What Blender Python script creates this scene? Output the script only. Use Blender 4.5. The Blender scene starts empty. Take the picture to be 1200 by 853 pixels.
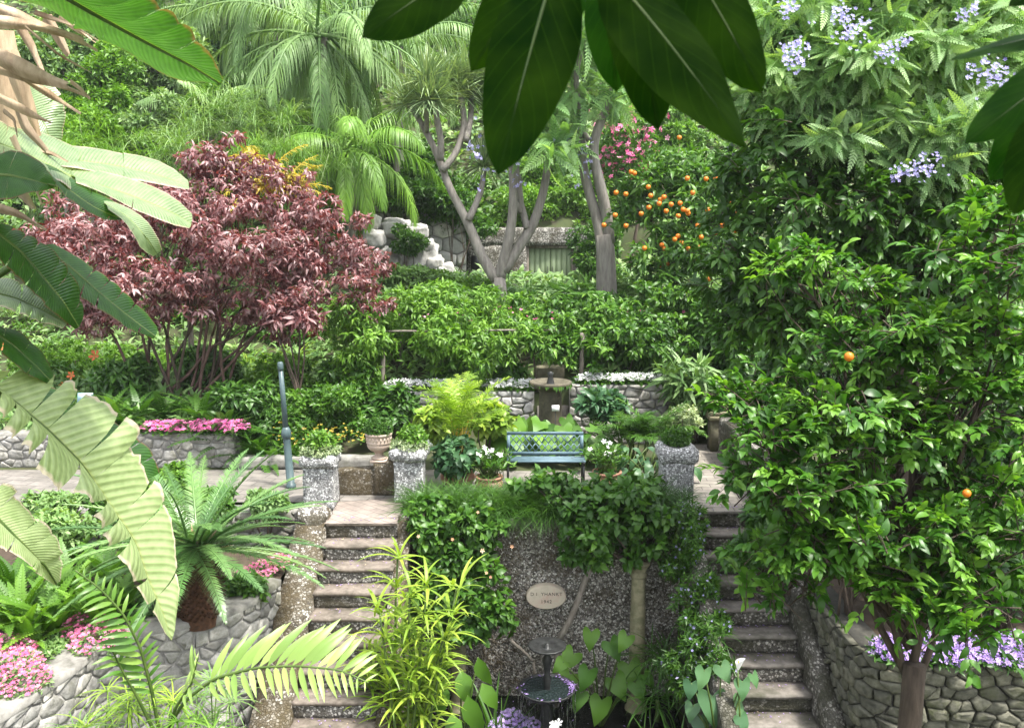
import bpy, math
import numpy as np

rng = np.random.default_rng(11)
SC = bpy.context.scene
COL = SC.collection
R = math.radians

# ---------------------------------------------------------------- camera, sky, sun, exposure
CAM = np.array([0.0, 0.0, 4.0]); PITCH = R(8.5); FPX = 1067.0
cam_data = bpy.data.cameras.new('camera'); cam = bpy.data.objects.new('camera', cam_data); COL.objects.link(cam)
cam.location = CAM; cam.rotation_euler = (R(90) - PITCH, 0, 0)
cam_data.sensor_width = 36; cam_data.sensor_fit = 'HORIZONTAL'; cam_data.lens = 32.0
cam_data.dof.use_dof = True; cam_data.dof.focus_distance = 14.0; cam_data.dof.aperture_fstop = 11.0
cam_data.clip_start = 0.05; cam_data.clip_end = 600
SC.camera = cam
SUN_EL, SUN_AZ = R(66), R(125)          # azimuth measured clockwise from +Y (view direction)
world = bpy.data.worlds.new('World'); SC.world = world; world.use_nodes = True
wn = world.node_tree; wn.nodes.clear()
sky = wn.nodes.new('ShaderNodeTexSky'); sky.sky_type = 'NISHITA'; sky.sun_disc = False
sky.sun_elevation = SUN_EL; sky.sun_rotation = SUN_AZ; sky.air_density = 1.0; sky.dust_density = 3.0; sky.ozone_density = 1.0
bg = wn.nodes.new('ShaderNodeBackground'); bg.inputs['Strength'].default_value = 0.15
wo = wn.nodes.new('ShaderNodeOutputWorld')
hs = wn.nodes.new('ShaderNodeHueSaturation'); hs.inputs['Saturation'].default_value = .30   # thin bright cloud over the whole sky
wn.links.new(sky.outputs[0], hs.inputs['Color']); wn.links.new(hs.outputs[0], bg.inputs[0]); wn.links.new(bg.outputs[0], wo.inputs[0])
sl = bpy.data.lights.new('sun', 'SUN'); sl.energy = 2.4; sl.angle = R(6.0); sl.color = (1.0, 0.96, 0.88)
sun = bpy.data.objects.new('sun', sl); COL.objects.link(sun)
sun.rotation_euler = (R(90) - SUN_EL, 0, -SUN_AZ + math.pi)   # lamp looks down -Z
SC.view_settings.view_transform = 'Standard'; SC.view_settings.look = 'None'
SC.view_settings.exposure = 1.85; SC.view_settings.gamma = 1.0
SC.view_settings.use_curve_mapping = False
cy = SC.cycles
cy.max_bounces = 6; cy.diffuse_bounces = 3; cy.glossy_bounces = 2; cy.transmission_bounces = 4; cy.transparent_max_bounces = 4
cy.caustics_reflective = False; cy.caustics_refractive = False; cy.sample_clamp_indirect = 6

# ---------------------------------------------------------------- helpers
def pt(px, py, Y):
    """a point of the garden at distance Y, sighted through the 1200x853 photograph"""
    sx = (px - 600.0) / FPX; sy = (426.5 - py) / FPX
    d = np.array([sx, math.cos(PITCH) + sy * math.sin(PITCH), -math.sin(PITCH) + sy * math.cos(PITCH)])
    return CAM + d * (Y / d[1])

def m_per_px(Y, py=426):
    return Y / FPX / (math.cos(PITCH) + (426.5 - py) / FPX * math.sin(PITCH))

def nrm(a):
    a = np.asarray(a, float)
    return a / np.maximum(np.linalg.norm(a, axis=-1, keepdims=True), 1e-9)

def wloc(o):
    l = np.array(o.location)
    while o.parent is not None:
        o = o.parent; l = l + np.array(o.location)
    return l

class MB:
    def __init__(s):
        s.v, s.f, s.m, s.t, s.uv, s.n = [], [], [], [], [], 0
    def add(s, V, F, mat=0, tone=0.5, uv=None):
        V = np.asarray(V, float).reshape(-1, 3); n = len(V)
        if isinstance(F, np.ndarray):
            F = [F]
        elif len(F) and not isinstance(F[0], np.ndarray):
            t = [f for f in F if len(f) == 3]; q = [f for f in F if len(f) == 4]; g = [f for f in F if len(f) > 4]
            F = [np.array(x) for x in (t, q) if x] + [np.array([x]) for x in g]
        for a in F:
            s.f.append(a.astype(np.int64) + s.n); s.m.append(np.full(len(a), mat) if np.isscalar(mat) else np.asarray(mat))
        s.v.append(V); s.t.append(np.broadcast_to(np.asarray(tone, float), (n,)))
        s.uv.append(np.zeros((n, 2)) if uv is None else np.asarray(uv, float)); s.n += n
    def inst(s, tmpl, P, A, N, S, tone=0.5, mat=0):
        """copies of a template (verts, tris, ...) at P, long axis A, normal N, scale S (n,) or (n,3)"""
        V, F = tmpl; n = len(P)
        if n == 0: return
        A = nrm(A); N = np.asarray(N, float); N = nrm(N - (N * A).sum(1, keepdims=True) * A); B = np.cross(N, A)
        S = np.asarray(S, float)
        if S.ndim == 1: S = np.repeat(S[:, None], 3, 1)
        W = V[None] * S[:, None, :]
        W = P[:, None] + W[..., :1] * A[:, None] + W[..., 1:2] * B[:, None] + W[..., 2:] * N[:, None]
        k = len(V); off = (np.arange(n) * k)[:, None, None]
        tone = np.broadcast_to(np.asarray(tone, float), (n,))
        FF = [(f[None] + off).reshape(-1, f.shape[1]) for f in (F if isinstance(F, list) else [F])]
        s.add(W.reshape(-1, 3), FF, mat, np.repeat(tone, k), np.tile(V[:, :2], (n, 1)))
    def tube(s, pts, rad, k=6, mat=0, tone=0.5, cap=True):
        P = np.asarray(pts, float); n = len(P); rad = np.broadcast_to(np.asarray(rad, float), (n,))
        T = nrm(np.gradient(P, axis=0)); ref = np.array([0, 0, 1.0]) if abs(T[0][2]) < .9 else np.array([1.0, 0, 0])
        a = nrm(np.cross(T[0], ref)); rings = []
        for i in range(n):
            a = nrm(a - a.dot(T[i]) * T[i]); b = np.cross(T[i], a)
            th = np.arange(k) * 2 * math.pi / k
            rings.append(P[i] + rad[i] * (np.cos(th)[:, None] * a + np.sin(th)[:, None] * b))
        V = np.concatenate(rings); i, j = np.meshgrid(np.arange(n - 1), np.arange(k), indexing='ij')
        i, j = i.ravel(), j.ravel(); j2 = (j + 1) % k
        F = [np.stack([i * k + j, i * k + j2, (i + 1) * k + j2, (i + 1) * k + j], 1)]
        if cap:
            V = np.vstack([V, P[0], P[-1]]); jj = np.arange(k); c = n * k
            F.append(np.stack([np.full(k, c), (jj + 1) % k, jj], 1))
            F.append(np.stack([np.full(k, c + 1), (n - 1) * k + jj, (n - 1) * k + (jj + 1) % k], 1))
        s.add(V, F, mat, tone)
    def lathe(s, prof, c, k=24, mat=0, tone=0.5, flute=0.0, nf=16):
        pr = np.asarray(prof, float); n = len(pr); th = np.arange(k) * 2 * math.pi / k
        rr = pr[:, :1] * (1 + flute * np.cos(nf * th)[None])
        V = np.stack([rr * np.cos(th), rr * np.sin(th), np.repeat(pr[:, 1:], k, 1)], -1).reshape(-1, 3) + np.asarray(c)
        i, j = np.meshgrid(np.arange(n - 1), np.arange(k), indexing='ij'); i, j = i.ravel(), j.ravel(); j2 = (j + 1) % k
        s.add(V, np.stack([i * k + j, i * k + j2, (i + 1) * k + j2, (i + 1) * k + j], 1), mat, tone)
    def box(s, lo, hi, mat=0, tone=0.5, seg=None, amp=0.0, fr=3.0, bev=0.0):
        lo, hi = np.asarray(lo, float), np.asarray(hi, float)
        if seg is None:
            seg = (1, 1, 1)
        idx, V, F = {}, [], []
        def vid(a):
            if a not in idx:
                idx[a] = len(V); V.append(lo + (hi - lo) * np.array(a) / np.array(seg))
            return idx[a]
        for ax in range(3):
            u, w = [q for q in range(3) if q != ax]
            for side in (0, seg[ax]):
                for i in range(seg[u]):
                    for j in range(seg[w]):
                        q = []
                        for (di, dj) in ((0, 0), (1, 0), (1, 1), (0, 1)):
                            a = [0, 0, 0]; a[ax] = side; a[u] = i + di; a[w] = j + dj; q.append(vid(tuple(a)))
                        flip = (side == 0) ^ (ax == 1)
                        F.append(q[::-1] if flip else q)
        V = np.array(V)
        if bev:
            c = (lo + hi) / 2; h = (hi - lo) / 2; d = np.abs(V - c) > h - 1e-6
            k = d.sum(1); V = np.where((k[:, None] > 1) & d, c + np.sign(V - c) * (h - bev), V)
        if amp:
            V = V + vnoise(V, fr) * amp
        s.add(V, np.array(F), mat, tone)
    def build(s, name, mats, parent=None, loc=None, smooth=False):
        V = np.concatenate(s.v); o3 = wloc(parent) if parent is not None else (np.zeros(3) if loc is None else np.asarray(loc, float))
        V = V - o3
        me = bpy.data.meshes.new(name)
        li = np.concatenate([f.ravel() for f in s.f]); lt = np.concatenate([np.full(len(f), f.shape[1]) for f in s.f])
        me.vertices.add(len(V)); me.vertices.foreach_set('co', V.ravel().astype(np.float32))
        me.loops.add(len(li)); me.loops.foreach_set('vertex_index', li.astype(np.int32))
        me.polygons.add(len(lt)); me.polygons.foreach_set('loop_start', np.concatenate([[0], np.cumsum(lt)[:-1]]).astype(np.int32))
        me.polygons.foreach_set('material_index', np.concatenate(s.m).astype(np.int32))
        me.update(calc_edges=True)
        at = me.attributes.new('tone', 'FLOAT', 'POINT'); at.data.foreach_set('value', np.concatenate(s.t).astype(np.float32))
        u = me.uv_layers.new(name='uv'); u.data.foreach_set('uv', np.concatenate(s.uv)[li].ravel().astype(np.float32))
        if smooth:
            me.polygons.foreach_set('use_smooth', np.ones(len(lt), bool))
        for m in (mats if isinstance(mats, (list, tuple)) else [mats]):
            me.materials.append(m)
        o = bpy.data.objects.new(name, me); COL.objects.link(o)
        if parent is not None: o.parent = parent
        elif loc is not None: o.location = loc
        return o

def vnoise(P, f=1.0, seed=0.0):
    x, y, z = (np.asarray(P) * f + seed).T
    a = np.sin(1.7 * x + 2.1 * np.sin(1.3 * y + z) + 0.5) ; b = np.sin(1.9 * y + 1.7 * np.sin(1.1 * z + x * 1.2) + 1.5); c = np.sin(2.3 * z + 1.9 * np.sin(1.5 * x - y) + 2.5)
    d = np.sin(4.1 * x + 3.3 * y - 2.9 * z); e = np.sin(3.7 * y - 4.3 * z + 2.2 * x); g = np.sin(4.7 * z + 3.1 * x + 2.7 * y)
    return np.stack([a + .5 * d, b + .5 * e, c + .5 * g], 1) / 1.5

def thing(name, label, cat, loc=(0, 0, 0), group=None):
    o = bpy.data.objects.new(name, None); COL.objects.link(o); o.location = [float(x) for x in loc]; o.empty_display_size = .2
    return tag(o, label, cat, group)
def tag(o, label=None, cat=None, group=None, kind=None):
    if label: o['label'] = label
    if cat: o['category'] = cat
    if group: o['group'] = group
    if kind: o['kind'] = kind
    return o
def copy_tree(o, parent=None):
    c = o.copy(); COL.objects.link(c); c.parent = parent
    for ch in list(o.children): copy_tree(ch, c)
    return c
def clone(o, loc, rz=0.0, sc=1.0, label=None):
    c = copy_tree(o); c.location = [float(x) for x in loc]; c.rotation_euler = (0, 0, rz); c.scale = (sc, sc, sc) if np.isscalar(sc) else sc
    if label: c['label'] = label
    return c

# ---------------------------------------------------------------- materials
MATS = {}
def new_mat(name):
    m = bpy.data.materials.new(name); m.use_nodes = True; nt = m.node_tree; nt.nodes.clear()
    out = nt.nodes.new('ShaderNodeOutputMaterial'); return m, nt, out
def node(nt, t, **kw):
    n = nt.nodes.new(t)
    for k, v in kw.items():
        if k.startswith('i_'):
            key = k[2:]; key = int(key) if key.isdigit() else key.replace('__', ' ')
            n.inputs[key].default_value = v
        else: setattr(n, k, v)
    return n
def ramp(nt, stops, interp='LINEAR'):
    r = nt.nodes.new('ShaderNodeValToRGB'); cr = r.color_ramp; cr.interpolation = interp
    while len(cr.elements) < len(stops): cr.elements.new(.5)
    for e, (p, c) in zip(cr.elements, stops): e.position = p; e.color = (*c, 1)
    return r
def mixc(nt, fac, a, b, mode='MIX'):
    n = nt.nodes.new('ShaderNodeMix'); n.data_type = 'RGBA'; n.blend_type = mode
    for sock, v in ((n.inputs[0], fac), (n.inputs[6], a), (n.inputs[7], b)):
        if isinstance(v, (int, float)): sock.default_value = v
        elif isinstance(v, tuple): sock.default_value = (*v, 1)
        else: nt.links.new(v, sock)
    return n.outputs[2]
def coords(nt, scale=1.0, kind='Object'):
    tc = node(nt, 'ShaderNodeTexCoord'); mp = node(nt, 'ShaderNodeMapping')
    mp.inputs['Scale'].default_value = (scale,) * 3 if np.isscalar(scale) else scale
    nt.links.new(tc.outputs[kind], mp.inputs[0]); return mp.outputs[0]
def wcoords(nt):
    return node(nt, 'ShaderNodeNewGeometry').outputs['Position']

def leaf_mat(name, dark, mid, light, rough=.42, trans=.36, tint=(1.3, 1.35, .45), spec=.45, blot=.0):
    m, nt, out = new_mat(name)
    at = node(nt, 'ShaderNodeAttribute', attribute_name='tone')
    rp = ramp(nt, [(0.0, dark), (.5, mid), (1.0, light)]); nt.links.new(at.outputs['Fac'], rp.inputs[0])
    col = rp.outputs[0]
    nz = node(nt, 'ShaderNodeTexNoise', i_Scale=.9, i_Detail=2.0); nt.links.new(wcoords(nt), nz.inputs[0])
    r2 = ramp(nt, [(.3, (.8, .8, .8)), (.7, (1.25, 1.25, 1.25))] if name.startswith(('petal', 'leaf_red', 'leaf_yellow')) else [(.3, (.90, 1.0, .72)), (.7, (1.46, 1.52, .92))]); nt.links.new(nz.outputs['Fac'], r2.inputs[0])
    col = mixc(nt, .8, col, r2.outputs[0], 'MULTIPLY')
    b = node(nt, 'ShaderNodeBsdfPrincipled'); nt.links.new(col, b.inputs['Base Color'])
    b.inputs['Roughness'].default_value = rough; b.inputs['Specular IOR Level'].default_value = spec
    t = node(nt, 'ShaderNodeBsdfTranslucent'); nt.links.new(mixc(nt, 1.0, col, tint, 'MULTIPLY'), t.inputs[0])
    mx = node(nt, 'ShaderNodeMixShader'); mx.inputs[0].default_value = trans
    nt.links.new(b.outputs[0], mx.inputs[1]); nt.links.new(t.outputs[0], mx.inputs[2]); nt.links.new(mx.outputs[0], out.inputs[0])
    return m

def blade_mat(name, c1, c2, edge, nsc=22.0, rough=.38, trans=.35, veins=60.0, vlo=.2, slant=-.10, vbump=.35, vmix=.28, tint=(1.2, 1.3, .5), spec=.5, ledge=.88, mid=(.25, .33, .1), pale=None):
    """big leaf: uv.x along the leaf, uv.y -1..1 across; ribbed veins, pale midrib, worn edge"""
    m, nt, out = new_mat(name)
    tc = node(nt, 'ShaderNodeTexCoord'); sp = node(nt, 'ShaderNodeSeparateXYZ'); nt.links.new(tc.outputs['UV'], sp.inputs[0])
    av = node(nt, 'ShaderNodeMath', operation='ABSOLUTE'); nt.links.new(sp.outputs[1], av.inputs[0])
    sh = node(nt, 'ShaderNodeMath', operation='MULTIPLY_ADD'); nt.links.new(av.outputs[0], sh.inputs[0]); sh.inputs[1].default_value = slant; nt.links.new(sp.outputs[0], sh.inputs[2])
    mu = node(nt, 'ShaderNodeMath', operation='MULTIPLY'); nt.links.new(sh.outputs[0], mu.inputs[0]); mu.inputs[1].default_value = veins * 6.283
    si = node(nt, 'ShaderNodeMath', operation='SINE'); nt.links.new(mu.outputs[0], si.inputs[0])
    nz = node(nt, 'ShaderNodeTexNoise', i_Scale=nsc, i_Detail=5.0); nt.links.new(coords(nt), nz.inputs[0])
    rp = ramp(nt, [(.32, c1), (.68, c2)]); nt.links.new(nz.outputs['Fac'], rp.inputs[0])
    vf = node(nt, 'ShaderNodeMapRange'); nt.links.new(si.outputs[0], vf.inputs[0]); vf.inputs[1].default_value = vlo; vf.inputs[2].default_value = 1; vf.inputs[4].default_value = vmix
    col = mixc(nt, vf.outputs[0], rp.outputs[0], tuple(min(1, x * (1.7 if veins > 1 else 1)) for x in c2))
    mr = node(nt, 'ShaderNodeMapRange'); nt.links.new(av.outputs[0], mr.inputs[0]); mr.inputs[1].default_value = .05; mr.inputs[2].default_value = .015; 
    col = mixc(nt, mr.outputs[0], col, mid)
    ad = node(nt, 'ShaderNodeMath', operation='MULTIPLY_ADD'); nt.links.new(nz.outputs['Fac'], ad.inputs[0]); ad.inputs[1].default_value = .22; nt.links.new(av.outputs[0], ad.inputs[2])
    er = node(nt, 'ShaderNodeMapRange'); nt.links.new(ad.outputs[0], er.inputs[0]); er.inputs[1].default_value = ledge + .10; er.inputs[2].default_value = ledge + .16
    col = mixc(nt, er.outputs[0], col, edge)
    b = node(nt, 'ShaderNodeBsdfPrincipled'); nt.links.new(col, b.inputs['Base Color'])
    b.inputs['Roughness'].default_value = rough; b.inputs['Specular IOR Level'].default_value = spec
    bp = node(nt, 'ShaderNodeBump', i_Strength=vbump, i_Distance=.004); nt.links.new(si.outputs[0], bp.inputs['Height']); nt.links.new(bp.outputs[0], b.inputs['Normal'])
    t = node(nt, 'ShaderNodeBsdfTranslucent'); nt.links.new(mixc(nt, 1.0, col, tint, 'MULTIPLY'), t.inputs[0])
    mx = node(nt, 'ShaderNodeMixShader'); mx.inputs[0].default_value = trans
    nt.links.new(b.outputs[0], mx.inputs[1]); nt.links.new(t.outputs[0], mx.inputs[2]); nt.links.new(mx.outputs[0], out.inputs[0])
    return m

def simple_mat(name, c1, c2, scale=6.0, rough=.8, bump=.3, detail=6.0, metal=0.0, stain=None, stscale=1.2, stpos=(.5, .62), tone=False, spec=.4, stretch=None):
    m, nt, out = new_mat(name)
    co = coords(nt) if stretch is None else coords(nt, stretch)
    nz = node(nt, 'ShaderNodeTexNoise', i_Scale=scale, i_Detail=detail, i_Roughness=.65); nt.links.new(co, nz.inputs[0])
    rp = ramp(nt, [(.3, c1), (.7, c2)]); nt.links.new(nz.outputs['Fac'], rp.inputs[0]); col = rp.outputs[0]
    if tone:
        at = node(nt, 'ShaderNodeAttribute', attribute_name='tone'); r3 = ramp(nt, [(0, (.55, .55, .55)), (.5, (1, 1, 1)), (1, (1.45, 1.42, 1.35))]); nt.links.new(at.outputs['Fac'], r3.inputs[0])
        col = mixc(nt, 1.0, col, r3.outputs[0], 'MULTIPLY')
    if stain:
        n2 = node(nt, 'ShaderNodeTexNoise', i_Scale=stscale, i_Detail=5.0, i_Roughness=.7); nt.links.new(co, n2.inputs[0])
        mr = node(nt, 'ShaderNodeMapRange'); nt.links.new(n2.outputs['Fac'], mr.inputs[0]); mr.inputs[1].default_value = stpos[0]; mr.inputs[2].default_value = stpos[1]
        col = mixc(nt, mr.outputs[0], col, stain)
    b = node(nt, 'ShaderNodeBsdfPrincipled'); nt.links.new(col, b.inputs['Base Color'])
    b.inputs['Roughness'].default_value = rough; b.inputs['Metallic'].default_value = metal; b.inputs['Specular IOR Level'].default_value = spec
    if bump:
        bp = node(nt, 'ShaderNodeBump', i_Strength=bump, i_Distance=.02); nt.links.new(nz.outputs['Fac'], bp.inputs['Height']); nt.links.new(bp.outputs[0], b.inputs['Normal'])
    nt.links.new(b.outputs[0], out.inputs[0]); return m

def pebble_mat(name, size=.045, light=(.62, .60, .55), mid=(.3, .28, .25), dark=(.05, .045, .04), stain=(.06, .05, .025), stpos=(.52, .66), mortar=(.10, .09, .075)):
    """pebbledash: small light and dark stones set in mortar"""
    m, nt, out = new_mat(name); co = coords(nt)
    vo = node(nt, 'ShaderNodeTexVoronoi', i_Scale=1 / size); nt.links.new(co, vo.inputs[0])
    ve = node(nt, 'ShaderNodeTexVoronoi', i_Scale=1 / size, feature='DISTANCE_TO_EDGE'); nt.links.new(co, ve.inputs[0])
    wn_ = node(nt, 'ShaderNodeTexWhiteNoise', noise_dimensions='3D'); nt.links.new(vo.outputs['Color'], wn_.inputs[0])
    rp = ramp(nt, [(0, dark), (.25, mid), (.55, mid), (.6, light), (1, tuple(min(.9, x * 1.3) for x in light))]); nt.links.new(wn_.outputs[0], rp.inputs[0])
    em = node(nt, 'ShaderNodeMapRange'); nt.links.new(ve.outputs[0], em.inputs[0]); em.inputs[1].default_value = .03; em.inputs[2].default_value = .13
    col = mixc(nt, em.outputs[0], mortar, rp.outputs[0])
    n2 = node(nt, 'ShaderNodeTexNoise', i_Scale=1.7, i_Detail=6.0, i_Roughness=.7); nt.links.new(co, n2.inputs[0])
    mr = node(nt, 'ShaderNodeMapRange'); nt.links.new(n2.outputs['Fac'], mr.inputs[0]); mr.inputs[1].default_value = stpos[0]; mr.inputs[2].default_value = stpos[1]; mr.inputs[4].default_value = .85
    col = mixc(nt, mr.outputs[0], col, stain)
    b = node(nt, 'ShaderNodeBsdfPrincipled'); nt.links.new(col, b.inputs['Base Color']); b.inputs['Roughness'].default_value = .75
    bp = node(nt, 'ShaderNodeBump', i_Strength=.9, i_Distance=.015); nt.links.new(em.outputs[0], bp.inputs['Height']); nt.links.new(bp.outputs[0], b.inputs['Normal'])
    nt.links.new(b.outputs[0], out.inputs[0]); return m

def paving_mat(name, c1, c2, mortar, rot=0.0, scale=4.0):
    m, nt, out = new_mat(name)
    tc = node(nt, 'ShaderNodeTexCoord'); mp = node(nt, 'ShaderNodeMapping'); mp.inputs['Rotation'].default_value = (0, 0, rot); nt.links.new(tc.outputs['Object'], mp.inputs[0])
    br = node(nt, 'ShaderNodeTexBrick', i_Scale=scale); nt.links.new(mp.outputs[0], br.inputs[0])
    br.inputs['Color1'].default_value = (*c1, 1); br.inputs['Color2'].default_value = (*c2, 1); br.inputs['Mortar'].default_value = (*mortar, 1)
    br.inputs['Mortar Size'].default_value = .025; br.inputs['Mortar Smooth'].default_value = .4; br.inputs['Brick Width'].default_value = .9; br.inputs['Row Height'].default_value = .5
    nz = node(nt, 'ShaderNodeTexNoise', i_Scale=3.0, i_Detail=8.0, i_Roughness=.7); nt.links.new(tc.outputs['Object'], nz.inputs[0])
    rp = ramp(nt, [(.3, (.55, .55, .52)), (.7, (1.25, 1.22, 1.18))]); nt.links.new(nz.outputs['Fac'], rp.inputs[0])
    b = node(nt, 'ShaderNodeBsdfPrincipled'); nt.links.new(mixc(nt, 1.0, br.outputs[0], rp.outputs[0], 'MULTIPLY'), b.inputs['Base Color']); b.inputs['Roughness'].default_value = .8
    bp = node(nt, 'ShaderNodeBump', i_Strength=.5, i_Distance=.01); nt.links.new(nz.outputs['Fac'], bp.inputs['Height']); nt.links.new(bp.outputs[0], b.inputs['Normal'])
    nt.links.new(b.outputs[0], out.inputs[0]); return m

# foliage
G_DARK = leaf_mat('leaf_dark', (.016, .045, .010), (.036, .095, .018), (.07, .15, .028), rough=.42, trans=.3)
G_MID = leaf_mat('leaf_mid', (.025, .07, .012), (.05, .125, .02), (.095, .19, .03), rough=.42)
G_LIGHT = leaf_mat('leaf_light', (.05, .12, .016), (.09, .19, .025), (.16, .28, .05), rough=.45, trans=.35)
G_LIME = leaf_mat('leaf_lime', (.09, .16, .02), (.17, .27, .035), (.30, .38, .07), rough=.45, trans=.35)
G_PALE = leaf_mat('leaf_pale', (.07, .14, .05), (.13, .22, .09), (.24, .33, .18), rough=.5, trans=.3)
G_CITRUS = leaf_mat('leaf_citrus', (.02, .07, .010), (.055, .15, .018), (.155, .29, .055), rough=.4, trans=.36, spec=.45)
G_BLUE = leaf_mat('leaf_blue', (.02, .06, .035), (.04, .10, .055), (.08, .16, .09), rough=.4, trans=.22)
G_GREY = leaf_mat('leaf_grey', (.10, .14, .10), (.2, .25, .18), (.36, .4, .32), rough=.6, trans=.2)
G_JAC = leaf_mat('leaf_feather', (.085, .18, .075), (.18, .30, .145), (.33, .44, .27), rough=.5, trans=.35)
L_RED = leaf_mat('leaf_red', (.105, .027, .027), (.215, .093, .093), (.42, .295, .295), rough=.42, trans=.28, tint=(1.5, .5, .35), spec=.6)
L_YEL = leaf_mat('leaf_yellow', (.3, .22, .03), (.5, .38, .04), (.65, .5, .1), trans=.35)
F_WHITE = leaf_mat('petal_white', (.6, .6, .6), (.75, .75, .74), (.82, .82, .8), rough=.6, trans=.2, tint=(1, 1, 1))
F_PINK = leaf_mat('petal_pink', (.55, .08, .28), (.72, .16, .40), (.8, .35, .55), rough=.6, trans=.25, tint=(1.1, .8, .9))
F_CORAL = leaf_mat('petal_coral', (.58, .08, .24), (.72, .18, .36), (.8, .42, .55), rough=.6, trans=.25, tint=(1.1, .8, .9))
F_LILAC = leaf_mat('petal_lilac', (.24, .14, .42), (.36, .24, .56), (.54, .42, .70), rough=.6, trans=.25, tint=(1, .9, 1.1))
F_BLUE = leaf_mat('petal_violet', (.24, .21, .48), (.38, .35, .64), (.58, .55, .80), rough=.6, trans=.25, tint=(.9, .9, 1.1))
F_ORANGE = leaf_mat('petal_orange', (.6, .1, .03), (.75, .2, .06), (.8, .45, .2), rough=.6, trans=.2, tint=(1.1, .8, .6))
FRUIT = simple_mat('orange_peel', (.58, .13, .008), (.70, .22, .015), 30, .45, .1)
BARK_GREY = simple_mat('bark_grey', (.13, .115, .10), (.30, .275, .245), 3.0, .85, .6, 8, stretch=(5, 5, .8))
BARK_BROWN = simple_mat('bark_brown', (.035, .025, .018), (.10, .075, .055), 5.0, .9, .6, 8, stretch=(5, 5, .8))
BARK_PINK = simple_mat('bark_red', (.05, .025, .02), (.16, .10, .08), 6.0, .8, .4)
STEM_G = simple_mat('stem_green', (.04, .08, .015), (.10, .15, .03), 8.0, .5, .2)
DRY = simple_mat('dry_leaf', (.20, .13, .075), (.52, .41, .29), 14.0, .75, .5, 8, stretch=(1, 1, .25), tone=True)
FIBRE = simple_mat('palm_fibre', (.03, .015, .008), (.11, .05, .025), 20, .95, .8)
SOIL = simple_mat('soil', (.035, .025, .017), (.09, .065, .045), 9, .95, .8)
# masonry
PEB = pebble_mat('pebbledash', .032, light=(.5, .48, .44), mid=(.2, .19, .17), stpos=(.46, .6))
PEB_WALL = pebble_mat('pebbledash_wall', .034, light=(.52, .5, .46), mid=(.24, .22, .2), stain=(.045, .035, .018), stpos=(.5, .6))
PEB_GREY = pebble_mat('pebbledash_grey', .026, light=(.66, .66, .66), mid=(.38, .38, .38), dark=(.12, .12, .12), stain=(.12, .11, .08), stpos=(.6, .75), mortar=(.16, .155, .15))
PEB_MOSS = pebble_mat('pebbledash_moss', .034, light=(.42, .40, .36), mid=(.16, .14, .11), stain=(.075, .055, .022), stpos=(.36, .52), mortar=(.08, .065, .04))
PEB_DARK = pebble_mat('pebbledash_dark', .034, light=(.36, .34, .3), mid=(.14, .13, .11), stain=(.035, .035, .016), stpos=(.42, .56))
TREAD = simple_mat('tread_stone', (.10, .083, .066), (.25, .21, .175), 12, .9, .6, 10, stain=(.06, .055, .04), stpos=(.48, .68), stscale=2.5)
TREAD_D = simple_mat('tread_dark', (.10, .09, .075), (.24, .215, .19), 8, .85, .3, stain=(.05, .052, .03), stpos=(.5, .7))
CONC = simple_mat('concrete_old', (.12, .115, .10), (.30, .29, .265), 7, .9, .4, stain=(.09, .09, .06), stpos=(.54, .7))
CONC_MOSS = simple_mat('concrete_moss', (.09, .085, .05), (.22, .20, .14), 7, .9, .5, stain=(.05, .055, .02), stpos=(.45, .62))
MORTAR = simple_mat('mortar', (.16, .155, .14), (.30, .29, .27), 14, .95, .6)
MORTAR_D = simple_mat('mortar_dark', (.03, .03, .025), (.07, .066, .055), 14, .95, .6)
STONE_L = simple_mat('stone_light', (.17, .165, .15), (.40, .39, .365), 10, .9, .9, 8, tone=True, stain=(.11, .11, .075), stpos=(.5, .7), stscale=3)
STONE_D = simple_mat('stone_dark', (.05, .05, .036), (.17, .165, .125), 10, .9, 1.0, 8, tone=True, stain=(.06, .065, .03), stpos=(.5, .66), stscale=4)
STONE_W = simple_mat('stone_white', (.24, .235, .22), (.50, .49, .47), 4, .85, .9, tone=True, stain=(.12, .115, .1), stpos=(.55, .7), stscale=2)
TERRA = simple_mat('terracotta', (.30, .14, .085), (.48, .27, .19), 6, .8, .25, stain=(.42, .38, .34), stpos=(.55, .72), stscale=3)
TERRA_P = simple_mat('terracotta_pale', (.40, .30, .24), (.58, .48, .40), 6, .8, .25, stain=(.3, .28, .25), stpos=(.6, .75))
BASIN = simple_mat('basin_stone', (.045, .04, .026), (.13, .115, .08), 7, .85, .5, stain=(.26, .22, .13), stpos=(.56, .7), stscale=2.5)
COLUMN = simple_mat('column_stone', (.17, .155, .09), (.34, .31, .2), 8, .85, .35, stain=(.10, .11, .05), stpos=(.5, .7), stscale=2.5)
METAL_B = simple_mat('blue_paint', (.07, .125, .155), (.13, .20, .235), 9, .55, .2, stain=(.06, .06, .05), stpos=(.6, .7), stscale=8)
METAL_P = simple_mat('post_paint', (.045, .075, .08), (.085, .125, .13), 9, .4, .1)
METAL_K = simple_mat('dark_iron', (.012, .012, .012), (.05, .052, .05), 14, .4, .3, metal=.3)
DOOR_G = simple_mat('green_paint', (.12, .165, .085), (.17, .22, .12), 3, .6, .15, stretch=(8, 8, 1))
WOOD_G = simple_mat('grey_wood', (.12, .10, .08), (.28, .25, .21), 5, .85, .4, stretch=(4, 4, 1))
SIGN_W = simple_mat('white_sign', (.7, .7, .7), (.8, .8, .8), 5, .5, 0)
SIGN_B = simple_mat('blue_sign', (.30, .48, .55), (.36, .54, .60), 5, .5, 0)
PLAQ = simple_mat('plaque_stone', (.5, .43, .33), (.66, .58, .47), 8, .7, .2, stain=(.5, .32, .25), stpos=(.5, .7), stscale=4)
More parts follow.
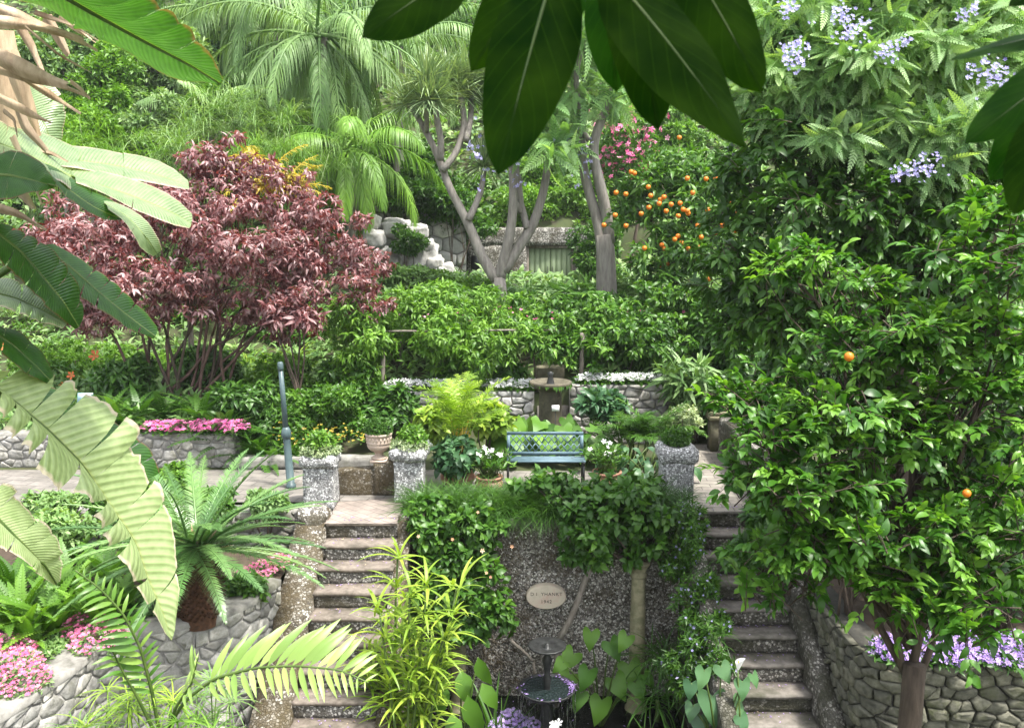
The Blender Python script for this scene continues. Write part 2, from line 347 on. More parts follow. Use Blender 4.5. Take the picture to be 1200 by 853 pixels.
INK = simple_mat('engraved_ink', (.05, .045, .04), (.09, .08, .07), 8, .9, 0)
GROUND = simple_mat('earth_green', (.03, .045, .015), (.07, .085, .03), 1.5, .95, .5, stain=(.05, .04, .025), stpos=(.5, .65))
PAVE_L = paving_mat('paving_pink', (.22, .185, .165), (.28, .24, .215), (.13, .115, .10), rot=.75, scale=3.4)
PAVE_R = paving_mat('paving_grey', (.22, .2, .18), (.28, .26, .23), (.10, .09, .08), rot=0.05, scale=3.0)
PATH = paving_mat('path_stone', (.155, .145, .13), (.215, .2, .185), (.09, .085, .078), rot=.2, scale=2.2)

# ---------------------------------------------------------------- leaf templates
def T_diamond(w=.42, fold=.10, curl=-.08):
    return (np.array([[0, 0, 0], [.45, -w / 2, fold], [1, 0, curl], [.45, w / 2, fold]], float), np.array([[0, 1, 2], [0, 2, 3]]))
def T_oval(w=.4, n=5, fold=.12, droop=.18, point=1.0):
    u = np.linspace(0, 1, n); prof = np.sin(math.pi * u ** .8) ** .8
    V, F = [], []
    for i in range(n):
        h = prof[i] * w / 2
        z = .10 * math.sin(math.pi * u[i]) - droop * u[i] ** 2
        V += [[u[i], -h, z + fold * h * 2], [u[i], 0, z], [u[i], h, z + fold * h * 2]]
    for i in range(n - 1):
        a = i * 3; b = a + 3
        F += [[a, a + 1, b + 1, b], [a + 1, a + 2, b + 2, b + 1]]
    return (np.array(V, float), np.array(F))
def T_strap(w=.07, n=7, droop=.5, fold=.3, base=.6):
    u = np.linspace(0, 1, n); V, F = [], []
    ang = np.cumsum(np.concatenate([[0], np.full(n - 1, droop * 2.6 / (n - 1))])) ; x = np.cumsum(np.cos(ang)) ; x = (x - x[0]) / (n - 1); z = -np.cumsum(np.sin(ang)); z = (z - z[0]) / (n - 1)
    for i in range(n):
        h = w / 2 * (base + (1 - base) * min(1, u[i] * 3)) * (1 - u[i] ** 3) + .002
        V += [[x[i], -h, z[i] + fold * h], [x[i], 0, z[i]], [x[i], h, z[i] + fold * h]]
    for i in range(n - 1):
        a = i * 3; b = a + 3
        F += [[a, a + 1, b + 1, b], [a + 1, a + 2, b + 2, b + 1]]
    return (np.array(V, float), np.array(F))
def T_flower(k=5, cup=.25):
    V, F = [[0, 0, 0]], []
    for i in range(k):
        a = i * 2 * math.pi / k
        for da, r, z in ((-.42, .4, cup * .7), (0, .55, cup), (.42, .4, cup * .7)):
            V.append([r * math.cos(a + da), r * math.sin(a + da), z])
        b = 1 + 3 * i; F += [[0, b, b + 1], [0, b + 1, b + 2]]
    return (np.array(V, float), np.array(F))
def T_heart(fold=.10):
    half = [(-.18, .20), (-.22, .34), (-.05, .46), (.18, .44), (.45, .33), (.75, .16)]
    V = [[0, 0, 0], [.35, 0, .02], [.7, 0, -.04], [1, 0, -.2]]
    for s in (-1, 1): V += [[x, s * y, fold * y * 1.6 - .18 * max(0, x) ** 2 - (.12 if y > .4 else 0)] for x, y in half]
    F = []
    for s in (0, 1):
        h = [4 + 6 * s + i for i in range(6)]
        q = [[0, h[1], h[0]], [0, h[2], h[1]], [0, h[3], h[2]], [0, 1, h[3]], [1, h[4], h[3]], [1, 2, h[4]], [2, h[5], h[4]], [2, 3, h[5]]]
        F += q if s else [x[::-1] for x in q]
    return (np.array(V, float), np.array(F))
def T_frond(n=22, lw=.05, ll=.28, arch=.5, hang=.6, ang=65, rise=0.0, taper=.25, start=.12, seg=2, vee=.2):
    """pinnate frond of unit length along x, arching down; leaflets both sides"""
    u = np.linspace(0, 1, 14); a = rise - arch * 2.2 * u
    x = np.concatenate([[0], np.cumsum(np.cos(a[1:]) / 13)]); z = np.concatenate([[0], np.cumsum(np.sin(a[1:]) / 13)])
    V, F = [], []
    r = .012
    for i in range(14):
        rr = r * (1 - .8 * u[i]); V += [[x[i], -rr, z[i]], [x[i], rr, z[i]]]
    for i in range(13):
        q = 2 * i; F.append([q, q + 1, q + 3]); F.append([q, q + 3, q + 2])
    for k in range(n):
        t = start + (1 - start) * (k + .5) / n; cx, cz = np.interp(t, u, x), np.interp(t, u, z); aa = rise - arch * 2.2 * t
        L = ll * math.sin(math.pi * min(1, .18 + .82 * (t - start) / (1 - start)) ** .9) ** .6 * (1 - taper * t)
        if L < .02: L = .02
        sp = R(ang) * (1 - .45 * t)
        for s in (-1, 1):
            d = np.array([math.cos(sp) * math.cos(aa), s * math.sin(sp), math.cos(sp) * math.sin(aa) + vee])
            d /= np.linalg.norm(d); w = np.array([math.cos(aa), 0, math.sin(aa)]) * lw / 2
            b = np.array([cx, 0, cz]); p = b + d * L * .5 + np.array([0, 0, -hang * L * .12]); q2 = b + d * L * .9 + np.array([0, 0, -hang * L * .55])
            j = len(V); V += [list(b - w * .5), list(b + w * .5), list(p - w), list(p + w), list(q2)]
            F += [[j, j + 1, j + 3], [j, j + 3, j + 2], [j + 2, j + 3, j + 4]]
    return (np.array(V, float), np.array(F))

TD = T_diamond(); TDN = T_diamond(.3, .06); TO = T_oval(); TOW = T_oval(.55, 5, .1, .22); TON = T_oval(.28, 5, .15, .3)
TS = T_strap(); TFL = T_flower(); TH = T_heart(); TFERN = T_frond(12, .09, .16, .35, .3, 75, 0, .5, .1)
TJAC = T_frond(11, .075, .22, .22, .25, 62, .1, .35, .1)

# ---------------------------------------------------------------- foliage
def sph(n):
    v = rng.normal(size=(n, 3)); return nrm(v)
def subblobs(blobs, m, fr=.36, jit=.25, flat=.8, core=.72, out_=(.55, .98)):
    out = []
    for b in blobs:
        c, r = np.array(b[:3]), np.array(b[3:6]); out.append((*(c), *(r * core)))
        k = max(3, int(m * (r.prod() ** (1 / 3)) ** 0))
        for d in sph(k):
            s = fr * (1 + rng.uniform(-jit, jit) * 1.6); p = c + d * r * rng.uniform(*out_)
            out.append((*p, r[0] * s, r[1] * s, r[2] * s * flat))
    return out
def blob_pts(blobs, n, shell=.5, back=.45, low=1.0):
    B = np.array([b[:6] for b in blobs]); area = (B[:, 3] * B[:, 4] + B[:, 4] * B[:, 5] + B[:, 3] * B[:, 5]); w = area / area.sum()
    i = rng.choice(len(B), n, p=w); d = sph(n); r = 1 - (1 - shell) * rng.random(n) ** 1.6
    P = B[i, :3] + d * B[i, 3:6] * r[:, None]; O = nrm(d / B[i, 3:6])
    keep = np.ones(n, bool)
    keep &= ~((O[:, 1] > .35) & (rng.random(n) > back)); keep &= ~((O[:, 2] < -.4) & (rng.random(n) > low))
    for b in B:
        q = ((P - b[:3]) / b[3:6]); keep &= ~(((q * q).sum(1) < .32) & (rng.random(n) < .85))
    return P[keep], O[keep]
def leaves(mb, P, O, k, tmpl, L, spread=70, droop=.35, up=.5, mat=0, tone=(.5, .2), wid=1.0, back=.5, lift=0.0, tipgrad=0.0):
    """k leaves round each shoot tip"""
    n = len(P)
    if n == 0: return
    Pn = np.repeat(P, k, 0); On = np.repeat(O, k, 0)
    ref = nrm(np.cross(On, np.repeat(sph(n), k, 0))); bi = np.cross(On, ref)
    az = np.tile(np.arange(k) * 2.39996, n) + np.repeat(rng.random(n) * 6.28, k); s = R(spread) * rng.uniform(.35, 1.15, n * k)
    A = np.cos(s)[:, None] * On + np.sin(s)[:, None] * (np.cos(az)[:, None] * ref + np.sin(az)[:, None] * bi)
    A[:, 2] += lift - droop * rng.random(n * k); A = nrm(A)
    N = On * .5 + np.array([0, 0, up]) + rng.normal(size=(n * k, 3)) * .3
    sc = L * rng.uniform(.5, 1.25, n * k)
    Pn = Pn - On * (rng.random(n * k) * back * L)[:, None]
    tn = np.clip(np.repeat(rng.normal(tone[0], tone[1], n), k) + rng.normal(0, tone[1] * .5, n * k), 0, 1)
    mb.inst(tmpl, Pn, A, N, np.stack([sc, sc * wid, sc], 1), tn, mat)
def flowers(mb, P, O, size, tmpl=None, mat=0, tone=(.5, .25)):
    n = len(P)
    if n == 0: return
    N = nrm(O + rng.normal(size=(n, 3)) * .35 + np.array([0, -.2, .3])); A = np.cross(N, sph(n))
    s = size * rng.uniform(.7, 1.25, n)
    mb.inst(tmpl or TFL, P, A, N, s, np.clip(rng.normal(tone[0], tone[1], n), 0, 1), mat)
def limb(mb, a, b, r0, r1, n=6, wob=.06, sag=0.0, mat=0, k=6):
    a, b = np.asarray(a, float), np.asarray(b, float); t = np.linspace(0, 1, n)[:, None]; L = np.linalg.norm(b - a)
    P = a + (b - a) * t + np.sin(t * math.pi) * rng.normal(size=3) * wob * L + rng.normal(size=(n, 3)) * wob * .25 * L * np.sin(t * math.pi)
    P[:, 2] += (np.sin(t[:, 0] * math.pi) * sag * L)
    mb.tube(P, np.linspace(r0, r1, n), k, mat, rng.uniform(.3, .7)); return P
def bl(px, py, Y, rpx, rpy=None, ry=None):
    """an ellipsoid of foliage: sighted centre and half sizes in photograph pixels, turned into metres at its distance"""
    p = pt(px, py, Y); m = m_per_px(Y, py); rx = rpx * m; rz = (rpy or rpx) * m
    return (*p, rx, ry if ry is not None else rx * .8, rz)
def tree(name, label, cat, base, tr, blobs, mat, tmpl, L, n, k=6, group=None, bark=None, fork=.45, ragged=False, sub=10, fr=.36, spread=70, droop=.35, up=.5, tone=(.45, .2), wid=1.0, extra=None, trunk=True, shell=.5, nlimb=None, trunk_name='trunk', back=.45):
    t = thing(name, label, cat, base, group); base = np.asarray(base, float)
    if trunk:
        tm = MB(); c = np.mean([b[:3] for b in blobs], 0); f = base + (c - base) * fork; f[:2] = base[:2] + (c - base)[:2] * fork * .6
        limb(tm, base - [0, 0, .1], f, tr, tr * .75, 7, .03, k=8)
        for b in blobs[:nlimb]: 
            P = limb(tm, f, np.array(b[:3]) + [0, 0, .1 * b[5]], tr * .6, tr * .16, 7, .08)
            for d in sph(4): limb(tm, P[4], np.array(b[:3]) + d * np.array(b[3:6]) * .75, tr * .22, tr * .06, 4, .08, k=4)
        tm.build(trunk_name, bark or BARK_BROWN, t, smooth=True)
    sb = subblobs(blobs, sub, fr, *((.45, .7, .6, (.55, 1.25)) if ragged else ())) if sub else blobs
    mb = MB(); P, O = blob_pts(sb, n, shell, back); leaves(mb, P, O, k, tmpl, L, spread, droop, up, 0, tone, wid)
    mb.build('crown', mat, t)
    if extra: extra(t, sb)
    return t
def shrub(name, label, cat, blobs, mat, tmpl, L, n, k=6, base=None, group=None, sub=8, fr=.4, spread=75, droop=.3, up=.6, tone=(.5, .2), wid=1.0, stems=4, shell=.5, extra=None, stem_mat=None, back=.45):
    c = np.mean([b[:3] for b in blobs], 0)
    base = np.array(base, float) if base is not None else np.array([c[0], c[1], min(b[2] - b[5] for b in blobs)])
    t = thing(name, label, cat, base, group)
    sb = subblobs(blobs, sub, fr) if sub else blobs
    mb = MB(); P, O = blob_pts(sb, n, shell, back); leaves(mb, P, O, k, tmpl, L, spread, droop, up, 0, tone, wid)
    mb.build('foliage', mat, t)
    if stems:
        sm = MB()
        for b in blobs:
            for i in range(stems):
                limb(sm, base + rng.normal(size=3) * [.05, .05, 0], np.array(b[:3]) + sph(1)[0] * np.array(b[3:6]) * .7, .018, .006, 5, .06, k=5)
        sm.build('stem', stem_mat or BARK_BROWN, t)
    if extra: extra(t, sb)
    return t
def tuft(mb, c, n, L, tmpl, pitch=(20, 75), mat=0, tone=(.5, .2), wid=1.0, facing=None, jit=.04):
    az = np.arange(n) * 2.39996 + rng.random() * 6; el = R(1) * rng.uniform(pitch[0], pitch[1], n)
    A = np.stack([np.cos(az) * np.cos(el), np.sin(az) * np.cos(el), np.sin(el)], 1)
    P = np.asarray(c) + rng.normal(size=(n, 3)) * [jit, jit, jit * .2]; N = np.stack([-np.cos(az) * np.sin(el), -np.sin(az) * np.sin(el), np.cos(el)], 1) + rng.normal(size=(n, 3)) * .12
    s = L * rng.uniform(.7, 1.15, n); mb.inst(tmpl, P, A, N, np.stack([s, s * wid, s], 1), np.clip(rng.normal(tone[0], tone[1], n), 0, 1), mat)

def fronds(mb, c, n, L, ll, lw, k=50, el=(-20, 78), arch=60.0, g=.5, plum=.5, start=.12, tone=(.5, .2), jit=.05, az0=None, rise=1.0, seg=4, fwd=.55, azs=None, mat=0, rach=.012):
    """pinnate palm fronds built in world space: each leaflet leaves the arching midrib and hangs under its own weight"""
    for q in range(n):
        az = (q * 2.39996 + rng.normal() * .15) if azs is None else azs[q]; f = (q + .5) / n; e0 = R(el[0] + (el[1] - el[0]) * (1 - f ** .8) + rng.normal() * 4)
        Lq = L * rng.uniform(.82, 1.1); m = 16; t = np.linspace(0, 1, m); e = e0 - R(arch) * t ** 1.25 * rng.uniform(.8, 1.2); ds = Lq / (m - 1)
        h = np.concatenate([[0], np.cumsum(np.cos(e[1:]) * ds)]); z = np.concatenate([[0], np.cumsum(np.sin(e[1:]) * ds)]); dx, dy = math.cos(az), math.sin(az); b = np.asarray(c) + rng.normal(size=3) * [jit, jit, jit * .5]
        Q = b + np.stack([h * dx, h * dy, z], 1); T = np.stack([np.cos(e) * dx, np.cos(e) * dy, np.sin(e)], 1); S = np.array([-dy, dx, 0]); tq = float(np.clip(rng.normal(*tone), 0, 1))
        mb.tube(Q, np.linspace(rach, rach * .3, m) * L, 4, mat, tq, cap=False)
        u = start + (1 - start) * (np.arange(k) + .5) / k; env = np.sin(math.pi * np.clip(.16 + .84 * (u - start) / (1 - start), 0, 1) ** .9) ** .55
        for s in (-1, 1):
            uu = np.clip(u + rng.normal(size=k) * .004, 0, 1); P = np.stack([np.interp(uu, t, Q[:, a]) for a in range(3)], 1); TT = nrm(np.stack([np.interp(uu, t, T[:, a]) for a in range(3)], 1)); UP = np.cross(TT, S); UP = UP * np.where(UP[:, 2:] < 0, -1, 1)
            D = nrm(s * S + TT * fwd * (1 + uu[:, None]) + UP * (rise * .35 + rng.normal(size=k) * plum)[:, None]); lng = ll * env * rng.uniform(.8, 1.12, k); W = np.cross(D, UP); W = nrm(TT - (TT * D).sum(1, keepdims=True) * D)
            rows, p, d = [], P, D
            for a in range(seg + 1):
                w = lw * (.6, 1, .85, .5, .06, .03)[min(a, 5)] if seg > 3 else lw * (.7, 1, .05)[min(a, 2)]
                rows += [p - W * w / 2, p + W * w / 2]; d = nrm(d + np.array([0, 0, -g / seg * 1.6])); p = p + d * (lng / seg)[:, None]
            V = np.stack(rows, 1).reshape(-1, 3); kk = 2 * (seg + 1); o = (np.arange(k) * kk)[:, None, None]; F = np.array([[2 * a, 2 * a + 1, 2 * a + 3, 2 * a + 2] for a in range(seg)])
            mb.add(V, (F[None] + o).reshape(-1, 4), mat, np.clip(tq + np.repeat(rng.normal(size=k) * .08, kk), 0, 1))
TS5 = T_strap(.05, 5, .6)

def sprays(mb, wood, P, O, twig, nleaf, L, tmpl=None, sag=.5, tone=(.45, .22), flat=.75, wid=1.0, droop=.35, mat=0):
    """leafy shoots: leaves set alternately along thin arching twigs that reach out from the crown, in layers"""
    tmpl = tmpl or TO
    for p, o in zip(P, O):
        d = nrm(o * [1, 1, flat * .5] + rng.normal(size=3) * .35 + [0, 0, .12]); tl = twig * rng.uniform(.6, 1.3); u = np.linspace(0, 1, 6)[:, None]
        Q = p + d * tl * (u - .5) + np.array([0, 0, -sag * tl]) * (u ** 2 - .25) ; wood.tube(Q, np.linspace(.006, .002, 6), 4, 0, .5, cap=False)
        n = max(5, int(nleaf * rng.uniform(.7, 1.3))); t = np.clip(rng.beta(2.2, 1.1, n), 0, 1); B = np.stack([np.interp(t, u[:, 0], Q[:, c]) for c in range(3)], 1); T = nrm(Q[-1] - Q[2]); S = nrm(np.cross(T, [0, 0, 1])); U = np.cross(S, T)
        a = np.arange(n) * 2.39996 + rng.random() * 6; r = R(1) * rng.uniform(25, 85, n) * (1.1 - .5 * t)
        A = T * np.cos(r)[:, None] + (S * np.cos(a)[:, None] * 1.2 + U * np.sin(a)[:, None] * .5) * np.sin(r)[:, None] + np.array([0, 0, -1]) * (droop * rng.random(n))[:, None]
        N = U + rng.normal(size=(n, 3)) * .3; tn = np.clip(rng.normal(tone[0], tone[1]) + (t - .6) * .5 + rng.normal(size=n) * .1, 0, 1); s_ = L * rng.uniform(.45, 1.2, n) * (1.05 - .3 * t)
        mb.inst(tmpl, B, A, N, np.stack([s_, s_ * wid, s_], 1), tn, mat)

T_PEB = (np.array([[-1, 0, 0], [0, -1, 0], [1, 0, 0], [0, 1, 0], [-.5, -.5, .5], [.5, -.5, .5], [.5, .5, .5], [-.5, .5, .5]], float) * [1, 1, 1], [np.array([[0, 1, 4], [1, 5, 4], [1, 2, 5], [2, 6, 5], [2, 3, 6], [3, 7, 6], [3, 0, 7], [0, 4, 7]]), np.array([[4, 5, 6, 7]])])
def pebble_stone(name, stops):
    m, nt, out = new_mat(name); at = node(nt, 'ShaderNodeAttribute', attribute_name='tone'); rp = ramp(nt, stops); nt.links.new(at.outputs['Fac'], rp.inputs[0])
    n2 = node(nt, 'ShaderNodeTexNoise', i_Scale=1.5, i_Detail=6.0, i_Roughness=.7); nt.links.new(wcoords(nt), n2.inputs[0]); mr = node(nt, 'ShaderNodeMapRange'); nt.links.new(n2.outputs[0], mr.inputs[0]); mr.inputs[1].default_value = .46; mr.inputs[2].default_value = .62; mr.inputs[4].default_value = .85
    b = node(nt, 'ShaderNodeBsdfPrincipled', i_Roughness=.65); nt.links.new(mixc(nt, mr.outputs[0], rp.outputs[0], (.065, .046, .02)), b.inputs['Base Color']); nt.links.new(b.outputs[0], out.inputs[0]); return m
PEBS = pebble_stone('pebble_stone', [(0, (.05, .044, .034)), (.35, (.19, .17, .14)), (.6, (.35, .325, .285)), (.8, (.56, .53, .48)), (1, (.72, .69, .63))])
def pebbles(mb, P, N, size):
    n = len(P); A = np.cross(N, sph(n)); s_ = size * rng.uniform(.5, 1.25, n); mb.inst(T_PEB, P - N * (s_ * .12)[:, None], A, N + rng.normal(size=(n, 3)) * .15, np.stack([s_, s_ * rng.uniform(.55, .95, n), s_ * .8], 1), np.clip(rng.beta(1.1, 1.4, n), 0, 1))

# ================================================================ the lie of the land
def sstep(a, b, x):
    t = np.clip((x - a) / (b - a), 0, 1); return t * t * (3 - 2 * t)
def hill(x, y):
    x, y = np.asarray(x, float), np.asarray(y, float)
    left = np.interp(y, [12.4, 14.95, 15.05, 16, 19, 22, 25, 28, 45, 75, 200], [0, 0, .5, .62, 1.0, 2.2, 3.6, 5.2, 16.5, 38, 70])
    mid = np.interp(y, [12.4, 16.75, 16.95, 18.5, 20.3, 25.8, 28.4, 28.6, 45, 75, 200], [0, 0, .9, 1.0, 2.0, 2.3, 2.4, 3.9, 15.5, 38, 70])
    right = np.interp(y, [12.4, 14, 17, 20, 26, 30, 45, 75, 200], [0, .05, .5, 1.2, 2.4, 5, 15.5, 38, 70])
    wl = 1 - sstep(-4.9, -2.9, x); wr = sstep(3.4, 5.5, x)
    gap = sstep(-5.2, -4.6, x) * (1 - sstep(-3.2, -2.6, x)) * (1 - sstep(15.2, 16.6, y)) * .4
    h = mid * (1 - wl) * (1 - wr) + left * wl + right * wr - gap
    return np.where(y < 12.58, -2.75, h) + np.where(y > 18, np.sin(x * .7 + y * .4) * .12 + np.sin(y * 1.1 - x * .35) * .1, 0)
def gz(x, y): return float(hill(x, y))
xs = np.unique(np.concatenate([np.linspace(-160, -14, 20), np.linspace(-14, 14, 86), np.linspace(14, 160, 20)]))
ys = np.unique(np.concatenate([np.linspace(-60, 12, 14), [12.579, 12.582, 12.7], np.linspace(13, 31, 74), [14.95, 15.05, 16.75, 16.95, 28.4, 28.6], np.linspace(32, 80, 26), np.linspace(85, 200, 10)]))
X, Y = np.meshgrid(xs, ys); Z = hill(X, Y); nx, ny = len(xs), len(ys)
i, j = np.meshgrid(np.arange(ny - 1), np.arange(nx - 1), indexing='ij'); i, j = i.ravel(), j.ravel()
g = MB(); g.add(np.stack([X, Y, Z], -1).reshape(-1, 3), np.stack([i * nx + j, i * nx + j + 1, (i + 1) * nx + j + 1, (i + 1) * nx + j], 1))
tag(g.build('ground', GROUND), kind='structure')

def poly_sheet(name, pts, z, mat, kind='structure'):
    m = MB(); P = [(x, y, z) for x, y in pts]; m.add(P, [list(range(len(P)))] if len(P) > 4 else [list(range(len(P)))]); return tag(m.build(name, mat), kind=kind)
poly_sheet('path', [(-12, 12.95), (-2.62, 12.95), (-1.2, 13.3), (-1.2, 14.75), (-12, 14.75)], .012, PATH)
m = MB(); m.add([(-2.56, 11.98, .008), (-1.58, 11.98, .008), (-1.58, 13.29, .008), (-2.56, 13.29, .008)], [[0, 1, 2, 3]]); m.add([(-1.2, 13.25, .008), (2.5, 13.25, .008), (2.5, 14.7, .008), (-1.2, 14.7, .008)], [[0, 1, 2, 3]], 1)
m.add([(2.62, 12.5, .008), (3.75, 12.5, .008), (3.75, 16.4, .05), (2.62, 16.4, .05)], [[0, 1, 2, 3]], 2)
tag(m.build('pavement', [PAVE_L, PATH, PAVE_R]), kind='structure')

# pond: water sheet with a stone lip in front
wm, nt, out = new_mat('pond_water')
b = node(nt, 'ShaderNodeBsdfPrincipled', i_Roughness=.06); b.inputs['Base Color'].default_value = (.006, .008, .006, 1); b.inputs['IOR'].default_value = 1.33
nz = node(nt, 'ShaderNodeTexNoise', i_Scale=9.0, i_Detail=3.0); nt.links.new(coords(nt), nz.inputs[0])
bp = node(nt, 'ShaderNodeBump', i_Strength=.25, i_Distance=.03); nt.links.new(nz.outputs[0], bp.inputs['Height']); nt.links.new(bp.outputs[0], b.inputs['Normal']); nt.links.new(b.outputs[0], out.inputs[0])
poly_sheet('pond_water', [(-1.35, 8.2), (2.3, 8.2), (2.3, 12.3), (-1.35, 12.3)], -2.68, wm)
fp = MB()
n = 160; P = np.stack([rng.uniform(-1.2, 2.2, n), rng.uniform(9.6, 12.2, n), np.full(n, -2.672)], 1); a = sph(n); a[:, 2] = 0
fp.inst(TD, P, a, np.tile([0, 0, 1.0], (n, 1)), rng.uniform(.02, .05, n), rng.random(n)); tag(fp.build('fallen_petals', F_LILAC), 'fallen lilac petals floating on the dark pond', kind='stuff')

# ================================================================ masonry
T_STONE = None
def stone_template():
    q = np.linspace(-1, 1, 6); V = []
    for a in q:
        for c in q:
            k = max(abs(a), abs(c)); rr = math.hypot(a, c); f = (k / rr) if rr > 1e-6 else 1; s = (1 - .2 * (1 - f) * 2.2 * k)
            V.append([a * s, c * s, (1 - abs(a) ** 7) * (1 - abs(c) ** 7)])
    i, j = np.meshgrid(np.arange(5), np.arange(5), indexing='ij'); i, j = i.ravel(), j.ravel()
    return np.array(V), np.stack([i * 6 + j, (i + 1) * 6 + j, (i + 1) * 6 + j + 1, i * 6 + j + 1], 1)
ST_V, ST_F = stone_template()
def resample(path, step):
    P = np.asarray(path, float); d = np.concatenate([[0], np.cumsum(np.linalg.norm(np.diff(P, axis=0), axis=1))]); n = max(2, int(d[-1] / step) + 1); s = np.linspace(0, d[-1], n)
    return np.stack([np.interp(s, d, P[:, q]) for q in range(P.shape[1])], 1), s
def stone_wall(name, label, path, z0, z1, thick, mats, rows=(.12, .24), cols=(.16, .42), prot=.035, cap=None, cap_over=.02, group=None, ends=False, slope=None, gap=.018):
    """coursed rubble wall on a path; z1 may be a function of distance along it"""
    P, s = resample(path, .12); T = nrm(np.gradient(P, axis=0)); N = np.stack([T[:, 1], -T[:, 0]], 1)
    top = np.array([z1(q) if callable(z1) else z1 for q in s])
    t = thing(name, label, 'wall', (*P.mean(0), z0), group)
    core = MB(); n = len(P); B = P - N * thick
    V = np.concatenate([np.c_[P, np.full(n, z0)], np.c_[P, top], np.c_[B, top], np.c_[B, np.full(n, z0)]]); k = np.arange(n - 1); F = []
    for q in range(3): F.append(np.stack([k + q * n, k + 1 + q * n, k + 1 + (q + 1) * n, k + (q + 1) * n], 1))
    core.add(V, F + [np.array([[0, n, 2 * n, 3 * n], [n - 1, 4 * n - 1, 3 * n - 1, 2 * n - 1]])]); core.build('core', mats[0], t)
    st = MB(); L = s[-1]
    def at(u): return np.stack([np.interp(u, s, P[:, 0]), np.interp(u, s, P[:, 1])], -1), nrm(np.stack([np.interp(u, s, N[:, 0]), np.interp(u, s, N[:, 1])], -1))
    zt = top.max(); ch, cw = sum(rows) / 2, sum(cols) / 2; sx = ch / cw; sites = []; z = z0 - ch * 1.5; r_ = 0
    while z < zt + ch * 2:
        u = -cw * 1.5 + (r_ % 2) * cw * .5
        while u < L + cw * 2:
            sites.append(((u + rng.uniform(-.38, .38) * cw) * sx, z + rng.uniform(-.36, .36) * ch))
            if rng.random() < .22: sites.append(((u + rng.uniform(.2, .7) * cw) * sx, z + rng.uniform(-.5, .5) * ch))
            u += cw
        z += ch; r_ += 1
    S_ = np.array(sites)
    def clip(poly, n_, d_):
        out_ = []
        for a_, b_ in zip(poly, poly[1:] + poly[:1]):
            fa, fb = a_[0] * n_[0] + a_[1] * n_[1] - d_, b_[0] * n_[0] + b_[1] * n_[1] - d_
            if fa <= 0: out_.append(a_)
            if fa * fb < 0: k_ = fa / (fa - fb); out_.append((a_[0] + (b_[0] - a_[0]) * k_, a_[1] + (b_[1] - a_[1]) * k_))
        return out_
    for c_ in S_:
        if not (-cw * sx * .8 < c_[0] < (L + cw * .8) * sx and z0 - ch < c_[1] < zt + ch): continue
        d2 = ((S_ - c_) ** 2).sum(1); nb = np.argsort(d2)[1:15]; poly = [(c_[0] - .6, c_[1] - .6), (c_[0] + .6, c_[1] - .6), (c_[0] + .6, c_[1] + .6), (c_[0] - .6, c_[1] + .6)]
        for q in nb:
            n_ = S_[q] - c_; l_ = math.hypot(*n_); n_ = n_ / l_; poly = clip(poly, n_, n_.dot((S_[q] + c_) / 2) - gap * rng.uniform(.25, .6))
        tl_ = np.interp(c_[0] / sx, s, top)
        for n_, d_ in (((-1, 0), 0.0), ((1, 0), L * sx), ((0, -1), -z0), ((0, 1), tl_ - .008)): poly = clip(poly, n_, d_) if poly else poly
        if len(poly) < 3: continue
        q = np.array(poly); k = len(q); cc = q.mean(0); ar = abs(np.sum(q[:, 0] * np.roll(q[:, 1], -1) - q[:, 1] * np.roll(q[:, 0], -1))) / 2
        if ar < .0016: continue
        dep = .010 + prot * rng.uniform(.4, 1.5); tl = rng.normal(size=2) * .05; rings = []
        for sc_, dd in ((1.0, -.02), (.985, dep * .55), (.90, dep), (.5, dep + .004)):
            w = cc + (q - cc) * sc_ + (rng.normal(size=(k, 2)) * .004 if sc_ < .95 else 0); pp, nn = at(np.clip(w[:, 0] / sx, 0, L)); e_ = dd + (((w - cc) * tl).sum(1) + rng.normal(size=k) * .004 if dd > 0 else 0)
            rings.append(np.c_[pp + nn * np.broadcast_to(e_, (k,))[:, None], w[:, 1]])
        pp, nn = at(np.array([cc[0] / sx])); V = np.concatenate(rings + [np.c_[pp + nn * (dep + rng.normal() * .006), [cc[1]]]]); i_ = np.arange(k); F = [np.concatenate([np.stack([a_ * k + i_, a_ * k + (i_ + 1) % k, (a_ + 1) * k + (i_ + 1) % k, (a_ + 1) * k + i_], 1) for a_ in range(3)]), np.stack([3 * k + i_, 3 * k + (i_ + 1) % k, np.full(k, 4 * k)], 1)]
        st.add(V, F, 0, float(np.clip(rng.normal(.5, .24), 0, 1)))
    k = np.arange(n - 1)
    o = st.build('stone_facing', mats[1], t, smooth=False)
    if cap:
        cm = MB(); hh = cap
        O = P + N * cap_over; I = B - N * cap_over; up = top + hh * (1 + .15 * vnoise(np.c_[P, top], 3)[:, 0])
        V = np.concatenate([np.c_[O, top - .012], np.c_[O, up], np.c_[(O + I) / 2, up + hh * .25], np.c_[I, up], np.c_[I, top - .012]]); F = []
        for q in range(4): F.append(np.stack([k + q * n, k + 1 + q * n, k + 1 + (q + 1) * n, k + (q + 1) * n], 1))
        cm.add(V, F + [np.array([[0, n, 2 * n, 3 * n], [0, 3 * n, 4 * n, 0]])[:1], np.array([[n - 1, 4 * n - 1, 3 * n - 1, 2 * n - 1]])]); cm.build('coping', mats[2], t)
    return t

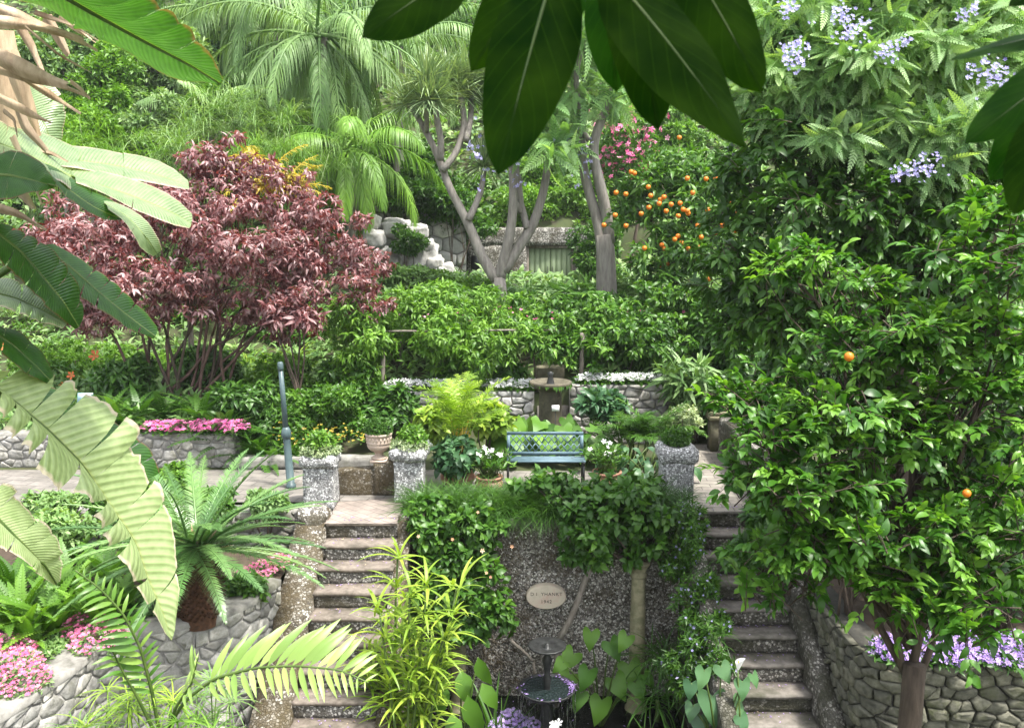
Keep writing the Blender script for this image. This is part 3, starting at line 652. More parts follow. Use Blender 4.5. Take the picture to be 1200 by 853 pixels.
def staircase(name, label, x0, x1, Y0, z0, rise, run, n, mats, xs_=0.0, base=-2.75):
    t = thing(name, label, 'staircase', ((x0 + x1) / 2, Y0 - n * run, base))
    m = MB(); m.box((x0 - .004, Y0 + .012, z0 - rise - .02), (x1 + .004, Y0 + .30, z0 - .03), 0, seg=(12, 1, 3), amp=.006, fr=7); m.build('landing_riser', mats[0], t)
    m = MB(); m.box((x0 - .006, Y0 - .015, z0 - .034), (x1 + .006, Y0 + .06, z0 + .004), 0, seg=(14, 2, 1), amp=.004, fr=9); m.build('landing_edge', mats[1], t)
    for i in range(1, n + 1):
        yf, zt = Y0 - run * i, z0 - rise * i; xa, xb = x0 - .004 * (i % 3) - .002 + rng.uniform(-.012, .0), x1 + .004 * (i % 3) + rng.uniform(0, .012)
        m = MB(); m.box((xa, yf + .014, max(base, zt - rise - .02)), (xb, yf + run + .009, zt - .042), 0, seg=(12, 2, 3), amp=.006, fr=7)
        s = m.build('step', mats[0], t)
        m = MB(); m.box((xa - .003, yf - .012, zt - .045), (xb + .003, yf + run + .012, zt), 0, seg=(16, 4, 1), amp=.006, fr=6); m.build('tread', mats[1], s)
    return t
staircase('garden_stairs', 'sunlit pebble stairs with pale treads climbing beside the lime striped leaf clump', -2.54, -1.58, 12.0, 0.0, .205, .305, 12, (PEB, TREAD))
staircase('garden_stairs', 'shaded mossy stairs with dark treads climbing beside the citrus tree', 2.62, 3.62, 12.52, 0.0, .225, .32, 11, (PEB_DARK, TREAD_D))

def stringer(name, label, x0, x1, Y0, Y1, ztop0, ztop1, mat, base=-2.75, amp=.02):
    m = MB(); n = 26; ys_ = np.linspace(Y0, Y1, n); V, F = [], []
    rows = 10
    for y in ys_:
        zt = ztop0 + (ztop1 - ztop0) * (y - Y0) / (Y1 - Y0)
        prof = [(x0, base + (zt - base) * q / rows) for q in range(rows + 1)] + [((x0 + x1) / 2, zt + .03)] + [(x1, base + (zt - base) * q / rows) for q in range(rows, -1, -1)]
        V += [(x, y, z) for x, z in prof]
    k = 2 * rows + 3
    for a in range(n - 1):
        for c in range(k - 1):
            F.append([a * k + c, a * k + c + 1, (a + 1) * k + c + 1, (a + 1) * k + c][::-1])
    F = [np.array(F)] + [np.array([[0 + e * (n - 1) * k + c, e * (n - 1) * k + c + 1, e * (n - 1) * k + k - 2 - c, e * (n - 1) * k + k - 1 - c] for c in range(rows)]) for e in (0, 1)]
    V = np.array(V); V = V + vnoise(V, 5) * amp; m.add(V, F); o = m.build(name, mat, None, (0, 0, 0)); return tag(o, label, 'wall')
stringer('stair_wall', 'mossy brown pebble side wall of the sunlit stairs beside the cycad bed', -2.98, -2.545, 12.3, 8.6, .14, -2.25, PEB_MOSS)
stringer('stair_wall', 'low pebble side wall between the sunlit stairs and the grotto wall', -1.575, -1.40, 12.28, 8.6, .05, -2.4, PEB_MOSS)
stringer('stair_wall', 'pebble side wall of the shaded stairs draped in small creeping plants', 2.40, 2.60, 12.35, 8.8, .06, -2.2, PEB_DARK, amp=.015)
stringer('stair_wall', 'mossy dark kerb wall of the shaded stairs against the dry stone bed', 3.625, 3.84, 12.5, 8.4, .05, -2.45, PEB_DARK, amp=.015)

# grotto wall under the terrace
t = thing('grotto_wall', 'pebbledash retaining wall of the pond grotto below the bench terrace', 'wall', (.5, 12.3, -2.75))
m = MB(); xs2 = np.linspace(-1.42, 2.38, 90); zs2 = np.linspace(-2.75, -.085, 60); XX, ZZ = np.meshgrid(xs2, zs2)
P = np.stack([XX, np.full_like(XX, 12.3), ZZ], -1).reshape(-1, 3); P[:, 1] += vnoise(P, 1.6)[:, 0] * .05 + vnoise(P, 6)[:, 1] * .012 + .05
i, j = np.meshgrid(np.arange(59), np.arange(89), indexing='ij'); i, j = i.ravel(), j.ravel(); m.add(P, np.stack([i * 90 + j, i * 90 + j + 1, (i + 1) * 90 + j + 1, (i + 1) * 90 + j], 1))
m.build('wall_face', PEB_WALL, t, smooth=True)
m = MB(); n = 12500; Q = np.stack([rng.uniform(-1.4, 2.36, n), np.full(n, 12.3), rng.uniform(-2.72, -.12, n)], 1); Q[:, 1] += vnoise(Q, 1.6)[:, 0] * .05 + vnoise(Q, 6)[:, 1] * .012 + .05; pebbles(m, Q, np.tile([0, -1.0, .05], (n, 1)), .021); tag(m.build('pebbles', PEBS, t), kind='stuff')
m = MB(); m.box((-1.44, 12.2, -.12), (2.4, 12.62, .02), 0, seg=(60, 4, 2), amp=.012, fr=4); m.build('coping', CONC, t)

# planter walls
LW = [(-5.1, 6.4), (-4.85, 7.2), (-4.62, 8.0), (-4.45, 8.7), (-4.42, 9.15), (-4.2, 9.5), (-3.75, 9.72), (-3.35, 9.95), (-3.1, 10.4), (-2.95, 11.0)]
stone_wall('planter_wall', 'curved grey rubble planter wall below the cycad', LW, -2.75, -.46, .34, (MORTAR, STONE_L, CONC), rows=(.10, .24), cols=(.12, .42), cap=.06, cap_over=.03, prot=.012)
bed = [(x - .05, y + .02) for x, y in LW] + [(-2.97, 12.6), (-9, 12.6), (-9, 6.4)]
m = MB(); c = np.array([(-6.2, 9.6)]); q = np.array(bed); V = np.concatenate([np.c_[c, [-.40]], np.c_[q, np.full(len(q), -.48)]]); k = len(q)
m.add(V, [[0, 1 + a, 1 + (a + 1) % k] for a in range(k)]); tag(m.build('soil', SOIL), kind='structure')
stone_wall('terrace_wall', 'bright rubble wall holding the magenta flower bed under the red tree', [(-12.5, 14.95), (-4.72, 14.95), (-4.62, 15.3)], 0, .55, .3, (MORTAR, STONE_L, CONC), rows=(.10, .2), cols=(.12, .36), cap=.035, prot=.012)
stone_wall('terrace_wall', 'small grey rubble wall at the edge behind the great paddle leaves', [(-11.5, 13.6), (-8.6, 13.6)], 0, .5, .3, (MORTAR, STONE_L, CONC), rows=(.12, .22), cols=(.14, .36), cap=.03)
m = MB(); m.box((-4.62, 14.78, 0), (-2.2, 15.02, .21), 0, seg=(24, 3, 3), amp=.012, fr=4); tag(m.build('path_kerb', CONC, None, (-3.4, 14.9, 0)), 'long low concrete kerb of the path behind the lamp pole', 'kerb')
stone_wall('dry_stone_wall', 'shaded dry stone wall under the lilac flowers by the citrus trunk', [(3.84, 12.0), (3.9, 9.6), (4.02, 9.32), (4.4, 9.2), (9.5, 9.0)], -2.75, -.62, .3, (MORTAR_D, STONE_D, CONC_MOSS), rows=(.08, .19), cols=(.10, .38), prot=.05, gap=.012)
m = MB(); m.add([(3.84, 12.44, -.6), (4.0, 9.35, -.66), (9.5, 9.05, -.66), (9.5, 12.44, -.4)], [[0, 1, 2, 3]]); tag(m.build('soil', SOIL), kind='structure')
stone_wall('terrace_wall', 'low pale rubble wall under the white flowers beside the stone basin', [(-2.9, 16.9), (.42, 16.9)], 0, .96, .3, (MORTAR, STONE_W, CONC), rows=(.12, .22), cols=(.14, .4), prot=.04)
stone_wall('terrace_wall', 'low rubble wall under white flowers behind the grassy palm', [(1.08, 16.7), (3.5, 16.7)], 0, 1.12, .3, (MORTAR, STONE_L, CONC), rows=(.12, .22), cols=(.14, .4), prot=.04)

stone_wall('terrace_wall', 'pale rubble edge of the path terrace above the cycad bed', [(-9, 12.42), (-2.99, 12.42)], -.6, .04, .3, (MORTAR, STONE_L, CONC), rows=(.12, .22), cols=(.14, .36), prot=.03)
# pillars
def pillar(label, c, w=.42, h=.62, capw=.56, caph=.19, mat=PEB_GREY, base=0.0):
    t = thing('stone_pillar', label, 'pillar', (c[0], c[1], base)); x, y = c
    m = MB(); m.box((x - w / 2, y - w / 2, base), (x + w / 2, y + w / 2, base + h + .01), 0, seg=(8, 8, 10), amp=.006, fr=8); m.build('shaft', mat, t)
    m = MB(); a = capw / 2; m.box((x - a, y - a, base + h), (x + a, y + a, base + h + caph), 0, seg=(10, 10, 4), amp=.014, fr=6, bev=.03); m.build('cap', mat, t)
    return t
def gp(px, py, z):
    sx = (px - 600.0) / FPX; sy = (426.5 - py) / FPX
    d = np.array([sx, math.cos(PITCH) + sy * math.sin(PITCH), -math.sin(PITCH) + sy * math.cos(PITCH)]); return CAM + d * ((z - CAM[2]) / d[2])
P1 = gp(374, 597, 0); P2 = gp(479, 590, 0); P3 = gp(794, 596, 0)
pillar('pebble pillar by the pole, topped with a lichen mound and bright rosette', (P1[0], P1[1] + .2), .43, .60, .54, .19)
pillar('pebble pillar beside the urn, topped with trailing plants', (P2[0], P2[1] + .2), .42, .62, .54, .2)
pillar('dark capped pebble pillar at the head of the shaded stairs', (P3[0], P3[1] + .2), .44, .66, .56, .24)
# low wall between the first two pillars, and the urn pier
m = MB(); a, b_ = pt(392, 575, 13.35), pt(462, 575, 13.35)
m.box((a[0], 13.3, 0), (b_[0] - .15, 13.5, .40), 0, seg=(14, 3, 8), amp=.02, fr=4); m.box((b_[0] - .3, 13.28, 0), (b_[0] + .12, 13.56, .50), 0, seg=(8, 4, 8), amp=.012, fr=4)
tag(m.build('parapet', PEB_MOSS, None, (a[0], 13.4, 0)), 'low mossy pebble parapet between two pillars at the stair head', 'wall')
# rough end blocks flanking the stairs
m = MB(); q = gp(386, 622, .0); m.box((-2.98, 12.02, -.2), (-2.56, 12.5, .16), 0, seg=(8, 8, 5), amp=.03, fr=5, bev=.04); tag(m.build('stone_block', PEB, None, (-2.77, 12.2, 0)), 'rough pebble block at the foot of the lichen pillar', 'block')
m = MB(); m.box((2.30, 12.2, -.1), (2.605, 12.55, .2), 0, seg=(6, 6, 5), amp=.03, fr=5, bev=.04); tag(m.build('stone_block', PEB_GREY, None, (2.45, 12.4, 0)), 'rough pebble block below the dark capped pillar', 'block')
m = MB(); m.box((3.63, 12.5, 0), (3.95, 15.6, .72), 0, seg=(5, 24, 6), amp=.03, fr=3); tag(m.build('landing_wall', PEB_DARK, None, (3.8, 14, 0)), 'dark pebble wall along the landing of the shaded stairs', 'wall')

# steps rising behind the stone basin
t = thing('stone_steps', 'worn stone steps rising behind the stone basin', 'steps', (.76, 17.4, 0))
for k in range(5):
    m = MB(); m.box((.47 + .004 * k, 16.5 + .32 * k, 0 if k == 0 else .19 * k), (1.06 - .004 * k, 16.5 + .32 * (k + 1) + .2, .19 * (k + 1) + .3), 0, seg=(8, 4, 2), amp=.012, fr=5); m.build('step', TREAD_D if k % 2 else CONC_MOSS, t)

# hut with green double door
hx0, hx1, hy = pt(548, 300, 26.6)[0], pt(692, 300, 26.6)[0], 26.6; hz = 1.7
dx0, dx1 = pt(617, 300, hy)[0], pt(673, 300, hy)[0]; dz1 = pt(640, 288, hy)[2]; ztop = pt(600, 267, hy)[2]
t = thing('garden_hut', 'flat pebble fronted garden hut set in the slope with a green double door', 'hut', ((hx0 + hx1) / 2, hy, hz))
m = MB()
m.box((hx0, hy, hz), (dx0, hy + .4, dz1), 0, seg=(14, 2, 14), amp=.02, fr=3); m.box((dx1, hy, hz), (hx1, hy + .4, dz1), 0, seg=(5, 2, 14), amp=.02, fr=3)
m.box((hx0 - .02, hy - .01, dz1 + .002), (hx1 + .02, hy + 2.4, ztop), 0, seg=(24, 8, 4), amp=.03, fr=3); m.box((hx0 - .01, hy + .38, hz), (hx0 + .35, hy + 2.3, dz1), 0); m.box((hx1 - .35, hy + .38, hz), (hx1 + .01, hy + 2.3, dz1), 0)
m.build('wall', PEB, t)
m = MB(); fw = .07
for a, c in (((dx0 + .002, hy + .08, hz), (dx0 + fw, hy + .2, dz1 - .002)), ((dx1 - fw, hy + .08, hz), (dx1 - .002, hy + .2, dz1 - .002)), ((dx0 + fw, hy + .08, dz1 - fw), (dx1 - fw, hy + .2, dz1 - .002))): m.box(a, c)
m.build('door_frame', WOOD_G, t)
mid = (dx0 + dx1) / 2
for a, c in ((dx0 + fw, mid - .006), (mid + .006, dx1 - fw)):
    m = MB(); k = 4
    for q in range(k): w = (c - a) / k; m.box((a + w * q + .004, hy + .13, hz + .1), (a + w * (q + 1) - .004, hy + .17, dz1 - fw - .004))
    m.box((a, hy + .145, hz + .08), (c, hy + .165, dz1 - fw - .002)); d = m.build('door', DOOR_G, t)
    m = MB(); s = 1 if a < mid - .1 else -1; xx = c - .06 if s > 0 else a + .06; m.tube([(xx, hy + .13, dz1 - .6), (xx, hy + .09, dz1 - .6), (xx, hy + .09, dz1 - .75), (xx, hy + .13, dz1 - .75)], .01, 5); m.build('handle', METAL_K, d)
m = MB(); wx, wz = pt(557, 308, hy)[0], pt(557, 308, hy)[2]; m.box((wx - .12, hy - .035, wz - .2), (wx + .12, hy - .02, wz + .2)); m.build('window', METAL_K, t)
hw = pt(690, 300, hy)

# ================================================================ street furniture and ornaments
base = gp(341, 572, 0); by = base[1]; top = pt(328, 424, by)
t = thing('lamp_pole', 'slim blue grey metal pole with a collar standing on the path', 'pole', base)
def lerp(k): return base + (top - base) * k
m = MB(); m.tube([lerp(0), lerp(.03), lerp(.035), lerp(.40), lerp(.42)], [.08, .08, .062, .056, .056], 10); m.build('pole_base', METAL_P, t)
m = MB(); m.tube([lerp(.40), lerp(.41), lerp(.43), lerp(.45), lerp(.47), lerp(.49)], [.057, .072, .078, .078, .065, .045], 12); m.build('collar', METAL_P, t)
m = MB(); m.tube([lerp(.47), lerp(.95)], [.044, .036], 10); m.build('shaft', METAL_P, t)
m = MB(); m.tube([lerp(.93), lerp(.95), lerp(.99), lerp(1.0)], [.038, .046, .045, .03], 10); m.build('cap', METAL_P, t)

# bench
bx0, bx1 = pt(594, 540, 13.9)[0], pt(684, 540, 13.9)[0]; yb = 13.95
t = thing('garden_bench', 'blue grey metal garden bench with lattice back above the grotto wall', 'bench', ((bx0 + bx1) / 2, yb, 0))
zl, zh = .49, .80
m = MB()
def tl(z): return yb + .02 + (z - zl) * .18
def bar(m, x0, z0, x1, z1, w, d=.025):
    a = np.array([x0, tl(z0), z0]); b = np.array([x1, tl(z1), z1]); dd = nrm(b - a); up = nrm(np.cross(dd, [0, 1, .18])); s = np.array([0, d / 2, 0])
    V = [a - up * w - s, a + up * w - s, a + up * w + s, a - up * w + s, b - up * w - s, b + up * w - s, b + up * w + s, b - up * w + s]
    m.add(V, [[0, 1, 2, 3], [7, 6, 5, 4], [0, 4, 5, 1], [1, 5, 6, 2], [2, 6, 7, 3], [3, 7, 4, 0]])
bar(m, bx0, zl, bx1, zl, .030); bar(m, bx0, zh, bx1, zh, .026); bar(m, bx0 + .026, zl + .03, bx0 + .026, zh - .026, .026); bar(m, bx1 - .026, zl + .03, bx1 - .026, zh - .026, .026)
m.build('back_frame', METAL_B, t)
m = MB(); n = 11; L = bx1 - bx0 - .10; st = L / n; x = bx0 + .05; z0_, z1_ = zl + .03, zh - .026; zm = (z0_ + z1_) / 2
for k in range(n):
    for (za, zb) in ((z0_, zm), (zm, z1_)):
        bar(m, x + st * k, za, x + st * (k + 1), zb, .007, .014); bar(m, x + st * k, zb, x + st * (k + 1), za, .007, .010)
m.build('back_lattice', METAL_B, t)
m = MB()
for k in range(4): m.box((bx0 - .01, yb - .33 + .085 * k, .43), (bx1 + .01, yb - .33 + .085 * k + .06, .455))
m.build('seat', METAL_B, t)
for s in (bx0, bx1 - .035):
    for yy in (yb - .31, yb - .02):
        m = MB(); m.box((s, yy, 0.012), (s + .035, yy + .035, .43 if yy < yb - .1 else .50)); m.build('leg', METAL_K, t)
    m = MB(); m.box((s - .002, yb - .33, .395), (s + .037, yb + .02, .428)); m.build('seat_rail', METAL_K, t)

# urn and pots
def urn(c, label):
    t = thing('garden_urn', label, 'urn', c); m = MB(); x, y, z = c; k = 30
    m.box((x - .13, y - .13, z), (x + .13, y + .13, z + .05), bev=.008); m.build('plinth', TERRA_P, t)
    m = MB(); m.lathe([(.0, .05), (.11, .05), (.12, .07), (.07, .10), (.06, .13), (.08, .16), (.12, .18), (.165, .22), (.18, .27), (.175, .29), (.19, .30), (.185, .32), (.185, .41), (.205, .42), (.205, .45), (.17, .45), (.16, .40), (0, .39)], c, 32); m.build('bowl', TERRA_P, t, smooth=False)
    m = MB(); th = np.arange(20) * 2 * math.pi / 20
    for a in th: p = np.array(c) + [.186 * math.cos(a), .186 * math.sin(a), .365]; m.tube([p - [0, 0, .03], p + [0, 0, .03]], .012, 5)
    m.build('relief_band', TERRA_P, t, smooth=True); return t
uc = (pt(444, 535, 13.4)[0], 13.42, .50); urn(uc, 'pale terracotta pedestal urn holding a clipped ball beside the pillar')
def bowl_pot(c, r, label, mat=TERRA, soil=True):
    t = thing('terracotta_pot', label, 'pot', c); m = MB()
    m.lathe([(0, .0), (r * .62, 0), (r * .78, r * .12), (r * .98, r * .45), (r * 1.0, r * .66), (r * .92, r * .82), (r * .84, r * .88), (r * .84, r * .96), (r * .98, r * 1.0), (r * .98, r * 1.14), (r * .84, r * 1.14), (r * .8, r)], c, 28); m.build('bowl', mat, t, smooth=True)
    m = MB(); m.lathe([(0, r * 1.02), (r * .82, r * 1.0)], c, 20); m.build('soil', SOIL, t); return t
PA = (pt(573, 545, 13.55)[0], 13.5, .012); PB = (pt(711, 540, 13.75)[0], 13.7, .012)
bowl_pot(PA, .215, 'round terracotta bowl of white flowers beside the bench and the palm pot'); bowl_pot(PB, .235, 'round terracotta bowl of white flowers beside the bench and the blue green leaves')
PC = (pt(536, 540, 13.7)[0], 13.75, .012); bowl_pot(PC, .27, 'tall leaf covered pot holding the feathery golden stemmed palm', TERRA)
# small square wooden planter at the right landing
q = pt(842, 505, 16.0); m = MB(); t = thing('planter_box', 'small pale wooden planter box half hidden by citrus leaves', 'planter', (q[0], 16, .05))
for k in range(4): m.box((q[0] - .2, 15.8, .62 + .085 * k), (q[0] + .2, 16.2, .70 + .085 * k))
m.build('box', COLUMN, t); m = MB(); m.box((q[0] - .16, 15.84, .05), (q[0] + .16, 16.16, .63)); m.build('stand', CONC_MOSS, t)

# stone basin on pedestal
bc = np.array([pt(645, 470, 16.2)[0], 16.2, 0.0]); br_ = 25 * m_per_px(16.2, 450); zt = pt(645, 447, 16.2)[2]
t = thing('stone_basin', 'old mossy stone basin on a thick pedestal with a small spout', 'basin', bc)
m = MB(); m.lathe([(0, 0), (br_ * .8, 0), (br_ * .8, .1), (br_ * .62, .16), (br_ * .55, .3)], bc, 10); m.build('pedestal_base', BASIN, t)
m = MB(); m.lathe([(br_ * .5, .28), (br_ * .52, .5), (br_ * .5, zt - .2), (br_ * .6, zt - .14)], bc, 12, flute=.05, nf=6); m.build('pedestal', BASIN, t)
m = MB(); m.lathe([(br_ * .5, zt - .16), (br_ * .8, zt - .12), (br_ * .98, zt - .05), (br_, zt), (br_ * .92, zt + .01), (br_ * .8, zt - .04), (0, zt - .06)], bc, 28); m.build('bowl', BASIN, t, smooth=True)
m = MB(); m.lathe([(0.08, zt - .06), (.06, zt + .02), (.04, zt + .1), (.06, zt + .16), (.0, zt + .19)], bc, 10); m.build('spout', METAL_K, t, smooth=True)
m = MB(); 
for k in range(40):
    a = rng.uniform(0, 6.28); p = bc + np.array([br_ * .95 * math.cos(a), br_ * .95 * math.sin(a), zt - .01]); m.inst(TD, p[None], np.array([[.3 * math.cos(a), .3 * math.sin(a), -1]]), np.array([[math.cos(a), math.sin(a), .3]]), np.array([rng.uniform(.06, .14)]), rng.random(1))
tag(m.build('moss', G_MID, t), kind='stuff')

# pond fountain
FC = np.array([pt(641, 812, 10.8)[0], 10.8, -2.68]); z1, z2 = pt(641, 806, 10.8)[2] + 2.68, pt(641, 756, 10.8)[2] + 2.68
r1, r2 = 33 * m_per_px(10.8, 810), 22.5 * m_per_px(10.8, 758)
t = thing('pond_fountain', 'dark iron two tier fountain dripping into the pond', 'fountain', FC)
m = MB(); m.lathe([(.16, -.05), (.15, .05), (.07, .12), (.06, .4), (.09, .5), (.05, z1 - .16)], FC, 14); m.build('pedestal', METAL_K, t, smooth=True)
m = MB(); m.lathe([(.05, z1 - .17), (r1 * .55, z1 - .12), (r1 * .88, z1 - .05), (r1, z1), (r1 * 1.03, z1 + .012), (r1 * .97, z1 + .015), (r1 * .9, z1 - .02), (r1 * .4, z1 - .05), (0, z1 - .055)], FC, 40, flute=.012, nf=20); lb = m.build('lower_bowl', METAL_K, t, smooth=True)
m = MB(); m.lathe([(.045, z1 - .06), (.04, z1 + .06), (.055, z1 + .14), (.035, z1 + .2), (.05, z1 + .30), (.066, z1 + .38), (.04, z1 + .44), (.05, z2 - .05)], FC, 12); m.build('stem', METAL_K, t, smooth=True)
m = MB(); m.lathe([(.04, z2 - .07), (r2 * .6, z2 - .055), (r2 * .95, z2 - .02), (r2, z2 + .004), (r2 * .93, z2 + .008), (r2 * .5, z2 - .02), (0.03, z2 - .03), (.03, z2 + .02), (0, z2 + .03)], FC, 32, flute=.015, nf=16); m.build('upper_bowl', METAL_K, t, smooth=True)
wf, nt, out = new_mat('fountain_water')
b = node(nt, 'ShaderNodeBsdfPrincipled', i_Roughness=.12); b.inputs['Base Color'].default_value = (.012, .02, .02, 1); b.inputs['IOR'].default_value = 1.33; b.inputs['Specular IOR Level'].default_value = .8
vo = node(nt, 'ShaderNodeTexVoronoi', i_Scale=26.0); nt.links.new(coords(nt), vo.inputs[0]); bp = node(nt, 'ShaderNodeBump', i_Strength=.9, i_Distance=.03); nt.links.new(vo.outputs[0], bp.inputs['Height']); nt.links.new(bp.outputs[0], b.inputs['Normal']); nt.links.new(b.outputs[0], out.inputs[0])
m = MB(); th = np.linspace(0, 2 * math.pi, 33)[:-1]; V = [FC + [0, 0, z1 - .006]] + [FC + [r1 * .93 * math.cos(a), r1 * .93 * math.sin(a), z1 - .006] for a in th]; m.add(V, [[0, 1 + k, 1 + (k + 1) % 32] for k in range(32)]); m.build('water_surface', wf, lb)
dm, nt, out = new_mat('water_drip'); gl = node(nt, 'ShaderNodeBsdfGlass', i_Roughness=.05, i_IOR=1.33); gl.inputs[0].default_value = (.95, .97, .97, 1); nt.links.new(gl.outputs[0], out.inputs[0])
m = MB()
for k in range(60):
    a = rng.uniform(0, 6.28); rr = r1 * rng.uniform(1.0, 1.04); zz = z1; 
    while zz > .02:
        l = rng.uniform(.04, .22); m.tube([FC + [rr * math.cos(a), rr * math.sin(a), zz], FC + [rr * math.cos(a), rr * math.sin(a), max(.0, zz - l)]], rng.uniform(.0018, .0035), 4); zz -= l + rng.uniform(.0, .12)
tag(m.build('falling_drips', dm, t), kind='stuff')
m = MB(); n = 90; a = np.where(rng.random(n) < .55, rng.normal(.15, .45, n), rng.uniform(0, 6.28, n)); rr = r1 * rng.uniform(.8, 1.0, n)
P = FC + np.stack([rr * np.cos(a), rr * np.sin(a), np.full(n, z1 + .012)], 1); A = sph(n); A[:, 2] = 0; m.inst(TD, P, A, sph(n) * .5 + [0, 0, 1], rng.uniform(.03, .055, n), rng.random(n)); tag(m.build('petals', F_LILAC, lb), kind='stuff')

# plaque
pc = pt(640, 698, 12.28); px_ = m_per_px(12.28, 698); t = thing('wall_plaque', 'oval stone plaque with worn dark lettering on the grotto wall', 'plaque', (pc[0], 12.27, pc[2]))
m = MB(); k = 40; th = np.arange(k) * 2 * math.pi / k; e = np.stack([np.cos(th) * 23.5 * px_, np.zeros(k), np.sin(th) * 14.5 * px_], 1)
F0 = e * .95 + [pc[0], 12.215, pc[2]]; F1 = e + [pc[0], 12.225, pc[2]]; F2 = e + [pc[0], 12.34, pc[2]]; V = np.concatenate([F0, F1, F2])
m.add(V, [list(range(k))[::-1]]); q = np.arange(k); m.add(V, np.concatenate([np.stack([q, (q + 1) % k, k + (q + 1) % k, k + q], 1), np.stack([k + q, k + (q + 1) % k, 2 * k + (q + 1) % k, 2 * k + q], 1)])[:, ::-1]); m.build('stone_oval', PLAQ, t)
def lettering(txt, c, size, mat, parent, name='lettering', ext=.002, sp=1.0):
    cu = bpy.data.curves.new(name, 'FONT'); cu.body = txt; cu.size = size; cu.align_x = 'CENTER'; cu.align_y = 'CENTER'; cu.extrude = ext; cu.space_character = sp
    tmp = bpy.data.objects.new(name + '_tmp', cu); COL.objects.link(tmp); bpy.context.view_layer.update()
    me = bpy.data.meshes.new_from_object(tmp.evaluated_get(bpy.context.evaluated_depsgraph_get())); bpy.data.objects.remove(tmp); bpy.data.curves.remove(cu)
    o = bpy.data.objects.new(name, me); COL.objects.link(o); o.rotation_euler = (R(90), 0, 0); o.parent = parent; o.location = [float(x) for x in (np.asarray(c) - wloc(parent))]; me.materials.clear(); me.materials.append(mat); return o
lettering('D I  YHANKT', (pc[0], 12.2135, pc[2] + .05), .068, INK, t, sp=1.15); lettering('1942', (pc[0], 12.2135, pc[2] - .06), .068, INK, t, sp=1.2)

# columns against the grotto wall
def column(label, px, Y, ztop, r):
    x = pt(px, 740, Y)[0]; t = thing('stone_column', label, 'column', (x, Y, -2.75)); c = np.array([x, Y, -2.75]); h = ztop + 2.75
    m = MB(); m.lathe([(r * 1.5, 0), (r * 1.5, .1), (r * 1.2, .14), (r * 1.25, .18), (r * 1.0, .22)], c, 18); m.build('column_base', COLUMN, t, smooth=True)
    m = MB(); m.lathe([(r * 1.05, .2), (r * 1.08, h * .4), (r * .92, h - .22)], c, 18); m.build('shaft', COLUMN, t, smooth=True)
    m = MB(); m.lathe([(r * .92, h - .23), (r * 1.12, h - .21), (r * 1.12, h - .18), (r * .98, h - .16), (r * 1.05, h - .1), (r * 1.45, h - .04), (r * 1.5, h), (0, h)], c, 18); m.build('capital', COLUMN, t, smooth=True)
column('mossy stone column standing in the pond under the larger overhanging shrub', 747, 11.95, -.52, .105)
column('stone column half hidden behind the flowering shrub and the paddle leaves', 537, 11.95, -.62, .10)

# signs
def sign(name, label, px, py, Y, w, h, mat, tilt=.35, zb=None):
    p = pt(px, py, Y); zb = gz(p[0], Y) if zb is None else zb; t = thing(name, label, 'sign', (p[0], Y, zb))
    m = MB(); m.tube([(p[0], Y, zb - .05), (p[0], Y, p[2])], .008, 5); m.build('stake', METAL_K, t)
    m = MB(); c, s = math.cos(tilt), math.sin(tilt); V = []
    for d in (0, .006):
        for (a, b) in ((-w / 2, -h / 2), (w / 2, -h / 2), (w / 2, h / 2), (-w / 2, h / 2)): V.append((p[0] + a, Y - .02 + b * s + d, p[2] + b * c))
    m.add(V, [[0, 1, 2, 3], [7, 6, 5, 4], [0, 4, 5, 1], [1, 5, 6, 2], [2, 6, 7, 3], [3, 7, 4, 0]]); m.build('plate', mat, t); return t
sign('plant_sign', 'small white plant sign in front of the stone basin', 651, 478, 15.6, .13, .10, SIGN_W)
sign('plant_sign', 'pale blue plant sign beside the red tree bed', 100, 466, 15.3, .26, .17, SIGN_B)

# boulders of the rockery
def boulder(c, r, label):
    m = MB(); n = 20; k = 28; V = []
    for a in range(n + 1):
        for b_ in range(k): ph, th = math.pi * a / n, 2 * math.pi * b_ / k; V.append((math.sin(ph) * math.cos(th), math.sin(ph) * math.sin(th), math.cos(ph)))
    V = np.array(V); s = rng.uniform(0, 50); f = 1 + .2 * vnoise(V, 1.1, s)[:, :1] + .10 * vnoise(V, 2.9, s)[:, :1] + .04 * vnoise(V, 6, s)[:, :1]; V = np.sign(V) * np.abs(V) ** .62 * f * np.array(r) + np.asarray(c)
    i, j = np.meshgrid(np.arange(n), np.arange(k), indexing='ij'); i, j = i.ravel(), j.ravel(); m.add(V, np.stack([i * k + j, (i + 1) * k + j, (i + 1) * k + (j + 1) % k, i * k + (j + 1) % k], 1), 0, rng.uniform(.35, .9))
    return tag(m.build('white_boulder', STONE_W, None, c, smooth=True), label, 'boulder', 'boulders of the rockery')
for (px, py, rx, rz) in ((462, 268, 22, 14), (492, 300, 24, 22), (455, 312, 18, 16), (470, 342, 22, 14), (520, 322, 16, 16), (440, 280, 16, 14), (505, 345, 18, 12), (436, 262, 13, 11), (476, 322, 14, 12), (490, 272, 14, 11), (448, 296, 12, 10), (510, 308, 12, 10), (470, 290, 12, 10)):
    Y_ = 24.0 + rng.uniform(-.3, .5); c = pt(px, py, Y_); s = m_per_px(Y_, py); boulder(c, (rx * s * .8, rx * s * .7, rz * s * .8), 'pale weathered boulder piled in the rockery beyond the red tree')
stone_wall('terrace_wall', 'pale rubble wall high on the slope behind the rockery', [(-4.6, 25.6), (-1.3, 26.0)], 2.6, 4.6, .4, (MORTAR, STONE_W, CONC), rows=(.25, .5), cols=(.3, .8), prot=.07)

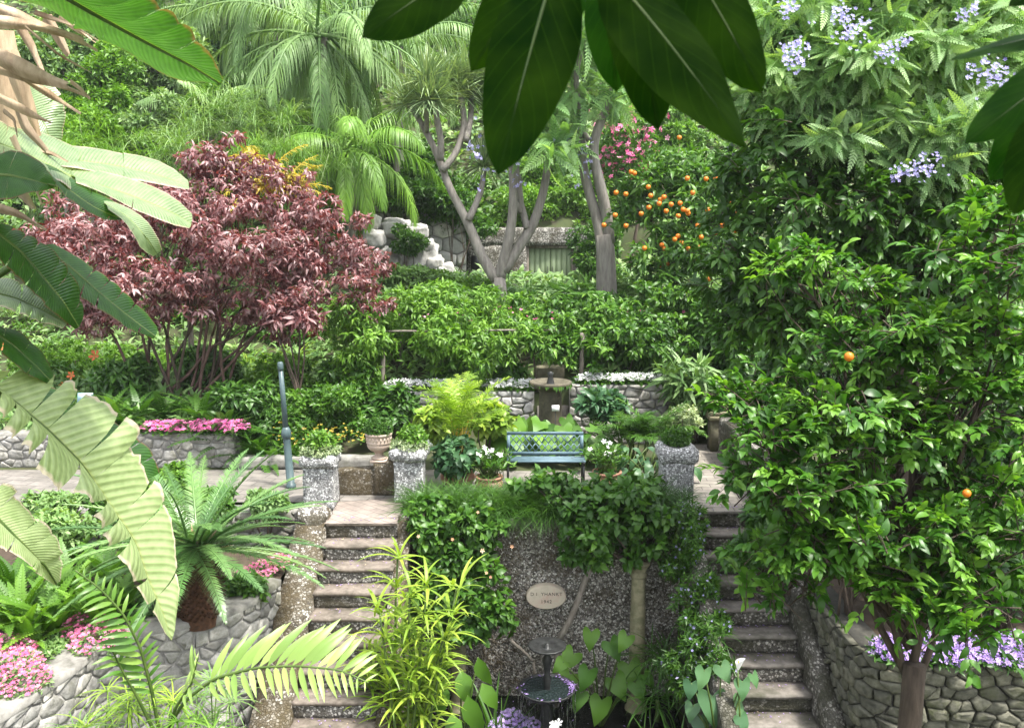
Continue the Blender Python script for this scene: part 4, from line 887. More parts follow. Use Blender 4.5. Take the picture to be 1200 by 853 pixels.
m = MB()
for (x0, x1, Y0, ri, ru, n_) in ((-2.5, -1.62, 12.0, .205, .305, 10), (2.66, 3.58, 12.52, .225, .32, 10)):
    for i in range(0, n_):
        k = 26; yb_ = Y0 - ru * i; P = np.stack([rng.uniform(x0, x1, k), yb_ + (rng.beta(3, 1, k)) * (ru - .02), np.full(k, -ri * i + .012)], 1)
        A = sph(k); A[:, 2] = 0; m.inst(TD, P, A, sph(k) * .3 + [0, 0, 1], rng.uniform(.015, .045, k), rng.random(k), (rng.random(k * 2) < .3).repeat(1)[:k].astype(int).repeat(2))
tag(m.build('leaf_litter', [F_LILAC, DRY]), 'fallen lilac petals scattered with dry leaf bits on both flights of stairs', kind='stuff')

# ================================================================ the wooded slope behind
def gpt(px, Y):
    x = pt(px, 300, Y)[0]; return np.array([x, Y, gz(x, Y)])
UG = MB(); n = 52000
ux, uy = rng.uniform(-34, 34, n), 15.3 + 47 * rng.random(n) ** 1.35; k_ = ~((np.abs(ux - .76) < .45) & (uy < 19)) & ((uy > 17.2) | (ux < -4.6) | (ux > 4)); ux, uy = ux[k_], uy[k_]; k_ = np.abs(ux) < uy * .62 + 2; k_ &= ~((ux > hx0 - .5) & (ux < hx1 + .5) & (uy > 26) & (uy < 29.2)); ux, uy = ux[k_], uy[k_]
hh_ = rng.random(len(ux)) * np.where(uy > 20, .55, .3); P = np.stack([ux, uy, hill(ux, uy) + hh_], 1); far = uy > 24
leaves(UG, P[far], np.tile([0, -.35, .9], (far.sum(), 1)), 5, TO, .30, 80, .3, .4, 0, (.5, .32)); leaves(UG, P[~far], np.tile([0, -.35, .9], ((~far).sum(), 1)), 6, TON, .24, 70, .3, .5, 0, (.45, .25))
tag(UG.build('undergrowth', G_PALE), 'green undergrowth covering the slope behind the garden', kind='stuff')

SLOPE = [  # px, Y, crown centre py, half w px, half h px, material, template, leaf, n, tone, label
    (-60, 34, 60, 110, 110, G_MID, TD, .26, 2600, .5, 'leafy slope tree above the dry brown palm leaves'),
    (120, 40, 60, 90, 80, G_PALE, TD, .28, 2600, .6, 'hazy pale tree behind the brown dry fronds'),
    (230, 44, 20, 100, 80, G_PALE, TD, .30, 2400, .5, 'tall pale tree at the top of the slope above the paddle leaf tip'),
    (110, 29, 125, 60, 50, G_LIGHT, TD, .2, 2400, .75, 'bright green round tree below the paddle leaf'),
    (330, 38, 30, 80, 80, G_PALE, TD, .26, 2200, .35, 'grey green tree behind the drooping palm'),
    (455, 40, 20, 75, 60, G_BLUE, TD, .26, 2600, .7, 'blue green tree behind the hanging dark leaf tip'),
    (545, 36, 40, 70, 70, G_MID, TD, .24, 2600, .45, 'mid green slope tree behind the dragon tree rosettes'),
    (630, 42, 20, 90, 80, G_PALE, TD, .28, 2400, .6, 'pale tree at the top of the slope between the hanging leaves'),
    (735, 38, 60, 90, 80, G_MID, TD, .26, 2600, .55, 'slope tree behind the twin grey trunks'),
    (850, 36, 20, 90, 90, G_MID, TD, .26, 2600, .4, 'dark slope tree behind the feathery canopy edge'),
    (960, 34, 60, 100, 110, G_DARK, TD, .26, 2400, .5, 'very dark slope tree behind the feathery canopy'),
    (1120, 32, 90, 130, 150, G_DARK, TD, .28, 2600, .5, 'broad dark slope tree behind the citrus branches'),
    (430, 30, 190, 60, 70, G_MID, TD, .2, 2600, .35, 'dark shrubby tree behind the hanging palm leaves'),
    (500, 28, 215, 46, 60, G_MID, TD, .18, 2600, .45, 'small leafy tree left of the forked grey trunk'),
    (640, 31, 190, 50, 55, G_LIGHT, TD, .2, 2600, .55, 'light yellow green tree above the hut roof'),
    (560, 30.5, 225, 34, 40, G_LIGHT, TD, .18, 1800, .4, 'yellow green bushy tree between the forked branches'),
    (695, 30, 215, 45, 60, G_LIGHT, TD, .18, 2400, .6, 'lime green tree beside the hut roof corner'),
    (770, 30, 150, 60, 60, G_LIGHT, TD, .2, 2400, .5, 'light green tree above the oranges'),
    (130, 26.5, 90, 54, 56, G_LIGHT, TD, .17, 2600, .55, 'bright shrubby tree on the open slope above the grassy clumps'),
    (205, 27.5, 60, 56, 60, G_PALE, TD, .18, 2600, .7, 'pale shrubby tree on the open slope near the tall palm'),
    (75, 29, 45, 60, 64, G_PALE, TD, .19, 2600, .5, 'pale shrubby tree high on the open slope by the dry leaves'),
    (180, 24.5, 140, 46, 44, G_PALE, TD, .15, 2400, .7, 'low bright bush on the slope just over the red tree'),
    (255, 26, 115, 40, 34, G_MID, TD, .16, 2400, .75, 'leafy bush between the tall palm and the red tree'),
    (110, 23.5, 160, 46, 44, G_LIGHT, TD, .15, 2200, .7, 'low bush on the slope behind the pale paddle leaf'),
    (95, 31, 30, 60, 40, G_PALE, TD, .2, 2600, .8, 'rounded pale bush high on the slope behind the dry brown fronds'),
    (165, 31.5, 25, 60, 44, G_MID, TD, .2, 2600, .7, 'rounded green tree high on the slope behind the paddle leaf blade'),
    (150, 26.3, 125, 36, 34, G_PALE, TD, .16, 2400, .65, 'rounded pale bush in the middle of the slope'),
    (85, 25.4, 140, 36, 34, G_LIGHT, TD, .16, 2400, .4, 'rounded bright bush in the middle of the slope by the dry stalks'),
    (225, 27.6, 95, 36, 34, G_BLUE, TD, .16, 2400, .9, 'rounded blue green bush in front of the tall palm'),
    (300, 27.0, 130, 44, 44, G_MID, TD, .17, 2400, .65, 'rounded green bush under the tall palm fronds'),
    (290, 31, 60, 50, 50, G_BLUE, TD, .2, 2400, .8, 'blue green tree behind the fronds of the tall palm'),
    (20, 27, 250, 70, 110, G_MID, TD, .2, 2200, .5, 'green tree behind the paddle leaf stems'),
]
for (px, Y, py, hw, hh, mt, tm_, L, n, tn, lab) in SLOPE:
    b0 = bl(px, py, Y, hw * .75, hh * .8); bs = [b0, bl(px - hw * .45, py + hh * .3, Y - .5, hw * .55, hh * .5), bl(px + hw * .45, py + hh * .25, Y + .4, hw * .55, hh * .5), bl(px + hw * .1, py + hh * .65, Y - .8, hw * .6, hh * .4)]
    tree('slope_tree', lab, 'tree', gpt(px, Y), .22, bs, mt, tm_, L, n, 6, 'trees on the slope', BARK_GREY, tone=(tn, .22), sub=12, nlimb=4)

# queen palms with hanging leaflets
def palm(name, label, px, py, Y, n, L, mat, tones, group=None, tr=.2, el=(-35, 78), k=64, g=1.7, ll=.20, lw=.034, arch=80, plum=.45):
    c = pt(px, py, Y); base = gpt(px, Y); t = thing(name, label, 'palm', base, group)
    if c[2] > base[2] + .4:
        m = MB(); limb(m, base - [0, 0, .1], c, tr, tr * .7, 10, .02, k=9); m.build('trunk', BARK_GREY, t, smooth=True)
    m = MB(); fronds(m, c, n, L, ll * L, lw, k, el, arch, g, plum, .14, (tones, .2), .12); m.build('fronds', mat, t); return t
palm('queen_palm', 'tall palm with grey green hanging leaflets behind the red tree', 378, 42, 26, 34, 4.4, G_PALE, .6, 'palms on the slope', el=(-50, 62))
palm('queen_palm', 'taller palm whose hanging fronds enter at the top above the red tree', 330, -25, 29, 26, 4.6, G_PALE, .5, 'palms on the slope', el=(-50, 60))
palm('queen_palm', 'palm with fresh yellow green hanging fronds above the rockery', 415, 175, 24.5, 22, 2.9, G_LIGHT, .8, 'palms on the slope', tr=.14, ll=.26, el=(-45, 70))
palm('queen_palm', 'pale palm high on the slope above the paddle leaf tip', 265, 15, 31, 26, 4.8, G_PALE, .5, 'palms on the slope', lw=.036)
palm('queen_palm', 'small pale feathery palm on the slope just over the red tree', 245, 140, 25.5, 22, 2.6, G_PALE, .75, 'palms on the slope', tr=.12, el=(-20, 80))
palm('queen_palm', 'grey feathery palm beside the rosettes of the dragon tree', 470, 55, 29, 22, 3.8, G_PALE, .4, 'palms on the slope', lw=.034)
# yellowing frond cluster above the red tree
t = thing('yellow_shrub', 'clump of yellowed arching leaves behind the top of the red tree', 'shrub', gpt(330, 20.5)); c = pt(318, 232, 20.5)
m = MB(); fronds(m, c, 16, 1.5, .3, .02, 26, (10, 86), 60, .7, .3, .2, (.6, .2), .2); m.build('foliage', L_YEL, t); m = MB(); limb(m, np.array(t.location), c, .05, .05, 5); m.build('stem', BARK_BROWN, t)
# bright grassy clumps on the slope
for (px, py, Y, n, L, mt, lab) in ((120, 205, 21, 26, 1.3, G_LIGHT, 'bright grassy clump above the far edge of the red crown'), (210, 195, 22, 26, 1.4, G_PALE, 'pale grassy clump behind the pale paddle leaf'), (300, 205, 21.5, 24, 1.2, G_LIGHT, 'bright grassy clump below the feathery palms'), (60, 185, 23, 26, 1.4, G_LIGHT, 'bright grassy clump beside the brown dry fronds'), (350, 190, 22.5, 24, 1.2, G_PALE, 'pale grassy clump under the hanging palm leaves'), (265, 155, 23.5, 26, 1.5, G_PALE, 'weeping pale clump just above the top of the red tree')):
    c = pt(px, py, Y); gb = gpt(px, Y); t = thing('bamboo_clump', lab, 'bamboo', gb, 'grassy clumps on the slope'); m = MB()
    for k in range(38):
        q = c + rng.normal(size=3) * [.75, .5, .5]; tuft(m, q, n, L * .6, TS5, (25, 88), 0, (.6, .28), .42, jit=.12)
    m.build('foliage', mt, t); m = MB()
    for k in range(14): limb(m, gb + rng.normal(size=3) * [.3, .3, 0], c + rng.normal(size=3) * [.6, .4, .4], .02, .012, 5, k=5)
    m.build('cane', STEM_G, t)

# dragon trees
def trunk_path(m, pts_, Y0, r0, r1, k=9, dy=0.0, mat=0):
    P = np.array([pt(px, py, Y0 + dy * i / max(1, len(pts_) - 1)) for i, (px, py) in enumerate(pts_)]); s = np.linspace(0, 1, len(P)); t = np.linspace(0, 1, len(P) * 3)
    Q = np.stack([np.interp(t, s, P[:, q]) for q in range(3)], 1)
    for _ in range(2): Q[1:-1] = (Q[:-2] + 2 * Q[1:-1] + Q[2:]) / 4
    m.tube(Q, np.linspace(r0, r1, len(Q)), k, mat, rng.uniform(.4, .7)); return Q
Yd = 21.0; px1 = m_per_px(Yd, 250) * .86
t = thing('dragon_tree', 'grey forked dragon tree with spiky rosettes beside the hut', 'tree', gpt(587, Yd)); b = np.array(t.location)
m = MB(); m.tube(np.array([b - [0, 0, .2], b + [0, 0, .25], pt(584, 325, Yd)]), [11.5 * px1, 10 * px1, 9.5 * px1], 12); m.build('trunk', BARK_GREY, t, smooth=True)
BR = [([(581, 328), (566, 305), (553, 272), (540, 245), (527, 222), (512, 180), (492, 140), (478, 122)], 8, 3.4, .3), ([(549, 258), (560, 235), (566, 215), (567, 195)], 5, 3.6, .4), ([(518, 200), (535, 180), (545, 148), (541, 118), (538, 108)], 5, 3.8, .5), ([(516, 188), (517, 165), (512, 140), (508, 118)], 5, 3.6, -.4), ([(546, 165), (552, 140), (552, 112)], 4.5, 3.8, .8), ([(500, 155), (500, 135), (498, 118)], 3.6, 3, -.5),
      ([(586, 326), (590, 305), (598, 275), (602, 240), (601, 200), (598, 170)], 8, 5, -.3), ([(602, 232), (612, 255), (609, 215), (604, 190)], 4, 3.5, .3), ([(590, 318), (607, 290), (625, 265), (637, 225), (643, 190), (640, 150)], 8.5, 4.2, .2), ([(618, 268), (612, 245), (604, 215), (606, 180)], 5, 4, .5), ([(640, 185), (632, 150), (628, 110)], 4, 3, .5)]
tips = []
for (pp, r0, r1, dy) in BR:
    m = MB(); Q = trunk_path(m, pp, Yd, r0 * px1, r1 * px1, 9, dy); m.build('limb', BARK_GREY, t, smooth=True); tips.append(Q[-1])
m = MB()
for q in tips[:6] + [pt(525, 92, Yd + .4), pt(500, 95, Yd - .4), pt(545, 95, Yd + .6), pt(600, 120, Yd), pt(628, 70, Yd), pt(575, 90, Yd + .5)]:
    tuft(m, q, 210, .85, T_strap(.045, 5, .12), (-30, 85), 0, (.55, .25), .8, jit=.05)
m.build('rosettes', leaf_mat('leaf_rosette', (.07, .115, .075), (.16, .225, .15), (.32, .38, .28), trans=.2), t)
t = thing('grey_trunk_tree', 'tree with twin smooth grey trunks beside the orange tree', 'tree', gpt(712, 21.0)); b = np.array(t.location)
m = MB(); m.tube(np.array([b - [0, 0, .2], b + [0, 0, .3], pt(710, 300, Yd), pt(708, 275, Yd)]), [17 * px1, 15 * px1, 13 * px1, 12 * px1], 12); m.build('trunk', BARK_GREY, t, smooth=True)
for (pp, r0, r1, dy) in (([(705, 285), (700, 255), (689, 222), (682, 190), (683, 160), (676, 120), (668, 70), (672, 20)], 8, 4, .3), ([(714, 285), (711, 250), (703, 215), (694, 180), (700, 150), (716, 120), (722, 90), (735, 30)], 8.5, 4.5, -.2), ([(690, 165), (676, 140), (655, 110), (640, 95)], 3.5, 2, .2), ([(683, 150), (672, 90), (688, 40), (692, 0)], 4, 3, -.6)):
    m = MB(); trunk_path(m, pp, Yd, r0 * px1, r1 * px1, 9, dy); m.build('limb', BARK_GREY, t, smooth=True)
m = MB(); P, O = blob_pts(subblobs([bl(650, 115, Yd, 55, 40), bl(715, 90, Yd, 55, 50), bl(660, 40, Yd, 70, 40), bl(640, 170, Yd - .6, 40, 22)], 8), 420, .4); leaves(m, P, O, 3, TJAC, .75, 80, .5, .7, 0, (.5, .2)); m.build('crown', G_JAC, t)
m = MB(); P = np.concatenate([bl_ + rng.normal(size=(14, 3)) * [.12, .12, .3] for bl_ in (pt(684, 175, Yd - .4), pt(680, 195, Yd - .4), pt(566, 190, Yd - .4), pt(555, 170, Yd - .4), pt(605, 200, Yd - .5), pt(655, 180, Yd - .5))]); flowers(m, P, sph(len(P)), .10); m.build('blossom', F_BLUE, t)

# orange tree with many fruits
bs = [bl(800, 250, 20, 62, 55), bl(760, 230, 20.3, 40, 45), bl(840, 230, 20.4, 45, 60), bl(790, 300, 19.6, 45, 40), bl(800, 195, 20.6, 55, 35)]
def oranges(t, sb):
    n = 56
    P = pt(0, 0, 1)[None]
    for k in range(n):
        px, py = rng.normal(812, 38), rng.normal(250, 38)
        if rng.random() < .25: px, py = rng.normal(780, 26), rng.normal(270, 35)
        q = pt(px, py, 18.72 + abs(py - 250) * .012 + rng.uniform(-.1, .25)); m = MB(); m.lathe([(0, -.052), (.03, -.042), (.05, -.012), (.052, .01), (.042, .038), (.017, .05), (0, .05)], q, 10); m.build('orange', FRUIT, t, smooth=True)
tree('orange_tree', 'leafy orange tree full of small oranges beside the hut', 'tree', gpt(795, 20), .12, bs, G_MID, TON, .24, 1500, 6, tone=(.6, .22), extra=oranges, fork=.4)
m = MB(); P = np.concatenate([pt(px, py, 26.0) + rng.normal(size=(60, 3)) * [.4, .3, .4] for px, py in ((735, 150), (742, 180), (725, 170))])
t = thing('bougainvillea', 'pink flowering shrub between the twin trunks and the orange tree', 'shrub', gpt(735, 26)); flowers(m, P, sph(len(P)), .16); m.build('blossom', F_CORAL, t)
m = MB(); P, O = blob_pts([bl(735, 175, 26.2, 30, 45)], 260); leaves(m, P, O, 5, TD, .2, 70); m.build('foliage', G_MID, t); m = MB(); limb(m, np.array(t.location), pt(735, 175, 26.2), .06, .03); m.build('stem', BARK_BROWN, t)

# red leaved tree
Yr = 16.9; base = np.array([pt(205, 300, Yr)[0], Yr, gz(pt(205, 300, Yr)[0], Yr)])
bs = [bl(118, 275, Yr, 62, 55), bl(95, 310, Yr - .6, 50, 40), bl(190, 250, Yr, 62, 52), bl(165, 320, Yr - .9, 55, 38), bl(262, 235, Yr, 72, 62), bl(280, 195, Yr + .2, 40, 30), bl(335, 240, Yr + .2, 62, 52), bl(380, 285, Yr, 52, 55), bl(300, 300, Yr - .9, 68, 55), bl(235, 315, Yr - 1.0, 55, 45), bl(355, 340, Yr - .5, 58, 38), bl(410, 315, Yr + .2, 40, 45), bl(70, 250, Yr + .4, 36, 36), bl(345, 375, Yr - .3, 34, 22), bl(110, 350, Yr - .3, 50, 30), bl(175, 362, Yr - .5, 46, 26), bl(270, 358, Yr - .6, 52, 28), bl(225, 345, Yr + .4, 40, 24), bl(420, 350, Yr, 34, 24)]
t = thing('red_leaf_tree', 'wide multi stemmed tree with wine red leaves behind the magenta bed', 'tree', base)
m = MB(); P, O = blob_pts(subblobs(bs, 11, .32, .4, .7, .6, (.6, 1.2)), 7400, .4); leaves(m, P, O, 6, TON, .142, 70, .95, .4, 0, (.5, .28), 1.05); m.build('crown', L_RED, t)
m = MB(); P, O = blob_pts(subblobs([bl(330, 215, Yr + .6, 40, 30), bl(290, 190, Yr + .7, 30, 24)], 5), 160); leaves(m, P, O, 5, TON, .17, 70, .8, .4); m.build('yellowing_leaves', L_YEL, t)
for k, b in enumerate(bs[:12] + bs[2:9]):
    m = MB(); s0 = base + [rng.uniform(-.75, .85), rng.uniform(-.3, .3), -.1]; tgt = np.array(b[:3]) + rng.normal(size=3) * .25; mid_ = s0 + (tgt - s0) * .45 + [0, 0, .25]
    limb(m, s0, mid_, .032, .024, 6, .04, k=6); Q = limb(m, mid_, tgt, .024, .010, 6, .05, k=5)
    for d in sph(5): limb(m, Q[rng.integers(1, 5)], np.array(b[:3]) + d * np.array(b[3:6]) * .8, .012, .004, 4, .06, k=4)
    m.build('trunk', BARK_PINK if k % 3 else BARK_BROWN, t)
m = MB(); q = gpt(218, 17.2); m.tube([q - [0, 0, .1], q + [.02, 0, 2.2]], .055, 7); tag(m.build('support_post', WOOD_G, None, q), 'straight grey wooden stake among the stems of the red tree', 'stake')
# thin dark stemmed sapling on the right of the red crown
t = thing('sapling_tree', 'thin dark stemmed sapling between the pole and the red crown', 'sapling', gpt(345, 16.2)); b = np.array(t.location); m = MB()
for q in ((322, 380), (338, 385), (350, 370), (333, 410), (356, 395)): limb(m, b + rng.normal(size=3) * [.1, .1, 0], pt(*q, 16.2), .03, .012, 6, .05)
m.build('stem', BARK_BROWN, t); m = MB(); P, O = blob_pts([bl(345, 372, 16.2, 34, 16)], 120); leaves(m, P, O, 5, TON, .2, 70, .6, .4); m.build('foliage', L_RED, t)

# hedge and greenery round the red tree
shrub('clipped_hedge', 'bright green clipped hedge beyond the red tree stems', 'hedge', [bl(70, 420, 18.5, 45, 30), bl(120, 425, 18.5, 50, 32), bl(170, 430, 18.7, 40, 30), bl(40, 440, 18.3, 40, 34)], G_LIGHT, TD, .10, 2600, 6, tone=(.6, .2), sub=14, fr=.3)
HB = thing('hibiscus', 'orange flowered hibiscus shrub in front of the clipped hedge', 'shrub', gpt(100, 17.6)); m = MB(); P = np.array([pt(112, 417, 17.2), pt(8, 405, 17.2), pt(84, 440, 17.2), pt(20, 418, 17.2), pt(75, 452, 17.2)]); flowers(m, P, np.tile([0, -1, .3], (5, 1)), .2); m.build('blossom', F_ORANGE, HB)
m = MB(); P, O = blob_pts(subblobs([bl(60, 445, 17.6, 60, 30)], 6), 420); leaves(m, P, O, 5, TO, .13, 75); m.build('foliage', G_MID, HB); m = MB(); [limb(m, np.array(HB.location), q, .02, .008) for q in P[:8]]; m.build('stem', BARK_BROWN, HB)
for (px, py, Y, w, L, mt, lab) in ((270, 415, 19.5, .9, 1.1, G_LIGHT, 'bright grassy clump behind the red tree stems'), (310, 420, 19.3, .9, 1.1, G_LIME, 'lime grassy clump behind the dark sapling'), (240, 400, 20, .9, 1.1, G_PALE, 'pale grassy clump deep behind the red stems'), (360, 430, 19.0, .9, 1.0, G_LIGHT, 'bright grassy clump near the vine arbour')):
    c = pt(px, py + 25, Y); t = thing('tall_grass', lab, 'grass', (c[0], c[1], gz(c[0], c[1])), 'tall grasses behind the red tree'); m = MB()
    for k in range(12): tuft(m, c + rng.normal(size=3) * [.45, .3, .12], 22, L * .8, TS, (30, 85), 0, (.6, .25), .5)
    m.build('foliage', mt, t); m = MB(); limb(m, np.array(t.location) - [0, 0, .05], c, .08, .05); m.build('stem', STEM_G, t)
SH = [
    (385, 480, 15.9, 45, 42, G_MID, TD, .13, 1500, .65, 'leafy green bush behind the pole and first pillar'),
    (350, 510, 15.5, 40, 30, G_MID, TD, .13, 1100, .6, 'low yellow flecked bush beside the pole'),
    (420, 455, 17.0, 35, 40, G_MID, TO, .18, 800, .5, 'green bush between the red crown and the arbour'),
    (295, 480, 15.9, 40, 36, G_DARK, TON, .2, 800, .6, 'dark ferny bush beneath the red tree'),
    (330, 440, 17.4, 40, 28, G_LIGHT, TD, .14, 900, .5, 'light bush beneath the drooping red branch'),
    (150, 450, 16.6, 40, 32, G_DARK, TON, .2, 700, .5, 'dark undershrub at the far foot of the red tree'),
    (240, 445, 17.4, 40, 36, G_DARK, TON, .2, 800, .5, 'dark undershrub among the red tree stems'),
    (490, 330, 22.5, 36, 24, G_PALE, TD, .16, 1100, .5, 'soft pale shrub at the foot of the rockery'),
    (520, 360, 20.5, 40, 22, G_DARK, TD, .16, 900, .7, 'dark shrub in front of the hut window'),
    (640, 357, 22.5, 45, 15, G_MID, TFERN, .42, 200, .55, 'ferny shrub in front of the green hut door'),
    (600, 362, 21.3, 40, 18, G_MID, TFERN, .5, 200, .5, 'ferny shrub at the foot of the dragon tree'),
    (690, 362, 20.5, 45, 24, G_MID, TFERN, .5, 240, .6, 'ferny shrub at the foot of the twin trunks'),
    (740, 350, 21.2, 40, 22, G_PALE, TD, .15, 900, .5, 'pale shrub under the orange tree'),
    (830, 345, 20.5, 45, 26, G_PALE, TD, .15, 900, .6, 'pale grassy shrub beneath the oranges'),
    (775, 385, 19.5, 50, 28, G_MID, TFERN, .5, 240, .4, 'ferny bush at the far end of the arbour'),
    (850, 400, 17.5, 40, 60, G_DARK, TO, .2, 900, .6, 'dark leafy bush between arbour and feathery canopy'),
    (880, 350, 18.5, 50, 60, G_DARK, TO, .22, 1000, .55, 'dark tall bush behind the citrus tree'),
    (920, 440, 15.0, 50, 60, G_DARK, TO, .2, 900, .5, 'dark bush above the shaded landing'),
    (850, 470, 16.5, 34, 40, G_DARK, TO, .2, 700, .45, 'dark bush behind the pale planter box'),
    (810, 455, 16.4, 30, 34, G_PALE, TFERN, .42, 200, .45, 'feathery grey green bush near the dark capped pillar'),
    (705, 475, 15.7, 26, 20, G_BLUE, TO, .2, 380, .5, 'blue green leafy plant beside the stone basin'),
    (460, 475, 16.3, 30, 22, G_DARK, TO, .22, 500, .55, 'dark broad leaved bush beside the arbour post'),
    (560, 425, 17.6, 40, 24, G_DARK, TO, .24, 420, .5, 'dark broad leaved bush under the arbour'),
    (740, 415, 18.2, 36, 20, G_MID, TON, .24, 420, .45, 'strappy green plant under the arbour above the white flowers'),
    (790, 418, 18.4, 36, 18, G_PALE, TON, .2, 420, .7, 'pale strappy plant above the white flowers'),
    (450, 405, 19.6, 50, 40, G_DARK, TO, .2, 800, .45, 'added dark leafy bush filling the near end of the arbour'),  # row of dark bushes added to stand in for shade behind the posts
    (515, 410, 19.8, 50, 36, G_DARK, TO, .2, 800, .55, 'added dark leafy bush behind the arbour posts above the golden palm'),
    (580, 405, 20.0, 46, 34, G_DARK, TO, .2, 800, .4, 'added dark leafy bush behind the arbour left of the stone steps'),
    (690, 400, 20.0, 46, 34, G_DARK, TO, .2, 800, .5, 'added dark leafy bush behind the arbour right of the stone steps'),
    (750, 395, 20.0, 46, 34, G_DARK, TO, .2, 800, .4, 'added dark leafy bush behind the arbour under the twin trunks'),
    (815, 395, 19.6, 46, 40, G_DARK, TO, .2, 800, .55, 'added dark leafy bush at the far end of the arbour under the oranges'),
    (635, 385, 20.6, 40, 20, G_MID, TO, .18, 700, .6, 'mid green bush on top of the stone steps'),
    (560, 345, 22.0, 40, 22, G_LIGHT, TD, .15, 900, .5, 'light green bush left of the hut below the forked trunk'),
    (455, 370, 21.5, 44, 26, G_MID, TD, .16, 1100, .6, 'leafy bush between rockery and arbour'),
    (700, 300, 24.5, 30, 44, G_MID, TD, .16, 1100, .5, 'creeper covered bush at the hut corner beside the twin trunks'),
    (525, 255, 26.4, 46, 30, G_MID, TD, .18, 1100, .45, 'leafy bush above the rockery and hut roof'),
    (620, 245, 29.5, 60, 26, G_LIGHT, TD, .18, 1300, .55, 'light bushy growth along the hut roof'),
    (60, 385, 21.5, 60, 36, G_LIGHT, TD, .16, 1300, .5, 'light bushy growth beyond the clipped hedge'),
    (150, 385, 21.5, 60, 36, G_MID, TD, .16, 1300, .6, 'bushy growth beyond the twisted red stems'),
    (240, 375, 21.8, 60, 36, G_LIGHT, TD, .16, 1300, .4, 'bushy growth seen between the red tree stems'),
    (330, 390, 21.5, 60, 34, G_MID, TD, .16, 1300, .6, 'bushy growth beyond the dark sapling'),
    (480, 285, 23.4, 20, 20, G_MID, TD, .12, 600, .5, 'small shrub growing among the boulders'),
    (515, 340, 23.0, 34, 20, G_LIGHT, TD, .14, 900, .5, 'light shrub covering the lower boulders'),
    (445, 335, 23.0, 30, 24, G_MID, TD, .14, 900, .5, 'mid green shrub covering the near side of the rockery'),
    (530, 235, 25.2, 34, 24, G_MID, TD, .16, 900, .4, 'dark shrub above the topmost boulder'),
    (470, 225, 25.4, 40, 22, G_MID, TD, .16, 900, .5, 'shrub trailing above the rockery'),
    (800, 490, 15.2, 26, 16, G_GREY, TD, .07, 700, .6, 'silvery grey cushion shrub behind the dark capped pillar'),
    (30, 500, 16.5, 40, 40, G_MID, TO, .2, 700, .5, 'green bush beyond the big sunlit paddle leaf'),
]
for (px, py, Y, w, h, mt, tm_, L, n, tn, lab) in SH:
    b = bl(px, py, Y, w, h); gzv = min(b[2] - .3, gz(b[0], Y)) if Y > 12.5 else b[2] - b[5]
    shrub('garden_shrub', lab, 'shrub', [b], mt, tm_, L, n, 5, (b[0], Y, gz(b[0], Y) - .03), 'shrubs of the terraces', sub=9, fr=.42, tone=(tn, .22), stems=6)
# ferns under the red tree
def ferns(px, py, Y, n, L, mt, lab, group='ferns under the red tree', el=(15, 70), tn=.5, tm_=None):
    c = pt(px, py, Y); zb = gz(c[0], Y); t = thing('fern', lab, 'fern', (c[0], Y, zb), group); m = MB(); tuft(m, (c[0], Y, max(zb, c[2] - L * .4)), n, L, tm_ or T_FN, el, 0, (tn, .2)); m.build('fronds', mt, t)
    m = MB(); limb(m, (c[0], Y, zb - .03), (c[0], Y, max(zb + .05, c[2] - L * .38)), .05, .04, 4); m.build('stem', FIBRE, t); return t
T_FN = T_frond(16, .055, .14, .45, .4, 78, .1, .5, .08)
for k, (px, py, Y, mt) in enumerate(((120, 465, 15.7, G_DARK), (160, 470, 15.6, G_MID), (195, 470, 15.7, G_DARK), (235, 468, 15.6, G_MID), (262, 480, 15.4, G_MID), (285, 505, 15.3, G_DARK), (300, 515, 15.25, G_MID), (318, 530, 15.15, G_MID), (268, 520, 15.3, G_DARK), (140, 485, 15.45, G_MID))):
    ferns(px, py, Y, 26, 1.0, mt, ['dark', 'green'][mt is G_MID] + ' arching fern under the red tree, ' + ['beside the blue sign', 'behind the magenta flowers', 'at the foot of the twisted stems', 'by the thickest stems', 'at the wall corner', 'just past the wall end', 'nearest the kerb middle', 'on the kerb by the pole', 'spilling over the wall end', 'at the edge of the magenta flowers'][k])
ferns(305, 545, 15.2, 30, .5, G_GREY, 'small silvery strap leaved tuft on the kerb behind the path', None, (30, 80), .5, TS)

# carpets of bedding flowers
def carpet(name, label, pts_, n, size, fmat, gmat, nf=None, hgt=.12, lean=(0, -.3, .9), tone=(.5, .25), mound=.0):
    """pts_: list of (x, y, z, rx, ry) patches"""
    m = MB(); k = len(pts_); q = np.array(pts_); i = rng.integers(0, k, n); a, r = rng.random(n) * 6.28, np.sqrt(rng.random(n))
    P = q[i, :3] + np.stack([np.cos(a) * r * q[i, 3], np.sin(a) * r * q[i, 4], hgt * (1 - r ** 2 * .6) * rng.uniform(.55, 1.05, n)], 1); O = np.tile(lean, (n, 1)).astype(float)
    g = rng.random(n) < .55; Pg = P[g] - [0, 0, .03]; leaves(m, Pg, O[g], 4, TD, size * 1.5, 80, .2, .6, 1)
    flowers(m, P, O, size, None, 0, tone); return tag(m.build(name, [fmat, gmat]), label, kind='stuff')
def strip(pa, pb, Y, z, n, r, ry=.15): return [(*(pt(pa + (pb - pa) * t, 0, Y)[:2]), z, r, ry) for t in np.linspace(0, 1, n)]
carpet('flower_bed', 'magenta bedding flowers on the bright rubble wall', strip(150, 256, 15.1, .58, 9, .2, .22), 1100, .065, F_PINK, G_MID, hgt=.2)
carpet('flower_bed', 'white bedding flowers on the pale wall beside the stone basin', strip(455, 625, 17.05, .98, 14, .22, .17), 1500, .085, F_WHITE, G_MID, hgt=.16)
carpet('flower_bed', 'white bedding flowers behind the grassy palm', strip(694, 798, 16.85, 1.15, 9, .2, .16), 1300, .085, F_WHITE, G_MID, hgt=.14)
